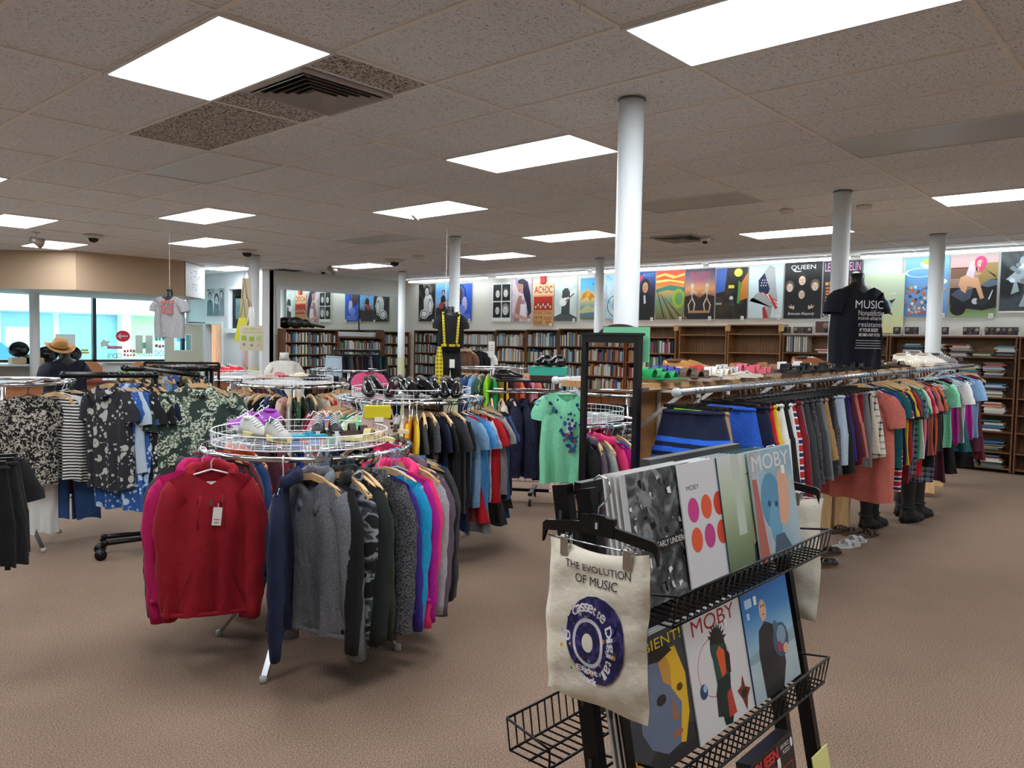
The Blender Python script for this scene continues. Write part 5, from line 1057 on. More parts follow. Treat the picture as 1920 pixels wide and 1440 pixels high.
# ================================================================== mannequins
def torso(loc, rz, label, m=None, hip=.62, s=1.0, neck=1, name='mannequin', up=0.0):
    "hanging or standing torso form; origin at the neck top, front is local -y"
    o = empty(name, loc, rz, label=label, cat='mannequin')
    s_w = .86; pr = [(.001, .0, .001), (.055, .0, .055), (.052, -.06, .052), (.06, -.095, .062), (.14, -.12, .075), (.19, -.16, .09), (.195, -.22, .105), (.18, -.32, .115), (.155, -.45, .10), (.15, -.5, .098), (.175, -.6, .11), (.18, -.68, .11), (.16, -.72, .10), (.001, -.73, .001)]
    pr = [q for q in pr if q[1] >= -hip-.12]
    b = MB(); b.rings([[(w*s*(s_w if z < -.1 else 1)*math.cos(a), d_*s*(s_w if z < -.1 else 1)*math.sin(a), z*s) for a in [2*PI*k/28 for k in range(28)]] for w, z, d_ in pr], cap0=True, cap1=True)
    b.obj('torso', m or mat('#0f0f10', .45), o); return o
# black long t-shirt on the shelf
# ================================================================== the long double sided shoe shelf at the right
UX0, UX1 = 3.46, 10.4
sz = lambda x: 1.395+.009*(x-UX0)        # top of the board
rzf = lambda x: 1.372+.0125*(x-3.37)     # rail centre
un = empty('shoe_shelf_unit', (UX0, 2.48, 0), label='long wooden shelf unit topped with sandals and fitted with clothes rails', cat='shelf unit')
def loc_obj(b, nm, m): return b.obj(nm, m, un)
xs = [UX0, 5.55, 7.65, 9.75]
for k in range(3):
    a, c = xs[k], (xs[k+1] if k < 2 else UX1); b = MB()
    b.bar((a-UX0, 0, sz(a)-.0175), (c-.01-UX0, 0, sz(c)-.0175), .50, .035); loc_obj(b, 'top_board', PINE)
    b = MB(); b.bar((a-UX0+.03, 0, 1.05+.0045*k), (c-UX0, 0, 1.06), .02, .60); loc_obj(b, 'plywood_panel', PLY)
for x in (3.5, 5.3, 7.1, 8.9, 10.3):
    b = MB(); b.box(x-UX0-.045, -.13, 0, x-UX0+.0, -.015, 1.35); b.box(x-UX0, -.07, 0, x-UX0+.05, -.015, 1.35); loc_obj(b, 'post', wood('#b98f5c', '#dcb884', .7, 'Z'))
    b = MB(); b.box(x-UX0-.045, .015, 0, x-UX0+.05, .1, 1.35); loc_obj(b, 'post', wood('#b98f5c', '#dcb884', .7, 'Z'))
BR = mat('#e4e6e6', .35, .2)
for q, x in enumerate((3.72, 4.05, 4.85, 5.2, 6.1, 6.45, 7.4, 7.75, 8.7, 9.05)):
    for s in (-1, 1):
        b = MB(); z = sz(x)-.037; X = x-UX0
        b.box(X-.014, s*.012-.006+(-.008 if s < 0 else .008), z-.30, X+.014, s*.012+.006+(-.008 if s < 0 else .008), z); b.box(X-.014, min(0, s*.46), z-.014, X+.014, max(0, s*.46), z)
        b.bar((X, s*.03, z-.27), (X, s*.36, z-.02), .014, .02); b.box(X-.004, s*.46-.01, z-.03, X+.004, s*.46+.01, z); loc_obj(b, 'bracket', BR)
for s, x0_, x1_ in ((-1, 3.37, 9.5), (1, 3.72, 9.5)):
    b = MB(); yy = 1.95-2.48 if s < 0 else .50; b.tube([(x0_-UX0, yy, rzf(x0_)), (x1_-UX0, yy, rzf(x1_))], .0175, 14); b.obj('hanging_rail', mat('#9fa3a6', .3, .7) if s < 0 else mat('#e6e8ea', .35), un)
    b = MB(); b.tube([(x0_-UX0-.012, yy, rzf(x0_)), (x0_-UX0+.01, yy, rzf(x0_))], .023, 14); b.obj('rail_cap', mat('#b9bcbf', .4) if s < 0 else mat('#eef0f0', .4), un)
# standing mirror fixed to the end of the unit
mi = empty('standing_mirror', (UX0-.035, 0, 0), label='tall black framed mirror at the end of the shoe shelf', cat='mirror')
my0, my1, mz0, mz1 = 2.195, 2.555, .22, 1.645
b = MB(); w = .028
for a in ((my0, mz0, my0+w, mz1), (my1-w, mz0, my1, mz1), (my0+w, mz0, my1-w, mz0+w), (my0+w, mz1-w-.01, my1-w, mz1)): b.box(-.02, a[0], a[1], .02, a[2], a[3])
b.box(-.026, my0-.012, mz1, .02, my1+.012, mz1+.014)
b.obj('frame', mat('#0f0f11', .35), mi); cbox('mirror_glass', -.006, my0+w, mz0+w, 0, my1-w, mz1-w-.01, mat('#e4eae8', .01, 1.), mi)
b = MB(); b.rings([[(dx, .14*math.cos(a), .07*math.sin(a)) for a in [PI*k/14 for k in range(15)]] for dx in (0, .02)], cap0=True, cap1=True, smooth=False)
v = on(0, UX0+.06, 1160, 632); b.obj('arched_board', wood('#2c1418', '#43222a', 2), None, (UX0+.06, v.y, v.z), label='dark red arched board showing above the standing mirror', cat='board')
v0 = on(0, UX0+.03, 1217, 680); v1 = on(0, UX0+.03, 1132, 613)
b = MB(); b.box(0, 0, 0, .006, v1.y-v0.y, v1.z-v0.z); b.obj('foam_board', mat('#7fd0a4', .7), None, (UX0+.025, v0.y, v0.z), label='mint green board behind the standing mirror', cat='board')
b = MB(); b.box(0, 0, 0, .06, .03, .02); b.obj('clamp', STEEL, None, (UX0-.035, 2.175, 1.36), label='small metal clamp holding the mirror to the shelf edge', cat='clamp')
# clothes on the right rail
def fr(px):
    px = 1390+(px-1384)*210/170 if 1380 < px < 1561 else (1612+(px-1561)*194/231 if 1561 <= px < 1799 else px)
    v = on(1, 1.95, px, 705); return (v.x, 1.95, rzf(v.x)+.0205), PI/2
gr = 'clothes on the long right rail'
IT = [(1300, 'shorts', 'swim navy', 'clip', dict(turn=-.1, W=.225, D=.05, L=.56, label='navy swim shorts with bright blue stripes at the near end of the long rail', full=2)), (1308, 'shorts', 'lime', 'clip', dict(W=.17, L=.4)), (1316, 'shorts', 'khaki', 'clip', dict(D=.045)), (1366, 'shorts', 'swim blue', 'clip', dict(D=.05, W=.21, label='bright blue swim shorts with a white side stripe and price tag', tagz=-.2, L=.52)),
 (1384, 'shorts', 'navy', 'clip'), (1392, 'shorts', 'red', 'clip'), (1400, 'shorts', 'yellow', 'clip'), (1408, 'shorts', 'white', 'clip', dict(L=.62)), (1415, 'shorts', 'black', 'clip', dict(L=.58)), (1422, 'shorts', 'white', 'clip', dict(L=.66)), (1428, 'shorts', 'red white striped', 'clip', dict(L=.7)), (1434, 'shorts', 'dark red', 'clip', dict(L=.68)), (1440, 'shorts', 'grey', 'clip', dict(L=.6)), (1446, 'shorts', 'dark grey', 'clip', dict(L=.62)), (1452, 'shorts', 'black', 'clip'), (1458, 'shorts', 'charcoal', 'clip', dict(L=.6)), (1464, 'shorts', 'dark grey', 'clip', dict(L=.58)), (1471, 'shorts', 'grey', 'clip', dict(L=.6)),
 (1478, 'shorts', 'khaki', 'clip', dict(L=.5, tilt=0)), (1484, 'trousers', 'black', 'clip', dict(L=.62, D=.05)), (1491, 'shorts', 'charcoal', 'clip', dict(L=.6, D=.04)), (1498, 'trousers', 'light denim', 'clip', dict(L=.55, D=.05)), (1506, 'shorts', 'black', 'clip', dict(L=.62, D=.04)), (1512, 'shorts', 'purple', 'clip'), (1518, 'shorts', 'plum', 'clip'), (1524, 'shorts', 'salmon', 'clip'), (1530, 'trousers', 'dark red', 'clip', dict(L=.6)), (1536, 'trousers', 'grey', 'clip', dict(L=.62)), (1542, 'trousers', 'black', 'clip', dict(L=.5, D=.05)), (1548, 'shorts', 'cream', 'clip'), (1554, 'shorts', 'plaid white', 'clip', dict(L=.58, D=.04)), (1561, 't-shirt', 'salmon', 'wooden', dict(L=.92, W=.25, D=.06, label='long coral t-shirt hanging lowest on the long rail', turn=-.1)),
 (1568, 't-shirt', 'royal blue', 'blue', dict(L=.9, D=.05)), (1574, 'tank top', 'royal blue', 'blue'), (1580, 'tank top', 'striped black', 'black'), (1586, 't-shirt', 'teal', 'black'), (1591, 't-shirt', 'red white striped', 'wooden', dict(L=.88, D=.05)), (1596, 't-shirt', 'navy', 'black'), (1601, 't-shirt', 'yellow', 'wooden'), (1606, 't-shirt', 'black', 'wooden'), (1611, 't-shirt', 'dark red', 'wooden', dict(L=.84)), (1616, 't-shirt', 'red', 'wooden'), (1621, 't-shirt', 'teal', 'wooden'), (1626, 'shirt', 'plaid blue', 'wooden', dict(L=.8)), (1631, 't-shirt', 'green', 'black'), (1636, 't-shirt', 'white', 'wooden'), (1641, 't-shirt', 'dark red', 'wooden'), (1646, 't-shirt', 'red', 'wooden', dict(L=.84)), (1651, 't-shirt', 'pink', 'wooden'),
 (1656, 't-shirt', 'navy', 'wooden'), (1662, 't-shirt', 'salmon', 'wooden'), (1668, 't-shirt', 'black', 'black', dict(L=.8)), (1674, 't-shirt', 'orange', 'black', dict(D=.04)), (1680, 'shirt', 'plaid blue', 'black', dict(L=.95, D=.04)), (1687, 'tank top', 'dark grey', 'white'), (1694, 'tank top', 'black', 'white'), (1701, 'dress', 'plum', 'white'), (1708, 't-shirt', 'mint', 'white'), (1715, 'tank top', 'maroon', 'white'), (1722, 'dress', 'black', 'white', dict(L=.95)), (1729, 'tank top', 'fuchsia', 'blue'), (1736, 'tank top', 'grey', 'blue'), (1743, 't-shirt', 'white', 'blue'), (1750, 'dress', 'teal', 'blue', dict(L=.8)), (1758, 'tank top', 'fuchsia', 'white'), (1766, 'dress', 'black', 'blue', dict(L=.98)), (1774, 't-shirt', 'pale blue', 'blue'), (1783, 'dress', 'plum', 'blue', dict(L=.85, D=.04)), (1792, 'dress', 'maroon', 'wooden', dict(L=.95, D=.05))]
hang_list(IT, 'long rail', gr, fr)
v = fr(1800)[0]; o = empty('fringed_shawl', (v[0], v[1], v[2]), PI/2+.2, label='dark plum fringed shawl at the far end of the long rail', cat='shawl')
link('cloth', body_mesh(.19, .2, .72, .05, 5, .08, .02), o, m=fab('plum'))
b = MB()
for k in range(34):
    a = -.2+.4*k/33; b.tube([(a, rnd.uniform(-.03, .03), -.70-.08*abs(a)), (a+rnd.uniform(-.02, .02), rnd.uniform(-.05, .05), -.82-rnd.random()*.16)], .004, 4)
f_ = b.obj('fringe', fab('black'), o); f_['kind'] = 'stuff'
# left rail of the unit: mint tee facing the camera, leopard tops, floral skirt
def fl_(x): return (x, 2.98, rzf(x)+.0205), PI/2
hang_list([(4.02, 'tank top', 'leopard', 'blue'), (4.10, 'tank top', 'blue floral', 'blue'), (4.18, 'tank top', 'leopard', 'blue', dict(L=.9)), (4.26, 'dress', 'leopard', 'blue'), (4.36, 'tank top', 'pale blue', 'blue'), (4.46, 't-shirt', 'black', 'blue'), (4.6, 't-shirt', 'navy', 'blue'), (4.75, 't-shirt', 'black', 'blue')], 'rail left of the mirror', 'clothes left of the mirror', fl_)
mp = (3.84, 2.98, rzf(3.84)+.0205); mv = math.atan2(mp[1], mp[0])-PI/2
hanger('blue', mp, mv, 'light blue hanger of the mint t-shirt', 'hangers on the rail left of the mirror')
mt = garment('t-shirt', fab('mint'), mp, mv-.1, 'mint green t-shirt with blue dotted neckline facing the camera', 'clothes left of the mirror', L=.66, W=.155, D=.04, tagz=-.27)
b = MB(); RR = random.Random(9)
for k in range(70):
    t = RR.random(); z = -.14-.32*t; hw = .10*(1-t)**.8+.012; x = RR.uniform(-hw, hw)+.02*t*2
    if abs(x) < .05-.2*(t) and t < .3: continue
    c = RR.choice(['#1c3c88', '#2c5ca8', '#1c6c8c', '#8c3c6c', '#18285c']); r_ = RR.uniform(.006, .011)
    b.add([(x+r_*math.cos(a), -.052-.004*math.cos(x*20), z+r_*1.3*math.sin(a)) for a in [2*PI*q/8 for q in range(8)]], [tuple(range(8))], mat(c, .6))
b.obj('printed_dots', None, mt)
sk2 = Vector(mp)+Vector((.25, .08, 0)); garment('skirt', fab('pink floral'), sk2, mv, 'pink and teal floral skirt hanging below the mint t-shirt', 'clothes left of the mirror', L=.76, W=.15, D=.05)
# sandals and shoes on top of the unit
gs = 'sandals and shoes on the long shelf'
SHO = [(3.70, 2.36, 'sandal', '#159a54', '#7c6448', '#1f9a58', 'green buckled sandal at the near end of the shelf, front'), (3.78, 2.50, 'clog', '#159a54', '#1a8c50', '#159a54', 'green slip-on sandal behind the front green one'),
 (4.02, 2.33, 'sandal', '#5a4434', '#a8988c', '#4c3a2c', 'brown sandal beside the green sandals'), (4.06, 2.50, 'sandal', '#2a3c98', '#c8c8d0', '#2c3450', 'royal blue buckled sandal behind the brown one'), (4.18, 2.62, 'sandal', '#26388c', '#e8e8e8', '#20305c', 'second royal blue sandal near the white ones'),
 (4.30, 2.34, 'sandal', '#e8e4dc', '#e0d8c8', '#c8a078', 'white strapped sandal right of the brown one'), (4.40, 2.50, 'sandal', '#c42c38', '#e4d8c8', '#a82c34', 'red strapped sandal'), (4.52, 2.62, 'dress', '#b8834c', '#b8834c', '#5c3c20', 'tan leather shoe at the back of the near shelf'),
 (4.62, 2.34, 'thong', '#e4e2da', '#eae4d8', '#d8c8b0', 'cream flip flop at the front of the shelf'), (4.75, 2.50, 'sandal', '#c8c8c0', '#dcd6ca', '#8c8478', 'grey strapped sandal'), (4.9, 2.34, 'sandal', '#d85c70', '#b09880', '#7c5c48', 'pink strapped sandal nearer the front'), (5.05, 2.5, 'sandal', '#e4708c', '#8c6c58', '#6c4c3c', 'bright pink sandal in the middle of the shelf'),
 (5.2, 2.62, 'sandal', '#a86c44', '#7c5438', '#6c4830', 'brown slide at the back of the shelf'), (5.25, 2.34, 'thong', '#2a201c', '#3c302c', '#241c18', 'dark flip flop on the shelf front'), (5.45, 2.36, 'sandal', '#18181a', '#201c1a', '#141416', 'black sandal on the first board'), (5.5, 2.56, 'sandal', '#a8744c', '#6c4c34', '#7c5438', 'tan slide beside the white sandals'),
 (5.8, 2.36, 'sandal', '#1a1a1c', '#26201e', '#141416', 'black sandal at the start of the second board'), (5.85, 2.56, 'sandal', '#f0f0ec', '#e8e4da', '#dcd8cc', 'white slide in the middle of the shelf, first'), (6.15, 2.36, 'sandal', '#2a2420', '#1c1816', '#1c1816', 'very dark brown sandal by the white slides'), (6.15, 2.56, 'sandal', '#f0f0ee', '#e8e4da', '#e0dccf', 'white slide in the middle of the shelf, second'),
 (6.5, 2.38, 'thong', '#18181a', '#201e1c', '#1c1a18', 'black flip flop before the column'), (6.55, 2.6, 'dress', '#a86c44', '#6c4c34', '#4c3424', 'tan shoe just before the column'), (6.85, 2.36, 'sandal', '#1c1c1e', '#1c1a18', '#242220', 'black sandal in front of the column'), (7.2, 2.34, 'sandal', '#242224', '#2c2a28', '#1c1c1c', 'black sandal at the foot of the long t-shirt'),
 (7.55, 2.34, 'sandal', '#5c4430', '#4c3a2c', '#3c2c20', 'brown sandal at the foot of the long t-shirt'), (7.9, 2.34, 'sandal', '#4c3828', '#3c3024', '#3c2c20', 'brown sandal right of the long t-shirt'), (8.2, 2.36, 'sandal', '#e4dccc', '#e8e0d0', '#d8c8b0', 'cream sandal at the start of the pale group'), (8.45, 2.5, 'thong', '#d8a8a0', '#e8dccc', '#e0d0b8', 'cream and pink flip flop'),
 (8.7, 2.36, 'sandal', '#dcd4c4', '#e8e0d0', '#d0c0a8', 'cream sandal beside the flip flop'), (8.95, 2.5, 'sneaker', '#e0dccf', '#ece8de', '#b8a890', 'cream sneaker among the pale sandals'), (9.2, 2.36, 'sneaker', '#e8e4da', '#ece8de', '#c8b8a0', 'off-white sneaker near the right column'), (9.45, 2.5, 'sneaker', '#d4ccc0', '#ece8de', '#8c7c6c', 'pale sneaker just before the right column'), (9.7, 2.36, 'sneaker', '#8c8c90', '#ece8de', '#3c3c40', 'grey and white sneaker at the far end'), (9.95, 2.5, 'sneaker', '#e8e8e8', '#e0dcd4', '#2c2c30', 'white sneaker at the far end behind the hangers'), (10.2, 2.36, 'sandal', '#4c2a28', '#3c2a24', '#2c1c1a', 'dark red sandal at the very end of the shelf')]
for x, y, kd, c, c2, c3, lab in SHO:
    for q in (0, 1):
        if x > 7 and q and x < 8: continue
        X = x+q*.12; Y = y-.06+.02*q
        shoe(kd, c, (X, Y, sz(X)+.0015+(.0 if kd != 'dress' else .013)), -PI/2+.35+rnd.uniform(-.2, .2), lab+(', right of the pair' if q else ', left of the pair'), gs, c2, c3, s=1.12)
# shoes and boots on the floor under the rail
for px, py, kd, c, c2, c3, lab, rz_ in ((1556, 1040, 'clog', '#2a211d', '#5c4430', '#2c221c', 'dark brown slip-on shoe nearest on the floor under the rail', 0.1), (1548, 1062, 'clog', '#241d1a', '#6c5640', '#3c2e24', 'dark brown shoe partly behind the cloth bag', 0.1), (1587, 1026, 'sandal', '#c8c8cc', '#ece8e2', '#a8a4a0', 'silver buckled sandal on the floor, front one', -.1), (1600, 1018, 'sandal', '#c0c0c4', '#ece8e2', '#a09c98', 'silver buckled sandal on the floor, rear one', -.1), (1600, 1002, 'sandal', '#4c382a', '#5c4838', '#3c2c20', 'brown sandal behind the silver pair', .1), (1628, 1006, 'sandal', '#4a3628', '#54402f', '#3c2c20', 'brown sandal right behind the silver pair', .1), (1575, 998, 'sandal', '#3c2c22', '#54402f', '#3c2c20', 'dark brown sandal before the wooden post', .2)):
    v = on(2, 0, px, py); shoe(kd, c, (v.x, v.y, .001), view+.15+rz_, lab, 'shoes on the floor under the long rail', c2, c3)
for px, py, lab in ((1632, 992, 'tall black boot standing under the coral t-shirt, left'), (1644, 987, 'tall black boot standing under the coral t-shirt, right'), (1710, 978, 'large dark grey boot under the striped jerseys, front'), (1728, 970, 'large dark grey boot under the striped jerseys, middle'), (1700, 965, 'large dark grey boot under the striped jerseys, rear')):
    v = on(2, 0, px, py); shoe('boot', '#101011' if 'black' in lab else '#1c1c1e', (v.x, v.y, .001), view+.25, lab, 'tall boots under the long rail', s=1.05 if 'black' in lab else 1.2)
v = on(2, 0, 1745, 930); b = MB(); b.bar((0, 0, .02), (.42, .12, .2), .12, .012); b.obj('loose_plank', PINE, None, (v.x-.1, v.y, .02), label='pine plank leaning under the far end of the rail', cat='plank')
# long black t-shirt on a torso form
lx = on(1, 2.32, 1607, 600); s_ = 1.0
tz_ = on(1, 2.32, 1607, 512).z; mrz = math.atan2(lx.y, lx.x)-PI/2+.55
torso((lx.x, 2.33, tz_), mrz, 'black torso form wearing the long MUSIC t-shirt on the shoe shelf')
lt = garment('t-shirt', fab('black') if 0 else cloth('#0e1220'), (lx.x, 2.33, tz_-.015), mrz, 'long black t-shirt printed MUSIC on the torso form by the second column', None, L=tz_-.015-sz(lx.x)-.01, W=.2, D=.12, m2=None)
b = MB()
art(b, .28, .42, [('t', 'MUSIC', .0, .84, .95, 1, '#f0f0ee'), ('t', 'Nonaddictive', .1, .70, 1, .81, '#d8d8da'), ('t', 'mind-altering', .1, .59, 1, .69, '#d8d8da'), ('t', 'resistance', .12, .48, .98, .57, '#d8d8da'), ('t', 'IF YOUR BODY', .16, .38, .8, .45, (0, .02), '#e8e8e8'), ('t', 'BECOMES A PART OF YOU', .14, .29, .86, .35, (0, .02), '#e8e8e8'), ('r', .05, .2, .9, .212, '#b8b8bc'), ('r', .05, .15, .9, .162, '#b8b8bc'), ('r', .05, .1, .9, .112, '#b8b8bc'), ('r', .02, .05, .92, .06, '#d8d8d8')], y0=-.152, warp=lambda u, v_, yy: (-.10+u*.27, yy-.004+.9*(max(0, abs(-.10+u*.27)-.02))**2, -.64+v_*.42))
b.obj('lettering', None, lt)
# ================================================================== record rack in the foreground
RX0, RX1 = 1.47, 2.44
rk = empty('record_rack', (RX0, 0, 0), label='black wire display rack of records in the foreground', cat='display rack')
GUN = mat('#141416', .4, .5)
BY0, BY1 = 1.33, 1.02
for _px, _n in ((1118, 0), (1172, 1)):
    _p = on(0, RX0, _px, 1440); _y = (1.15, 1.08)[_n]+(_p.y-(1.15, 1.08)[_n])*1.265/(1.265-_p.z)
    if _n: BY1 = _y
    else: BY0 = _y
for x, nm in ((RX0, 0), (RX1, 1)):
    for (ta, ba) in (((1.15, 1.265), (BY0, .0)), ((1.08, 1.265), (BY1, .0))):
        b = MB(); b.bar((x-RX0, ta[0], ta[1]), (x-RX0, ba[0], ba[1]), .042, .028)
        for k in range(9):
            t = (k+.5)/9; p = Vector((x-RX0-(.0215 if x == RX0 else -.0215), ta[0]+(ba[0]-ta[0])*t, ta[1]+(ba[1]-ta[1])*t)); b.obox(p, (.0004, 0, 0), (0, .004, 0), (0, 0, .012), mat('#3a3a3c', .6))
        b.mats.insert(0, GUN); b.mi = [0]*6+[1]*(len(b.f)-6); b.obj('upright', None, rk)
b = MB(); b.bar((.33, 1.13, 1.283), (.86, 1.13, 1.283), .03, .022); b.obj('top_channel', mat('#6e7072', .35, .8), rk)
b = MB(); b.bar((-.0, 1.105, 1.26), (RX1-RX0, 1.105, 1.26), .02, .03); b.bar((0, BY1, .06), (RX1-RX0, BY1, .06), .03, .03); b.obj('cross_bar', GUN, rk)
def wire_shelf(y_in, y_out, z, lip, x0, x1, label=None):
    b = MB(); R_ = .0028; s = 1 if y_out < y_in else -1
    for y, zz in ((y_in, z), ((y_in+y_out)/2, z-.003), (y_out, z), (y_out-s*.012, z+lip)): b.tube([(x0-RX0, y, zz), (x1-RX0, y, zz)], R_*1.35, 6)
    n = int((x1-x0)/.03)
    for k in range(n+1):
        x = x0-RX0+(x1-x0)*k/n; b.tube([(x, y_in, z), (x, y_out, z), (x, y_out-s*.012, z+lip)], R_, 5)
    for k in (0, 1):
        x = (x0, x1)[k]-RX0; b.tube([(x, y_in, z), (x, y_in, z+lip*.6), (x, y_out-s*.012, z+lip)], R_*1.2, 5)
    b.obj('wire_shelf', GUN, rk)
wire_shelf(1.05, .86, .985, .07, 1.50, 2.40)
wire_shelf(1.05, .85, .585, .08, 1.50, 2.40)
wire_shelf(1.02, .80, .19, .08, 1.50, 2.44)
wire_shelf(1.17, 1.30, .56, .08, 1.47, 2.40)
def ws_local(): pass
SW = .312
PLAST = mat('#e6e8ea', .25)
def record(x, yb, zb, yt, els, n, label, spine='#e0e0de', w=SW, h=SW, gap=.011, back='#c8c8c8', short=''):
    short = {'grey photo': 'EARLY UNDERGROUND sleeve', 'white recor': 'sleeve with six dots', 'pale green ': 'pale green field sleeve', 'blue and or': 'blue and orange MOBY sleeve', 'dark record': 'AMBIENT face sleeve', 'white MOBY ': 'white MOBY sleeve', 'blue sky re': 'blue sky sleeve'}.get(label[:11], '') or {'grey photo ': 'EARLY UNDERGROUND sleeve'}[label[:11]]
    lean = -math.asin(min(.5, (yt-yb)/h))
    for k in range(n):
        b = MB(); b.box(0, -.002, 0, w, .002, h, mat(spine if k else back if 0 else spine, .3))
        if k == 0: art(b, w, h, els, y0=-.002, step=.00007, bump_m=.22)
        dy = .003+gap*k
        b.obj('record_sleeve', None, None, (x-.006*k, yb+dy, zb+.003), (lean, 0, 0), label=label if k == 0 else 'record sleeve edge, %s, behind the %s' % (['', 'nearest', 'middle', 'last', 'last'][k], short), cat='record', group='records on the foreground rack')
grn = [('p', [(R2.random()*.8, R2.random()*.9) for _ in range(3)], '#777777') for q in range(0)]
bwp = []
RB = random.Random(5)
for q in range(70):
    x, y, a = RB.uniform(.04, .9), RB.uniform(.05, .92), RB.uniform(.01, .06); bwp.append(('p', [(x, y), (x+a, y+RB.uniform(-.04, .03)), (x+a*RB.uniform(.3, 1), y+a), (x-a*.2, y+a*.8)], RB.choice(['#d4d4d2', '#8c8e90', '#2a2c2e', '#18191a', '#5c5e60', '#f0f0ee', '#101112'])))
record(1.49, .945, .992, 1.0, [('r', 0, 0, 1, 1, photo('#17181a', '#4c4e50', '#8a8c8e', 4., 2.)), ('r', 0, 0, .06, 1, '#c8c8c6')]+bwp+[('r', .34, .4, 1, .47, '#242628'), ('t', 'EARLY UNDERGROUND', .36, .41, 1.0, .455, '#e6e6e2'), ('r', .86, .62, .93, .7, '#d8d8d8')], 4, 'grey photo record sleeve EARLY UNDERGROUND at the left of the top tier', '#dcdcda')
dots = [('e', .17+.215*(q % 3), .62-.24*(q//3), .09, .1, ['#d0468c', '#e8603c', '#d8442c', '#e8603c', '#c84488', '#d84c30'][q]) for q in range(6)]
record(1.725, .935, .992, .99, [('r', 0, 0, 1, 1, '#dcdadc'), ('t', 'MOBY', .1, .78, .3, .82, '#26282a')]+dots, 4, 'white record sleeve with six red and pink dots on the top tier', '#ececec')
record(1.92, .93, .992, .985, [('r', 0, 0, 1, 1, vgrad('#5c6c4c', '#8c9c78', '#b8c4a8', '#cfd4cc')), ('r', .25, .3, .4, 1, '#c4ccbc'), ('p', [(.5, .15), (.52, .4), (.6, .5), (.66, .42), (.7, .15)], '#c8b080'), ('p', [(.48, 0), (.5, .18), (.7, .25), (.85, .12), (.85, 0)], '#3c4048'), ('r', .5, .8, .62, .815, '#8a8e86')], 4, 'pale green record sleeve of a field figure on the top tier', '#1e5a66')
record(2.085, .92, .992, .975, [('r', 0, 0, 1, 1, photo('#88a8b8', '#a8bcc4', '#b87c74', 1.4)), ('p', [(0, 0), (.02, .75), (.12, .75), (.18, .3), (.22, 0)], '#b4685c'), ('e', .4, .52, .24, .26, '#5c94b4'), ('e', .44, .3, .14, .2, '#6ca4c0'), ('p', [(.55, .3), (.6, .75), (.8, .85), (.85, .6), (.78, .35), (.68, .25)], '#e0a888'), ('p', [(.3, 0), (.4, .2), (.6, .2), (.8, 0)], '#4c6070'), ('e', .34, .5, .04, .03, '#23506c'), ('e', .5, .48, .04, .03, '#23506c'), ('t', 'MOBY', .06, .82, .94, .96, '#ece6e0'), ('r', .72, .74, .8, .82, '#f0f0f0')], 2, 'blue and orange record sleeve lettered MOBY at the right of the top tier', '#9fc4d0', w=.285)
amb = [('r', 0, 0, 1, 1, '#3e4248'), ('p', [(0, 0), (0, .2), (.3, .12), (.6, .3), (1, .2), (1, 0)], '#2c2e32'), ('p', [(.25, .35), (.3, .7), (.5, .82), (.75, .84), (.9, .6), (.88, .35), (.75, .12), (.55, .1), (.35, .2)], '#6c7890'), ('p', [(.6, .84), (.85, .84), (.95, .6), (.93, .3), (.82, .1), (.75, .12), (.84, .4), (.72, .55), (.75, .7)], '#e8b82c'), ('p', [(.58, .8), (.62, .62), (.72, .56), (.75, .7), (.7, .8)], '#c89440'), ('e', .56, .5, .07, .04, '#2a2428'), ('e', .84, .52, .045, .03, '#5c3c18'), ('p', [(.7, .5), (.78, .3), (.68, .3)], '#a07050'), ('e', .72, .2, .08, .025, '#a8684c'), ('p', [(0, .42), (.06, .45), (.12, .2), (.3, .05), (.25, 0), (0, .12)], '#e8a820'), ('p', [(.3, .82), (.4, .9), (.7, .9), (.8, .82), (.6, .78)], '#23201e'), ('t', 'AMBIENT!', .12, .88, .96, .96, '#e8d02c'), ('r', .3, .78, .37, .86, '#e8e8e8')]
record(1.455, .925, .592, .99, amb, 3, 'dark record sleeve of a yellow lit face lettered AMBIENT on the lower tier', '#c8c8c6')
gear = [('e', .5, .66, .13, .16, '#1c2220'), ('p', [(.38, .7), (.4, .35), (.62, .3), (.66, .45), (.64, .65)], '#174a44'), ('p', [(.46, .62), (.5, .4), (.58, .42), (.6, .6), (.52, .66)], '#e05c28'), ('p', [(.42, .4), (.36, .3), (.34, .12), (.42, .1), (.44, .02), (.56, .0), (.62, .1), (.62, .4)], '#15302e'), ('p', [(.52, .06), (.54, .26), (.62, .28), (.66, .06)], '#c04430'), ('p', [(.6, .65), (.68, .55), (.66, .4), (.6, .42)], '#101214')]+[('p', [(.5+.13*math.cos(a), .67+.15*math.sin(a)), (.5+.18*math.cos(a+.08), .67+.2*math.sin(a+.08)), (.5+.13*math.cos(a+.2), .67+.15*math.sin(a+.2))], '#141618') for a in [.2+.28*k for k in range(9)]]
record(1.765, .92, .592, .985, [('r', 0, 0, 1, 1, '#dedbda'), ('t', 'MOBY', .12, .83, .88, .96, '#a81c2c'), ('g', .4, .52, .28, .24, .975, '#c03048'), ('r', .4, .28, .8, .56, '#dedbda')]+gear+[('e', .17, .38, .06, .06, '#2c5078'), ('e', .19, .4, .03, .03, '#a8c4d8'), ('p', [(.72, .22), (.8, .24), (.84, .32), (.86, .22), (.95, .18), (.88, .12), (.84, .02), (.8, .12)], '#7c2c20'), ('e', .83, .17, .05, .04, '#2c2018'), ('r', .66, .78, .71, .85, '#eef2ee')], 2, 'white MOBY record sleeve with a gear topped head on the lower tier', '#e6e6e6')
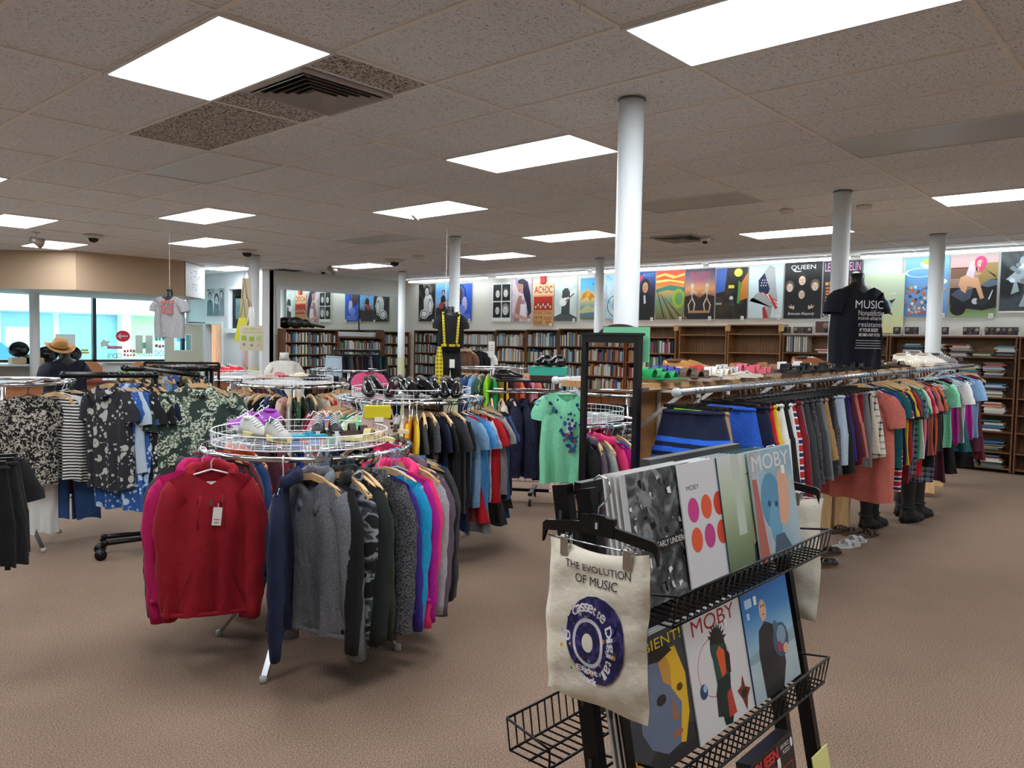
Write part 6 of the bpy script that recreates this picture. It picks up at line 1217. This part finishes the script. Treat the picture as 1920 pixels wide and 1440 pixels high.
record(2.075, .915, .592, .98, [('r', 0, 0, 1, 1, vgrad('#a4b8c0', '#b4c4c8', '#8cb4cc', '#3c80bc', '#2a6cb4')), ('p', [(0, .35), (0, .42), (.3, .46), (.6, .42), (1, .48), (1, .35)], '#90a8b4'), ('p', [(.22, 0), (.2, .4), (.26, .6), (.4, .66), (.55, .6), (.7, .45), (.72, .2), (.6, 0)], '#23282e'), ('e', .4, .76, .075, .1, '#d8ac94'), ('e', .38, .8, .012, .01, K), ('e', .43, .8, .012, .01, K), ('p', [(.37, .73), (.43, .73), (.4, .715)], '#8c3c38'), ('e', .68, .42, .17, .16, '#3c5870'), ('e', .7, .46, .1, .09, '#7c9cb4'), ('e', .64, .36, .05, .05, '#a83844'), ('e', .76, .32, .06, .05, '#d8ac94'), ('e', .6, .56, .05, .06, '#4c6880'), ('r', .06, .84, .2, .92, '#b8d4ec'), ('r', .24, .84, .3, .92, '#eef2f4'), ('r', .07, .74, .12, .8, '#b8d4ec')], 3, 'blue sky record sleeve of a bald man holding a helmet on the lower tier', '#1c3c6c')
for k, (x, c, lab) in enumerate(((1.52, '#3c3e42', 'dark record sleeve behind the AMBIENT one, facing the other side'), (1.84, '#5c4438', 'brown record sleeve behind the white MOBY one'), (2.14, '#16181c', 'black record sleeve hidden behind the blue sky one'))):
    b = MB(); b.box(0, -.002, 0, SW, .002, SW, mat(c, .3)); b.obj('record_sleeve', None, None, (x, 1.075, .705), (.1, 0, 0), label=lab, cat='record', group='records on the foreground rack')
# puzzle box on the lowest tier
b = MB(); pw, ph_ = .27, .27; b.box(0, 0, 0, pw, .045, ph_, mat('#17171a', .35))
art(b, pw, ph_, [('r', .12, .02, .93, .72, '#c02c30'), ('r', .13, .03, .92, .71, '#151517'), ('t', 'QUEEN', .03, .82, .62, .96, (0, .05), '#c02430'), ('t', 'SHEER HEART ATTACK', .04, .76, .62, .8, '#c02430'), ('t', '500 PIECE', .68, .9, .9, .94, '#e8e8e8'), ('t', 'PUZZLE', .72, .84, .9, .88, '#e8e8e8'), ('r', .56, .74, .64, .84, '#ececec'), ('e', .95, .9, .03, .05, '#e8e8e8'), ('t', 'QUEEN', .18, .5, .52, .6, (0, .05), '#e0383c'), ('t', 'SHEER', .56, .56, .84, .67, (0, .04), '#d8343c'), ('t', 'HEART', .56, .43, .84, .54, (0, .04), '#d8343c'), ('t', 'ATTACK', .56, .3, .88, .41, (0, .04), '#d8343c')]+face(.3, .2, .09, '#2a1c18', '#c49878')+face(.55, .14, .09, '#2a1c18', '#c49878')+face(.8, .17, .08, '#3a2c18', '#c49878'), y0=-.001, bump_m=.3)
b.obj('puzzle_box', None, None, (2.02, .85, .19), (-.2, 0, 0), label='black QUEEN Sheer Heart Attack puzzle box at the bottom of the rack', cat='box')
b = MB(); b.box(0, 0, 0, .12, .003, .16, mat('#e0dc8c', .6)); b.obj('price_card', None, None, (2.36, .83, .2), (-.2, 0, 0), label='pale yellow card at the lower right beside the puzzle box', cat='card')
# tote bags clipped to hangers at both ends
def tote(name_label, w, h, els, D=.012, seed=1, right=False):
    b = MB(); r = random.Random(seed); ph1 = r.random()*6
    W_ = lambda x: 1
    def P_(u, v, s):
        e = (1-abs(2*u-1)**8)*(1-abs(2*v-1)**10)
        top = max(0, v-.82)/.18; sag = .018*top*math.sin(PI*u)**1*1.2
        edge = 1-.03*v*(1 if not right else .4); x = (u-.5)*w*edge+.004*math.sin(v*9+ph1)
        f = .004*math.sin(x*40+v*5+ph1)*(.3+.7*(1-v))+.002*math.sin(x*25-v*22)
        return (x, s*(D*e+.001)+f, -h+v*h-sag)
    N1, N2 = 28, 30
    for s in (-1, 1): b.grid([[P_(i/N1, j/N2, s) for i in range(N1+1)] for j in range(N2+1)])
    c = MB()
    if els: 
        def wf(u, v, yy):
            p = P_(u, v, -1); return (p[0], p[1]+yy, p[2])
        return b, els, wf
    return b, None, None
CANVAS = NT('canvas', .95); _n = CANVAS.node('ShaderNodeTexNoise', CANVAS.coord(), Scale=14., Detail=4.); CANVAS = CANVAS.done(CANVAS.mix(.3, '#e8dfca', '#f6f0e0'), _n.outputs[0], .012, .6)
def subdiv_els(b, w, h, els, wf):
    "draw flat art, finely cut so that it follows the cloth"
    y = 0
    for e in els:
        y -= .0004; t = MB(); art(t, 1, 1, [e], y0=0, step=0); bm = bmesh.new()
        me = t.mesh('x'); bm.from_mesh(me); bmesh.ops.triangulate(bm, faces=bm.faces)
        for _ in range(3): 
            ed = [q for q in bm.edges if q.calc_length() > .06]
            if ed: bmesh.ops.subdivide_edges(bm, edges=ed, cuts=1); bmesh.ops.triangulate(bm, faces=bm.faces)
        bm.verts.index_update()
        b.add([wf(v.co.x, v.co.z, y-.0012) for v in bm.verts], [[v.index for v in f.verts] for f in bm.faces], t.mats[0]); bm.free(); bpy.data.meshes.remove(me)
def clip_hanger_big(loc, rz, label):
    o = empty('clip_hanger', loc, rz, label=label, cat='hanger')
    b = MB(); b.rings([[(x, y, z+q) for y, q in ((-.005, -h_), (.005, -h_), (.005, h_), (-.005, h_))] for x, z, h_ in ((-.155, -.03, .022), (-.145, -.012, .012), (-.05, .0, .012), (-.02, .022, .012), (.02, .022, .012), (.05, .0, .012), (.145, -.012, .012), (.155, -.03, .022))], smooth=False, cap0=True, cap1=True); b.box(-.045, -.006, -.012, .045, .006, .03); b.obj('bar', mat('#0e0e0f', .3), o)
    c = MB(); c.box(-.008, -.0075, .0, .008, -.006, .022, mat('#1c1c1c', .5)); vs, fs = textmesh('1'); c.add([((u-.5)*.006, -.008, .003+v*.014) for u, v in vs], fs, mat('#c8c8c8', .5)); c.obj('size_mark', None, o)
    b = MB(); b.tube([(-.14, 0, -.035), (.14, 0, -.035)], .0018, 6); b.obj('wire_rod', CHROME, o)
    b = MB(); b.tube([(0, 0, .03), (0, 0, .05), (.018, 0, .065), (.03, 0, .09), (.022, 0, .115), (.0, 0, .122), (-.015, 0, .11)], .0022, 6); b.obj('hook', CHROME, o)
    for s in (-.085, .085):
        b = MB(); b.box(s-.011, -.012, -.07, s+.011, -.006, -.022); b.box(s-.011, .006, -.07, s+.011, .012, -.022); b.tube([(s-.014, -.012, -.03), (s, -.02, -.026), (s+.014, -.012, -.03)], .002, 5); b.obj('clip', CHROME, o)
    return o
TX = 1.415; a_ = on(0, TX, 1030, 1003); c_ = on(0, TX, 1222, 1045); d_ = on(0, TX, 1010, 1285)
tw, th_ = (a_-c_).length, a_.z-d_.z+.0; tc = (a_+c_)/2
clip_hanger_big((TX, tc.y, tc.z+.035), -PI/2, 'black clip hanger holding the printed tote bag')
disc = [('e', .54, .42, .29, .27, photo('#1c1c50', '#262660', '#5c4a94', 9., 1.)), ]
RT = random.Random(4)
for q in range(60):
    a, r_ = RT.random()*6.28, RT.uniform(.14, .29); disc.append(('e', .54+r_*math.cos(a), .42+r_*.9*math.sin(a), *(lambda k: (k, k*.93))(RT.uniform(.004, .018)), RT.choice(['#e8b030', '#4cb8a0', '#6c5cb0', '#141440', '#8cc4d8', '#e8c860', '#3c2c70', '#4c5cb0'])))
disc += [('g', .54, .42, .16, .15, .84, '#e4e0ea'), ('e', .54, .42, .06, .056, '#e2dccb')]
def arc(t, cx, cy, r, a0, a1, cw, ch):
    o = []
    for q, chh in enumerate(t):
        a = a0+(a1-a0)*q/max(1, len(t)-1); o.append(('rt', chh, cx+r*math.cos(a), cy+r*.93*math.sin(a), cw*(1.3 if chh in 'mCDTE' else .55 if chh in 'itl' else 1), ch, a-PI/2, '#f2f0f4'))
    return o
disc += arc('Cassette', .54, .42, .235, 2.2, .95, .052, .055)+arc('Digital', .54, .42, .235, .5, -.75, .052, .055)+[('t', 'CD', .29, .40, .375, .465, (0, .05), '#f2f0f4'), ('t', 'Eight', .43, .235, .65, .28, (0, .04), '#f2f0f4'), ('t', 'Track', .44, .187, .64, .228, (0, .04), '#f2f0f4')]
els = [('t', 'THE EVOLUTION', .2, .83, .84, .89, '#2a2430'), ('t', 'OF MUSIC', .3, .745, .72, .80, '#2a2430')]+disc
b, els, wf = tote('x', tw, th_, els)
tb = b.obj('tote_bag', CANVAS, None, (TX, tc.y, tc.z+.005), -PI/2, label='cream tote bag printed THE EVOLUTION OF MUSIC clipped to the record rack', cat='bag')
b = MB(); subdiv_els(b, tw, th_, els, wf); b.obj('print', None, tb)
TX2 = 2.50; a_ = on(0, TX2, 1527, 935); PYC = a_.y+.14; c_ = on(0, TX2, 1530, 925)
clip_hanger_big((TX2, PYC, a_.z+.035), PI/2+.03, 'black clip hanger holding the plain tote bag at the right')
b, _, _ = tote('x', .33, .40, None, seed=4, right=True)
b.obj('tote_bag', CANVAS, None, (TX2, PYC, a_.z+.005), PI/2+.03, label='plain cream tote bag hanging at the right end of the record rack', cat='bag')
# ================================================================== hanging mannequins and other displays
def cord(p, label):
    b = MB(); b.tube([p, (p[0], p[1], ZC)], .003, 4); b.obj('hanging_cord', PAPER, None, label=label, cat='cord')
v = at(846, 575, 9.4); z0 = v.z; rz = math.atan2(v.y, v.x)-PI/2
tn = torso((v.x, v.y, z0), rz, 'black hanging mannequin dressed in black vest and yellow suspenders', s=.74)
cord((v.x-.04, v.y+.05, z0), 'white cord holding the black dressed mannequin')
gg = garment('shirt', fab('black'), (v.x, v.y, z0+.02), rz, 'black short sleeved shirt on the hanging mannequin', None, L=.5, W=.145, D=.104)
tr_ = garment('trousers', fab('black'), (v.x, v.y, z0-.36), rz, 'black trousers on the hanging mannequin', None, L=.56, W=.13, D=.085)
YP = cloth('#e0cc30', 'plaid', '#d8c02c', '#2c2810'); 
so = empty('suspenders', (v.x, v.y, z0), rz, label='yellow and black suspenders over the black shirt', cat='suspenders'); so.scale = (.72, .78, .76)
for s in (-1, 1):
    b = MB(); b.grid([[(s*(.13-.03*t)+dx, -.085-.058*min(1, t*4)-.002, -.10-.5*t) for dx in (-.018, .018)] for t in [k/10 for k in range(11)]]); b.grid([[(s*.13+dx, -.09+.16*t, -.095+.012*math.sin(PI*t)) for dx in (-.018, .018)] for t in [k/6 for k in range(7)]]); b.obj('strap', YP, so)
b = MB(); b.box(-.15, -.148, -.62, .15, -.142, -.585); b.obj('waist_strap', YP, so)
b = MB(); b.rings([[(x, y, z) for x, y in ((-w_, -.01), (w_, -.01), (w_, .01), (-w_, .01))] for z, w_ in ((0, .025), (-.2, .045), (-.36, .045), (-.45, .015))], smooth=False, cap0=True, cap1=True)
q_ = at(824, 650, 9.25); b.obj('plaid_tie', YP, None, (q_.x, q_.y, q_.z), rz, label='wide yellow plaid tie hanging at the left of the black mannequin', cat='tie')
b = MB(); b.box(-.03, -.155, -.78, .03, -.152, -.68, PAPER); b.obj('price_tag', None, tr_, (.02, .03, .42))
v = at(318, 543, 11.2); rz = math.atan2(v.y, v.x)-PI/2-.35
torso((v.x, v.y, v.z), rz, 'black hanging torso form wearing the grey t-shirt', hip=.5, s=.84); cord((v.x, v.y, v.z), 'white cord holding the grey t-shirt torso form')
gt = garment('t-shirt', fab('light grey'), (v.x, v.y, v.z+.01), rz, 'grey t-shirt with red print hanging before the soffit', None, L=.63, W=.175, D=.105)
b = MB(); art(b, .3, .26, dashes(.1, .7, 1, .95, '#b85c54', 4, 1)+dashes(.1, .4, 1, .62, '#b85c54', 5, 2)+dashes(.1, .08, .95, .32, '#b85c54', 4, 3), y0=-.128, warp=lambda u, w_, yy: (-.09+u*.2, yy, -.34+w_*.2)); b.obj('lettering', None, gt)
v = at(122, 662, 8.9); rz = math.atan2(v.y, v.x)-PI/2+.3
torso((v.x, v.y, v.z+.03), rz, 'dark torso form wearing a navy t-shirt and cowboy hat', s=.82); b = MB(); b.cyl((v.x, v.y, 0), (v.x, v.y, v.z-.5), .02, 10); b.cyl((v.x, v.y, 0), (v.x, v.y, .02), .18, 20); b.obj('stand', STEEL, None, label='metal stand under the navy t-shirt torso form', cat='stand')
garment('t-shirt', fab('navy') if 0 else cloth('#101626'), (v.x, v.y, v.z+.04), rz, 'navy t-shirt on the torso form under the cowboy hat', None, L=.62, W=.175, D=.115)
h = empty('cowboy_hat', (v.x-.06, v.y-.02, v.z+.055), (.42, .1, rz), label='tan leather cowboy hat on the navy t-shirt torso form', cat='hat'); h.scale = (.7, .7, .75)
LEA = wood('#9c6c34', '#c0904c', 3)
b = MB(); b.rings([[(rx*math.cos(a), ry*math.sin(a), z+zb_*abs(math.cos(a))**3) for a in [2*PI*k/28 for k in range(28)]] for rx, ry, z, zb_ in ((.10, .085, .0, 0), (.14, .13, -.005, .01), (.2, .17, -.01, .05), (.2, .17, -.004, .05), (.14, .13, .002, .01))]); b.obj('brim', LEA, h)
b = MB(); b.rings([[(rx*math.cos(a), ry*math.sin(a), z-dp*(1-abs(math.sin(a)))) for a in [2*PI*k/24 for k in range(24)]] for rx, ry, z, dp in ((.105, .09, 0, 0), (.1, .085, .06, 0), (.088, .07, .115, .01), (.06, .045, .12, .03), (.01, .01, .095, .0))], cap1=True); b.obj('crown', LEA, h)
b = MB(); b.tube([(.107*math.cos(a), .092*math.sin(a), .012) for a in [2*PI*k/24 for k in range(24)]], .009, 6, closed=True); b.obj('hat_band', mat('#4c2c14', .7), h)
v = at(533, 664, 11.0); rz = math.atan2(v.y, v.x)-PI/2
torso((v.x, v.y, v.z), rz, 'cream torso form under the white turtleneck', mat('#ded8cc', .6)); b = MB(); b.cyl((v.x, v.y, 0), (v.x, v.y, v.z-.6), .02, 10); b.cyl((v.x, v.y, 0), (v.x, v.y, .02), .18, 20); b.obj('stand', STEEL, None, label='metal stand under the white turtleneck bust', cat='stand')
tn_ = garment('sweater', cloth('#d8d6cc'), (v.x, v.y, v.z+.02), rz, 'white turtleneck sweater on a bust by the bookcases', None, L=.7, W=.2, D=.12)
b = MB(); b.lathe([(.066, -.1), (.06, -.03), (.058, .0), (.052, .0), (.052, -.1)], 20); b.obj('turtleneck_collar', cloth('#d8d6cc'), tn_)
v = at(693, 683, 10.6); b = MB(); rz = math.atan2(v.y, v.x)-PI/2
hanger('black', (v.x, v.y, v.z), rz, 'black hanger of the pink top on the far round rack', 'hangers on the far round rack'); garment('t-shirt', cloth('#e0447c', 'stripe', '#e87098'), (v.x, v.y, v.z), rz, 'bright pink top facing the camera above the far round rack', 'tops on the far round rack', L=.5, W=.17)
# straight rack of dark trousers before the back bookcases
a1, a2 = at(627, 655, 12.6), at(712, 653, 12.6); o = empty('straight_rack', (0, 0, 0), label='straight rack of dark trousers before the back bookcases', cat='clothes rack')
hz = (a1.z+a2.z)/2; b = MB(); b.tube([(a1.x, a1.y, hz-.02), (a2.x, a2.y, hz-.02)], .014, 8); b.obj('top_rail', BLK, o)
for p in (a1, a2): b = MB(); b.tube([(p.x, p.y, hz-.02), (p.x, p.y, .02)], .014, 8); b.bar((p.x-.2, p.y-.2, .02), (p.x+.2, p.y+.2, .02), .03); b.obj('end_frame', BLK, o)
ag = math.atan2(a2.y-a1.y, a2.x-a1.x)
hang_list([(k/17, 'trousers', ['light denim', 'black', 'navy', 'dark grey', 'charcoal', 'black', 'brown', 'black', 'plum', 'navy', 'black', 'grey', 'navy', 'charcoal', 'black', 'teal', 'black', 'dark grey'][k], 'clip', dict(full=0, turn=.7)) for k in range(18)], 'straight rack at the back', 'trousers on the straight rack', lambda t: ((a1.x+(a2.x-a1.x)*t, a1.y+(a2.y-a1.y)*t, hz-.003), ag+PI/2))
# dark coats hanging on the cream bookcase
for px, c, l in ((872, 'brown', 'dark brown jacket hanging in front of the cream books'), (893, 'black', 'black jacket hanging right of the brown one'), (903, 'white', 'white shirt hanging between the dark coats')):
    v = at(px, 646, 13.2); hanger('wooden' if px < 890 else 'black', v, -1.2, 'hanger of the %s' % l, 'hangers on the coat rail'); garment('jacket' if c != 'white' else 't-shirt', fab(c), v, -1.2, l, 'coats hanging at the cream bookcase', L=.6, full=0)
c1_, c2_ = at(862, 645, 13.2), at(915, 645, 13.2); b = MB(); b.tube([(c1_.x, c1_.y, c1_.z-.015), (c2_.x, c2_.y, c1_.z-.015)], .012, 6)
for c in (c1_, c2_): b.tube([(c.x, c.y, c1_.z-.015), (c.x, c.y, 0)], .012, 6)
b.obj('coat_rail', BLK, None, label='black coat rail in front of the cream bookcase', cat='clothes rack')
v = at(922, 640, 13.0); b = MB(); b.box(-.05, 0, -.26, .05, .003, .0, PAPER); art(b, .1, .26, dashes(.2, .7, .8, .76, '#85888c', 3)+dashes(.2, .55, .8, .61, '#85888c', 3)+dashes(.2, .4, .8, .46, '#85888c', 3), warp=lambda u, w_, yy: (-.05+u*.1, yy, -.26+w_*.26)); b.tube([(0, .002, 0), (0, .002, .12)], .002, 4); b.obj('paper_sign', None, None, v, -.95, label='white paper sign hanging from the coat rail', cat='sign')
# rolling grid rack with teal box
g0 = at(1002, 760, 7.9); rz = math.atan2(g0.y, g0.x)-PI/2-.1; gz = 1.6-(709-640)/1480*7.9
o = empty('grid_rack', (g0.x, g0.y, 0), rz, label='black wire grid rack on casters under the teal shoe box', cat='clothes rack')
cbox('top_shelf', -.36, -.25, gz-.02, .42, .25, gz, BLKM, o)
for sx in (-.3, .3):
    b = MB(); b.box(sx-.012, -.012, .12, sx+.012, .012, gz-.02); b.obj('upright', BLKM, o)
b = MB()
for k in range(9): b.tube([(-.3+.075*k, 0, .2), (-.3+.075*k, 0, gz-.03)], .003, 4)
for k in range(9): b.tube([(-.3, 0, .2+.1*k), (.3, 0, .2+.1*k)], .003, 4)
b.obj('wire_grid', BLK, o)
b = MB(); b.box(-.32, -.02, .1, .32, .02, .13); b.box(-.02, -.25, .1, .02, .25, .13); b.obj('base', BLKM, o)
for sx, sy in ((-.3, 0), (.3, 0), (0, -.25), (0, .25)): b = MB(); b.cyl((sx-.01, sy, .035), (sx+.01, sy, .035), .035, 12); b.obj('caster', BLK, o)
for q, yy in enumerate((-.22, .22)): b = MB(); b.tube([(-.45, yy, gz-.12), (.4, yy, gz-.12)], .012, 8); b.obj('arm', CHROME, o)
ca, sa = math.cos(rz), math.sin(rz)
hang_list([(-.40, 'sweater', 'grey', 'wooden', dict(turn=.25, L=.78, D=.04)), (-.30, 'cardigan', 'cream', 'wooden', dict(turn=.2, L=.9, D=.04)), (-.2, 'jacket', 'puffer navy', 'wooden', dict(L=.8, D=.06, turn=.3)), (-.08, 'jacket', 'puffer navy', 'black', dict(L=.82, D=.06, turn=.5, label='quilted navy coat nearest the mint t-shirt')), (.06, 'jacket', 'black', 'black', dict(L=.85, D=.05, turn=.5)), (.2, 'jacket', 'black', 'black', dict(L=.85))], 'grid rack', 'coats on the grid rack', lambda t: ((g0.x+t*ca+.22*sa, g0.y+t*sa-.22*ca, gz-.105), rz-PI/2))
v = Vector((g0.x+.1, g0.y-.1, gz)); cb = empty('shoe_box', v, rz, label='teal shoe box with brown base on the black grid rack', cat='box')
cbox('box_base', -.18, -.12, 0, .18, .12, .07, mat('#4c2c20', .7), cb); cbox('lid', -.185, -.125, .045, .185, .125, .13, mat('#3cc0a4', .5), cb)
for s_, px in ((0, 1000), (1, 1018)):
    shoe('dress', '#0e0e10', (v.x+(s_-.5)*.13*ca, v.y+(s_-.5)*.13*sa, gz+.145), rz-PI/2-.4, 'black heeled shoe on the teal shoe box, %s' % ('right one' if s_ else 'left one'), 'shoes on the teal box', s=1.25)
for q in range(3): shoe('dress', ['#2c2420', '#3c3430', '#d8d0d0'][q], (g0.x-.3*ca+q*.07, g0.y-.3*sa-.05+q*.09, gz+.014), rz+.2*q, ['dark loafer at the left end of the grid rack top', 'brown loafer behind the dark one on the grid rack', 'white and red trainer on the grid rack top'][q], 'shoes on the grid rack')
# ================================================================== counter area
cn = empty('sales_counter', (3.2, 13.0, 0), label='brown sales counter with a dark red edge below the windows', cat='counter')
cbox('front_panel', 0, 0, 0, 4.3, .05, .84, wood('#8a5430', '#a56c42'), cn); cbox('counter_top', -.03, -.06, .84, 4.33, .75, .88, mat('#6c2a20', .4), cn); cbox('side_panel', 4.25, .05, 0, 4.3, .7, .84, wood('#8a5430', '#a56c42'), cn)
for q, (px, c, l) in enumerate(((172, '#a06c44', 'brown cardboard divider box on the counter beneath the green bins'), (260, '#b87c44', 'tan arched box above the left green bin'), (283, '#b88454', 'tan arched box right of the first one'), (320, '#7c6c5c', 'grey brown arched box left of the door'), (378, '#8c6c54', 'dark tan arched box near the side door'))):
    v = on(1, 13.4, px, 690); o = empty('arched_box', (v.x, 13.4, .882), label=l if q else 'brown cardboard box with an arched lid on the counter', cat='box')
    w_ = .13 if q == 0 else .11; hh = .25 if q else .26; cbox('box', -w_*1.25, 0, 0, w_*1.25, .2, hh*.8, mat(c, .8), o)
    b = MB(); P0 = [(w_*math.cos(a), 0, hh*.8+.07*math.sin(a)) for a in [PI*k/12 for k in range(13)]]; b.rings([P0, [(x, .02, z) for x, y, z in P0]], cap0=True, cap1=True, smooth=False); b.obj('arched_lid', mat(c, .8), o)
for px, c, l in ((250, '#58b03c', 'bright green bin on the counter, left one'), (272, '#4ca434', 'bright green bin on the counter, right one'), (383, '#48b83c', 'small green box by the side door')):
    v = on(1, 13.2, px, 690); b = MB(); b.box(-.2 if px < 300 else -.06, 0, 0, .2 if px < 300 else .06, .18, .13); b.box(-.21 if px < 300 else -.065, -.005, .11, .21 if px < 300 else .065, .185, .13); b.obj('green_bin', mat(c, .4), None, (v.x, 13.12, .883), label=l, cat='bin')
# black display board with lettering
v = at(342, 688, 9.3); rz = math.atan2(v.y, v.x)-PI/2; o = empty('display_stand', (v.x, v.y, 0), rz, label='black metal display frame lettered OLYMPIA behind the palm shirt', cat='display stand')
zt = v.z+.05; 
for s in (-.37, .37): b = MB(); b.box(s-.014, -.014, 0, s+.014, .014, zt); b.obj('post', BLKM, o)
b = MB(); b.box(-.37, -.016, zt-.02, .37, .016, zt+.005); b.box(-.3, -.012, zt-.1, .37, .0, zt-.03); art(b, .6, .08, [('t', 'OLYMPIA', .0, .25, .75, .85, (0, .03), '#e8e8e8')], warp=lambda u, w_, yy: (-.2+u*.6, -.013+yy, zt-.10+w_*.08)); b.mats.insert(0, BLKM) if BLKM not in b.mats else None
b.mi = [0]*12+[len(b.mats)-1]*(len(b.f)-12); b.obj('name_board', None, o)
# helmets and boxes on the window sill
v = on(1, 17.4, 25, 685); w_ = on(1, 17.4, 160, 685)
tb_ = empty('window_table', (v.x-.6, 17.2, 0), label='long low table along the shop window', cat='table'); zt_ = on(1, 17.4, 60, 682).z; cbox('table_top', 0, 0, zt_-.04, w_.x-v.x+.9, .8, zt_, mat('#d8dcdc', .5), tb_)
for x in (.05, w_.x-v.x+.8): cbox('leg', x, .05, 0, x+.05, .1, zt_-.04, STEEL, tb_); cbox('leg', x, .6, 0, x+.05, .65, zt_-.04, STEEL, tb_)
for px, l in ((38, 'pine box under the left helmet'), (64, 'second pine box right of the helmet')):
    q = on(1, 17.4, px, 680); b = MB(); b.box(-.16, -.12, 0, .16, .12, .12); b.box(-.155, -.13, .02, -.02, -.12, .1); b.box(.0, -.13, .02, .155, -.12, .1); b.obj('pine_box', mat('#dcb890', .6), None, (q.x, 17.45, zt_+.001), label=l, cat='box')
for k in range(5):
    q = on(1, 17.4, 62, 680); b = MB(); b.box(-.13, -.1, 0, .13, .1, .012); b.obj('magazine', mat(['#8c949c', '#dce4e8', '#5c6874', '#c8ccd0', '#3c4850'][k], .5), None, (q.x, 17.45, zt_+.122+k*.013), rnd.uniform(-.3, .3), label='%s in the small pile on the second pine box' % ['grey magazine at the bottom', 'pale blue magazine', 'slate magazine', 'light grey magazine', 'dark magazine on top'][k], cat='magazine', group='magazines by the helmets')
for px, py, r_, l in ((38, 655, .17, 'glossy black helmet on the boxes at the far left window'), (90, 660, .19, 'black helmet mostly hidden behind the white column'), (134, 660, .2, 'black helmet behind the cowboy hat')):
    v = on(1, 17.4, px, py); z = zt_+.001+(.122 if px == 38 else 0); b = MB(); b.ell((0, 0, r_*.95), r_*1.1, r_*1.2, r_*.95); ob = b.obj('helmet', mat('#0b0b0d', .1), None, (v.x, 17.5, z), label=l, cat='helmet')
    c = MB(); c.ell((.04, -r_*.8, r_*.8), r_*.5, r_*.45, r_*.3); c.obj('visor', mat('#3c4044', .15), ob)
# bags and signs hanging on the column at the left
v = at(463, 600, 13.4); rz = math.atan2(v.y, v.x)-PI/2
for px, py, w_, h_, c, l in ((462, 522, .09, .46, '#b4a68c', 'tan cloth bag hanging highest on the left column'), (458, 560, .08, .42, '#a89c84', 'second tan cloth bag on the left column'), (455, 596, .09, .38, '#c8c03c', 'yellow cloth bag hanging on the left column')):
    q = at(px, py, 13.5-.04*(py > 540)-.04*(py > 580)); b = MB(); b.rings([[(x-.04*t*(py > 580), y, -h_*t) for x, y in ((-w_*(.7+.3*t), -.03), (w_*(.7+.3*t), -.03), (w_*(.7+.3*t), .03), (-w_*(.7+.3*t), .03))] for t in (0, .3, .6, 1)], smooth=False, cap0=True, cap1=True)
    ob = b.obj('cloth_bag', mat(c, .9), None, q, rz, label=l, cat='bag'); c_ = MB(); c_.tube([(-.04, 0, 0), (0, 0, .32), (.04, 0, 0)], .006, 5); c_.obj('handle', mat(c, .9), ob)
q = at(472, 634, 13.2); b = MB(); b.box(-.18, -.02, -.20, .18, .02, .20, mat('#c4bba4', .85)); art(b, .36, .4, dashes(.15, .82, .85, .9, '#a4b070', 6)+dashes(.08, .7, .92, .77, '#a4b070', 8)+[('r', .08, .42, .28, .6, '#84ac3c'), ('r', .4, .38, .6, .56, '#84ac3c'), ('r', .7, .42, .9, .58, '#a8b878'), ('e', .18, .25, .06, .06, '#7c8c5c'), ('e', .5, .22, .06, .06, '#7c8c5c'), ('r', .7, .15, .88, .3, '#b4b494')], y0=-.021, warp=lambda u, w2, yy: (-.18+u*.36, yy, -.2+w2*.4))
ob = b.obj('paper_bag', None, None, q, rz, label='beige bag printed with green squares hanging on the left column', cat='bag'); c_ = MB(); c_.tube([(-.08, 0, .2), (-.02, .03, .5), (.02, .03, .5), (.06, 0, .2)], .006, 5); c_.obj('handle', PAPER, ob)
q = on(1, YB-.03, 502, 688); b = MB(); b.box(-.055, -.012, -.17, .055, 0, .17, mat('#c02430', .5)); art(b, .11, .34, [('t', 'FIRE', .15, .84, .85, .94, '#f0f0f0'), ('r', .42, .3, .58, .75, '#f0f0f0'), ('p', [(.2, .34), (.8, .34), (.5, .12)], '#f0f0f0')], y0=-.0125, warp=lambda u, w2, yy: (-.055+u*.11, yy, -.17+w2*.34)); b.obj('fire_sign', None, None, (q.x, YB-.001, q.z), label='red fire sign with a white down arrow on the back wall', cat='sign')
# toy figure boxes on top of the right bookcase
def toybox(px0, px1, ztop, n, label, c='#3c3430', h=.13):
    y0, y1 = on(0, 12.05, px0, 618).y, on(0, 12.05, px1, 618).y; w_ = y0-y1; o = empty('toy_box', (12.05, y0, 1.802), -PI/2, label=label, cat='box', group='window boxes of toy figures on the bookcase')
    b = MB(); b.box(0, 0, 0, w_, .1, h, mat('#e4e4e4', .4)); art(b, w_, h, [('r', .04, .14, .96, .93, mat(c, .3)), ('r', .04, .02, .96, .12, '#c8c0b8')], y0=-.0005); b.obj('carton', None, o)
    for k in range(n):
        f = MB(); cx = w_*(k+.5)/n; f.ell((cx, -.012, h*.62), h*.2, .012, h*.2, mat(['#8c7c70', '#4c4c50', '#a89484', '#5c6470'][k % 4], .5)); f.ell((cx, -.01, h*.3), h*.12, .01, h*.16, mat(['#2c2c30', '#6c6460', '#33383c'][k % 3], .5)); f.obj('toy_figure', None, o)
for a in ((1461, 1484, 0, 2, 'box of two toy figures at the left of the row'), (1486, 1525, 0, 3, 'box of three toy figures left of the red box'), (1674, 1690, 0, 1, 'small box with one toy figure right of the black t-shirt'), (1695, 1724, 0, 2, 'box of two toy figures left of the right column'), (1764, 1780, 0, 1, 'small toy box just right of the right column'), (1804, 1838, 0, 3, 'box of three toy figures under the motorcycle poster'), (1844, 1912, 0, 6, 'wide box of six toy figures at the right edge')):
    toybox(*a)
toybox(1527, 1570, 0, 1, 'larger red and dark toy box beside the second column', '#5c3830', .22)
# small bowl-like objects etc. on the near left wall rack
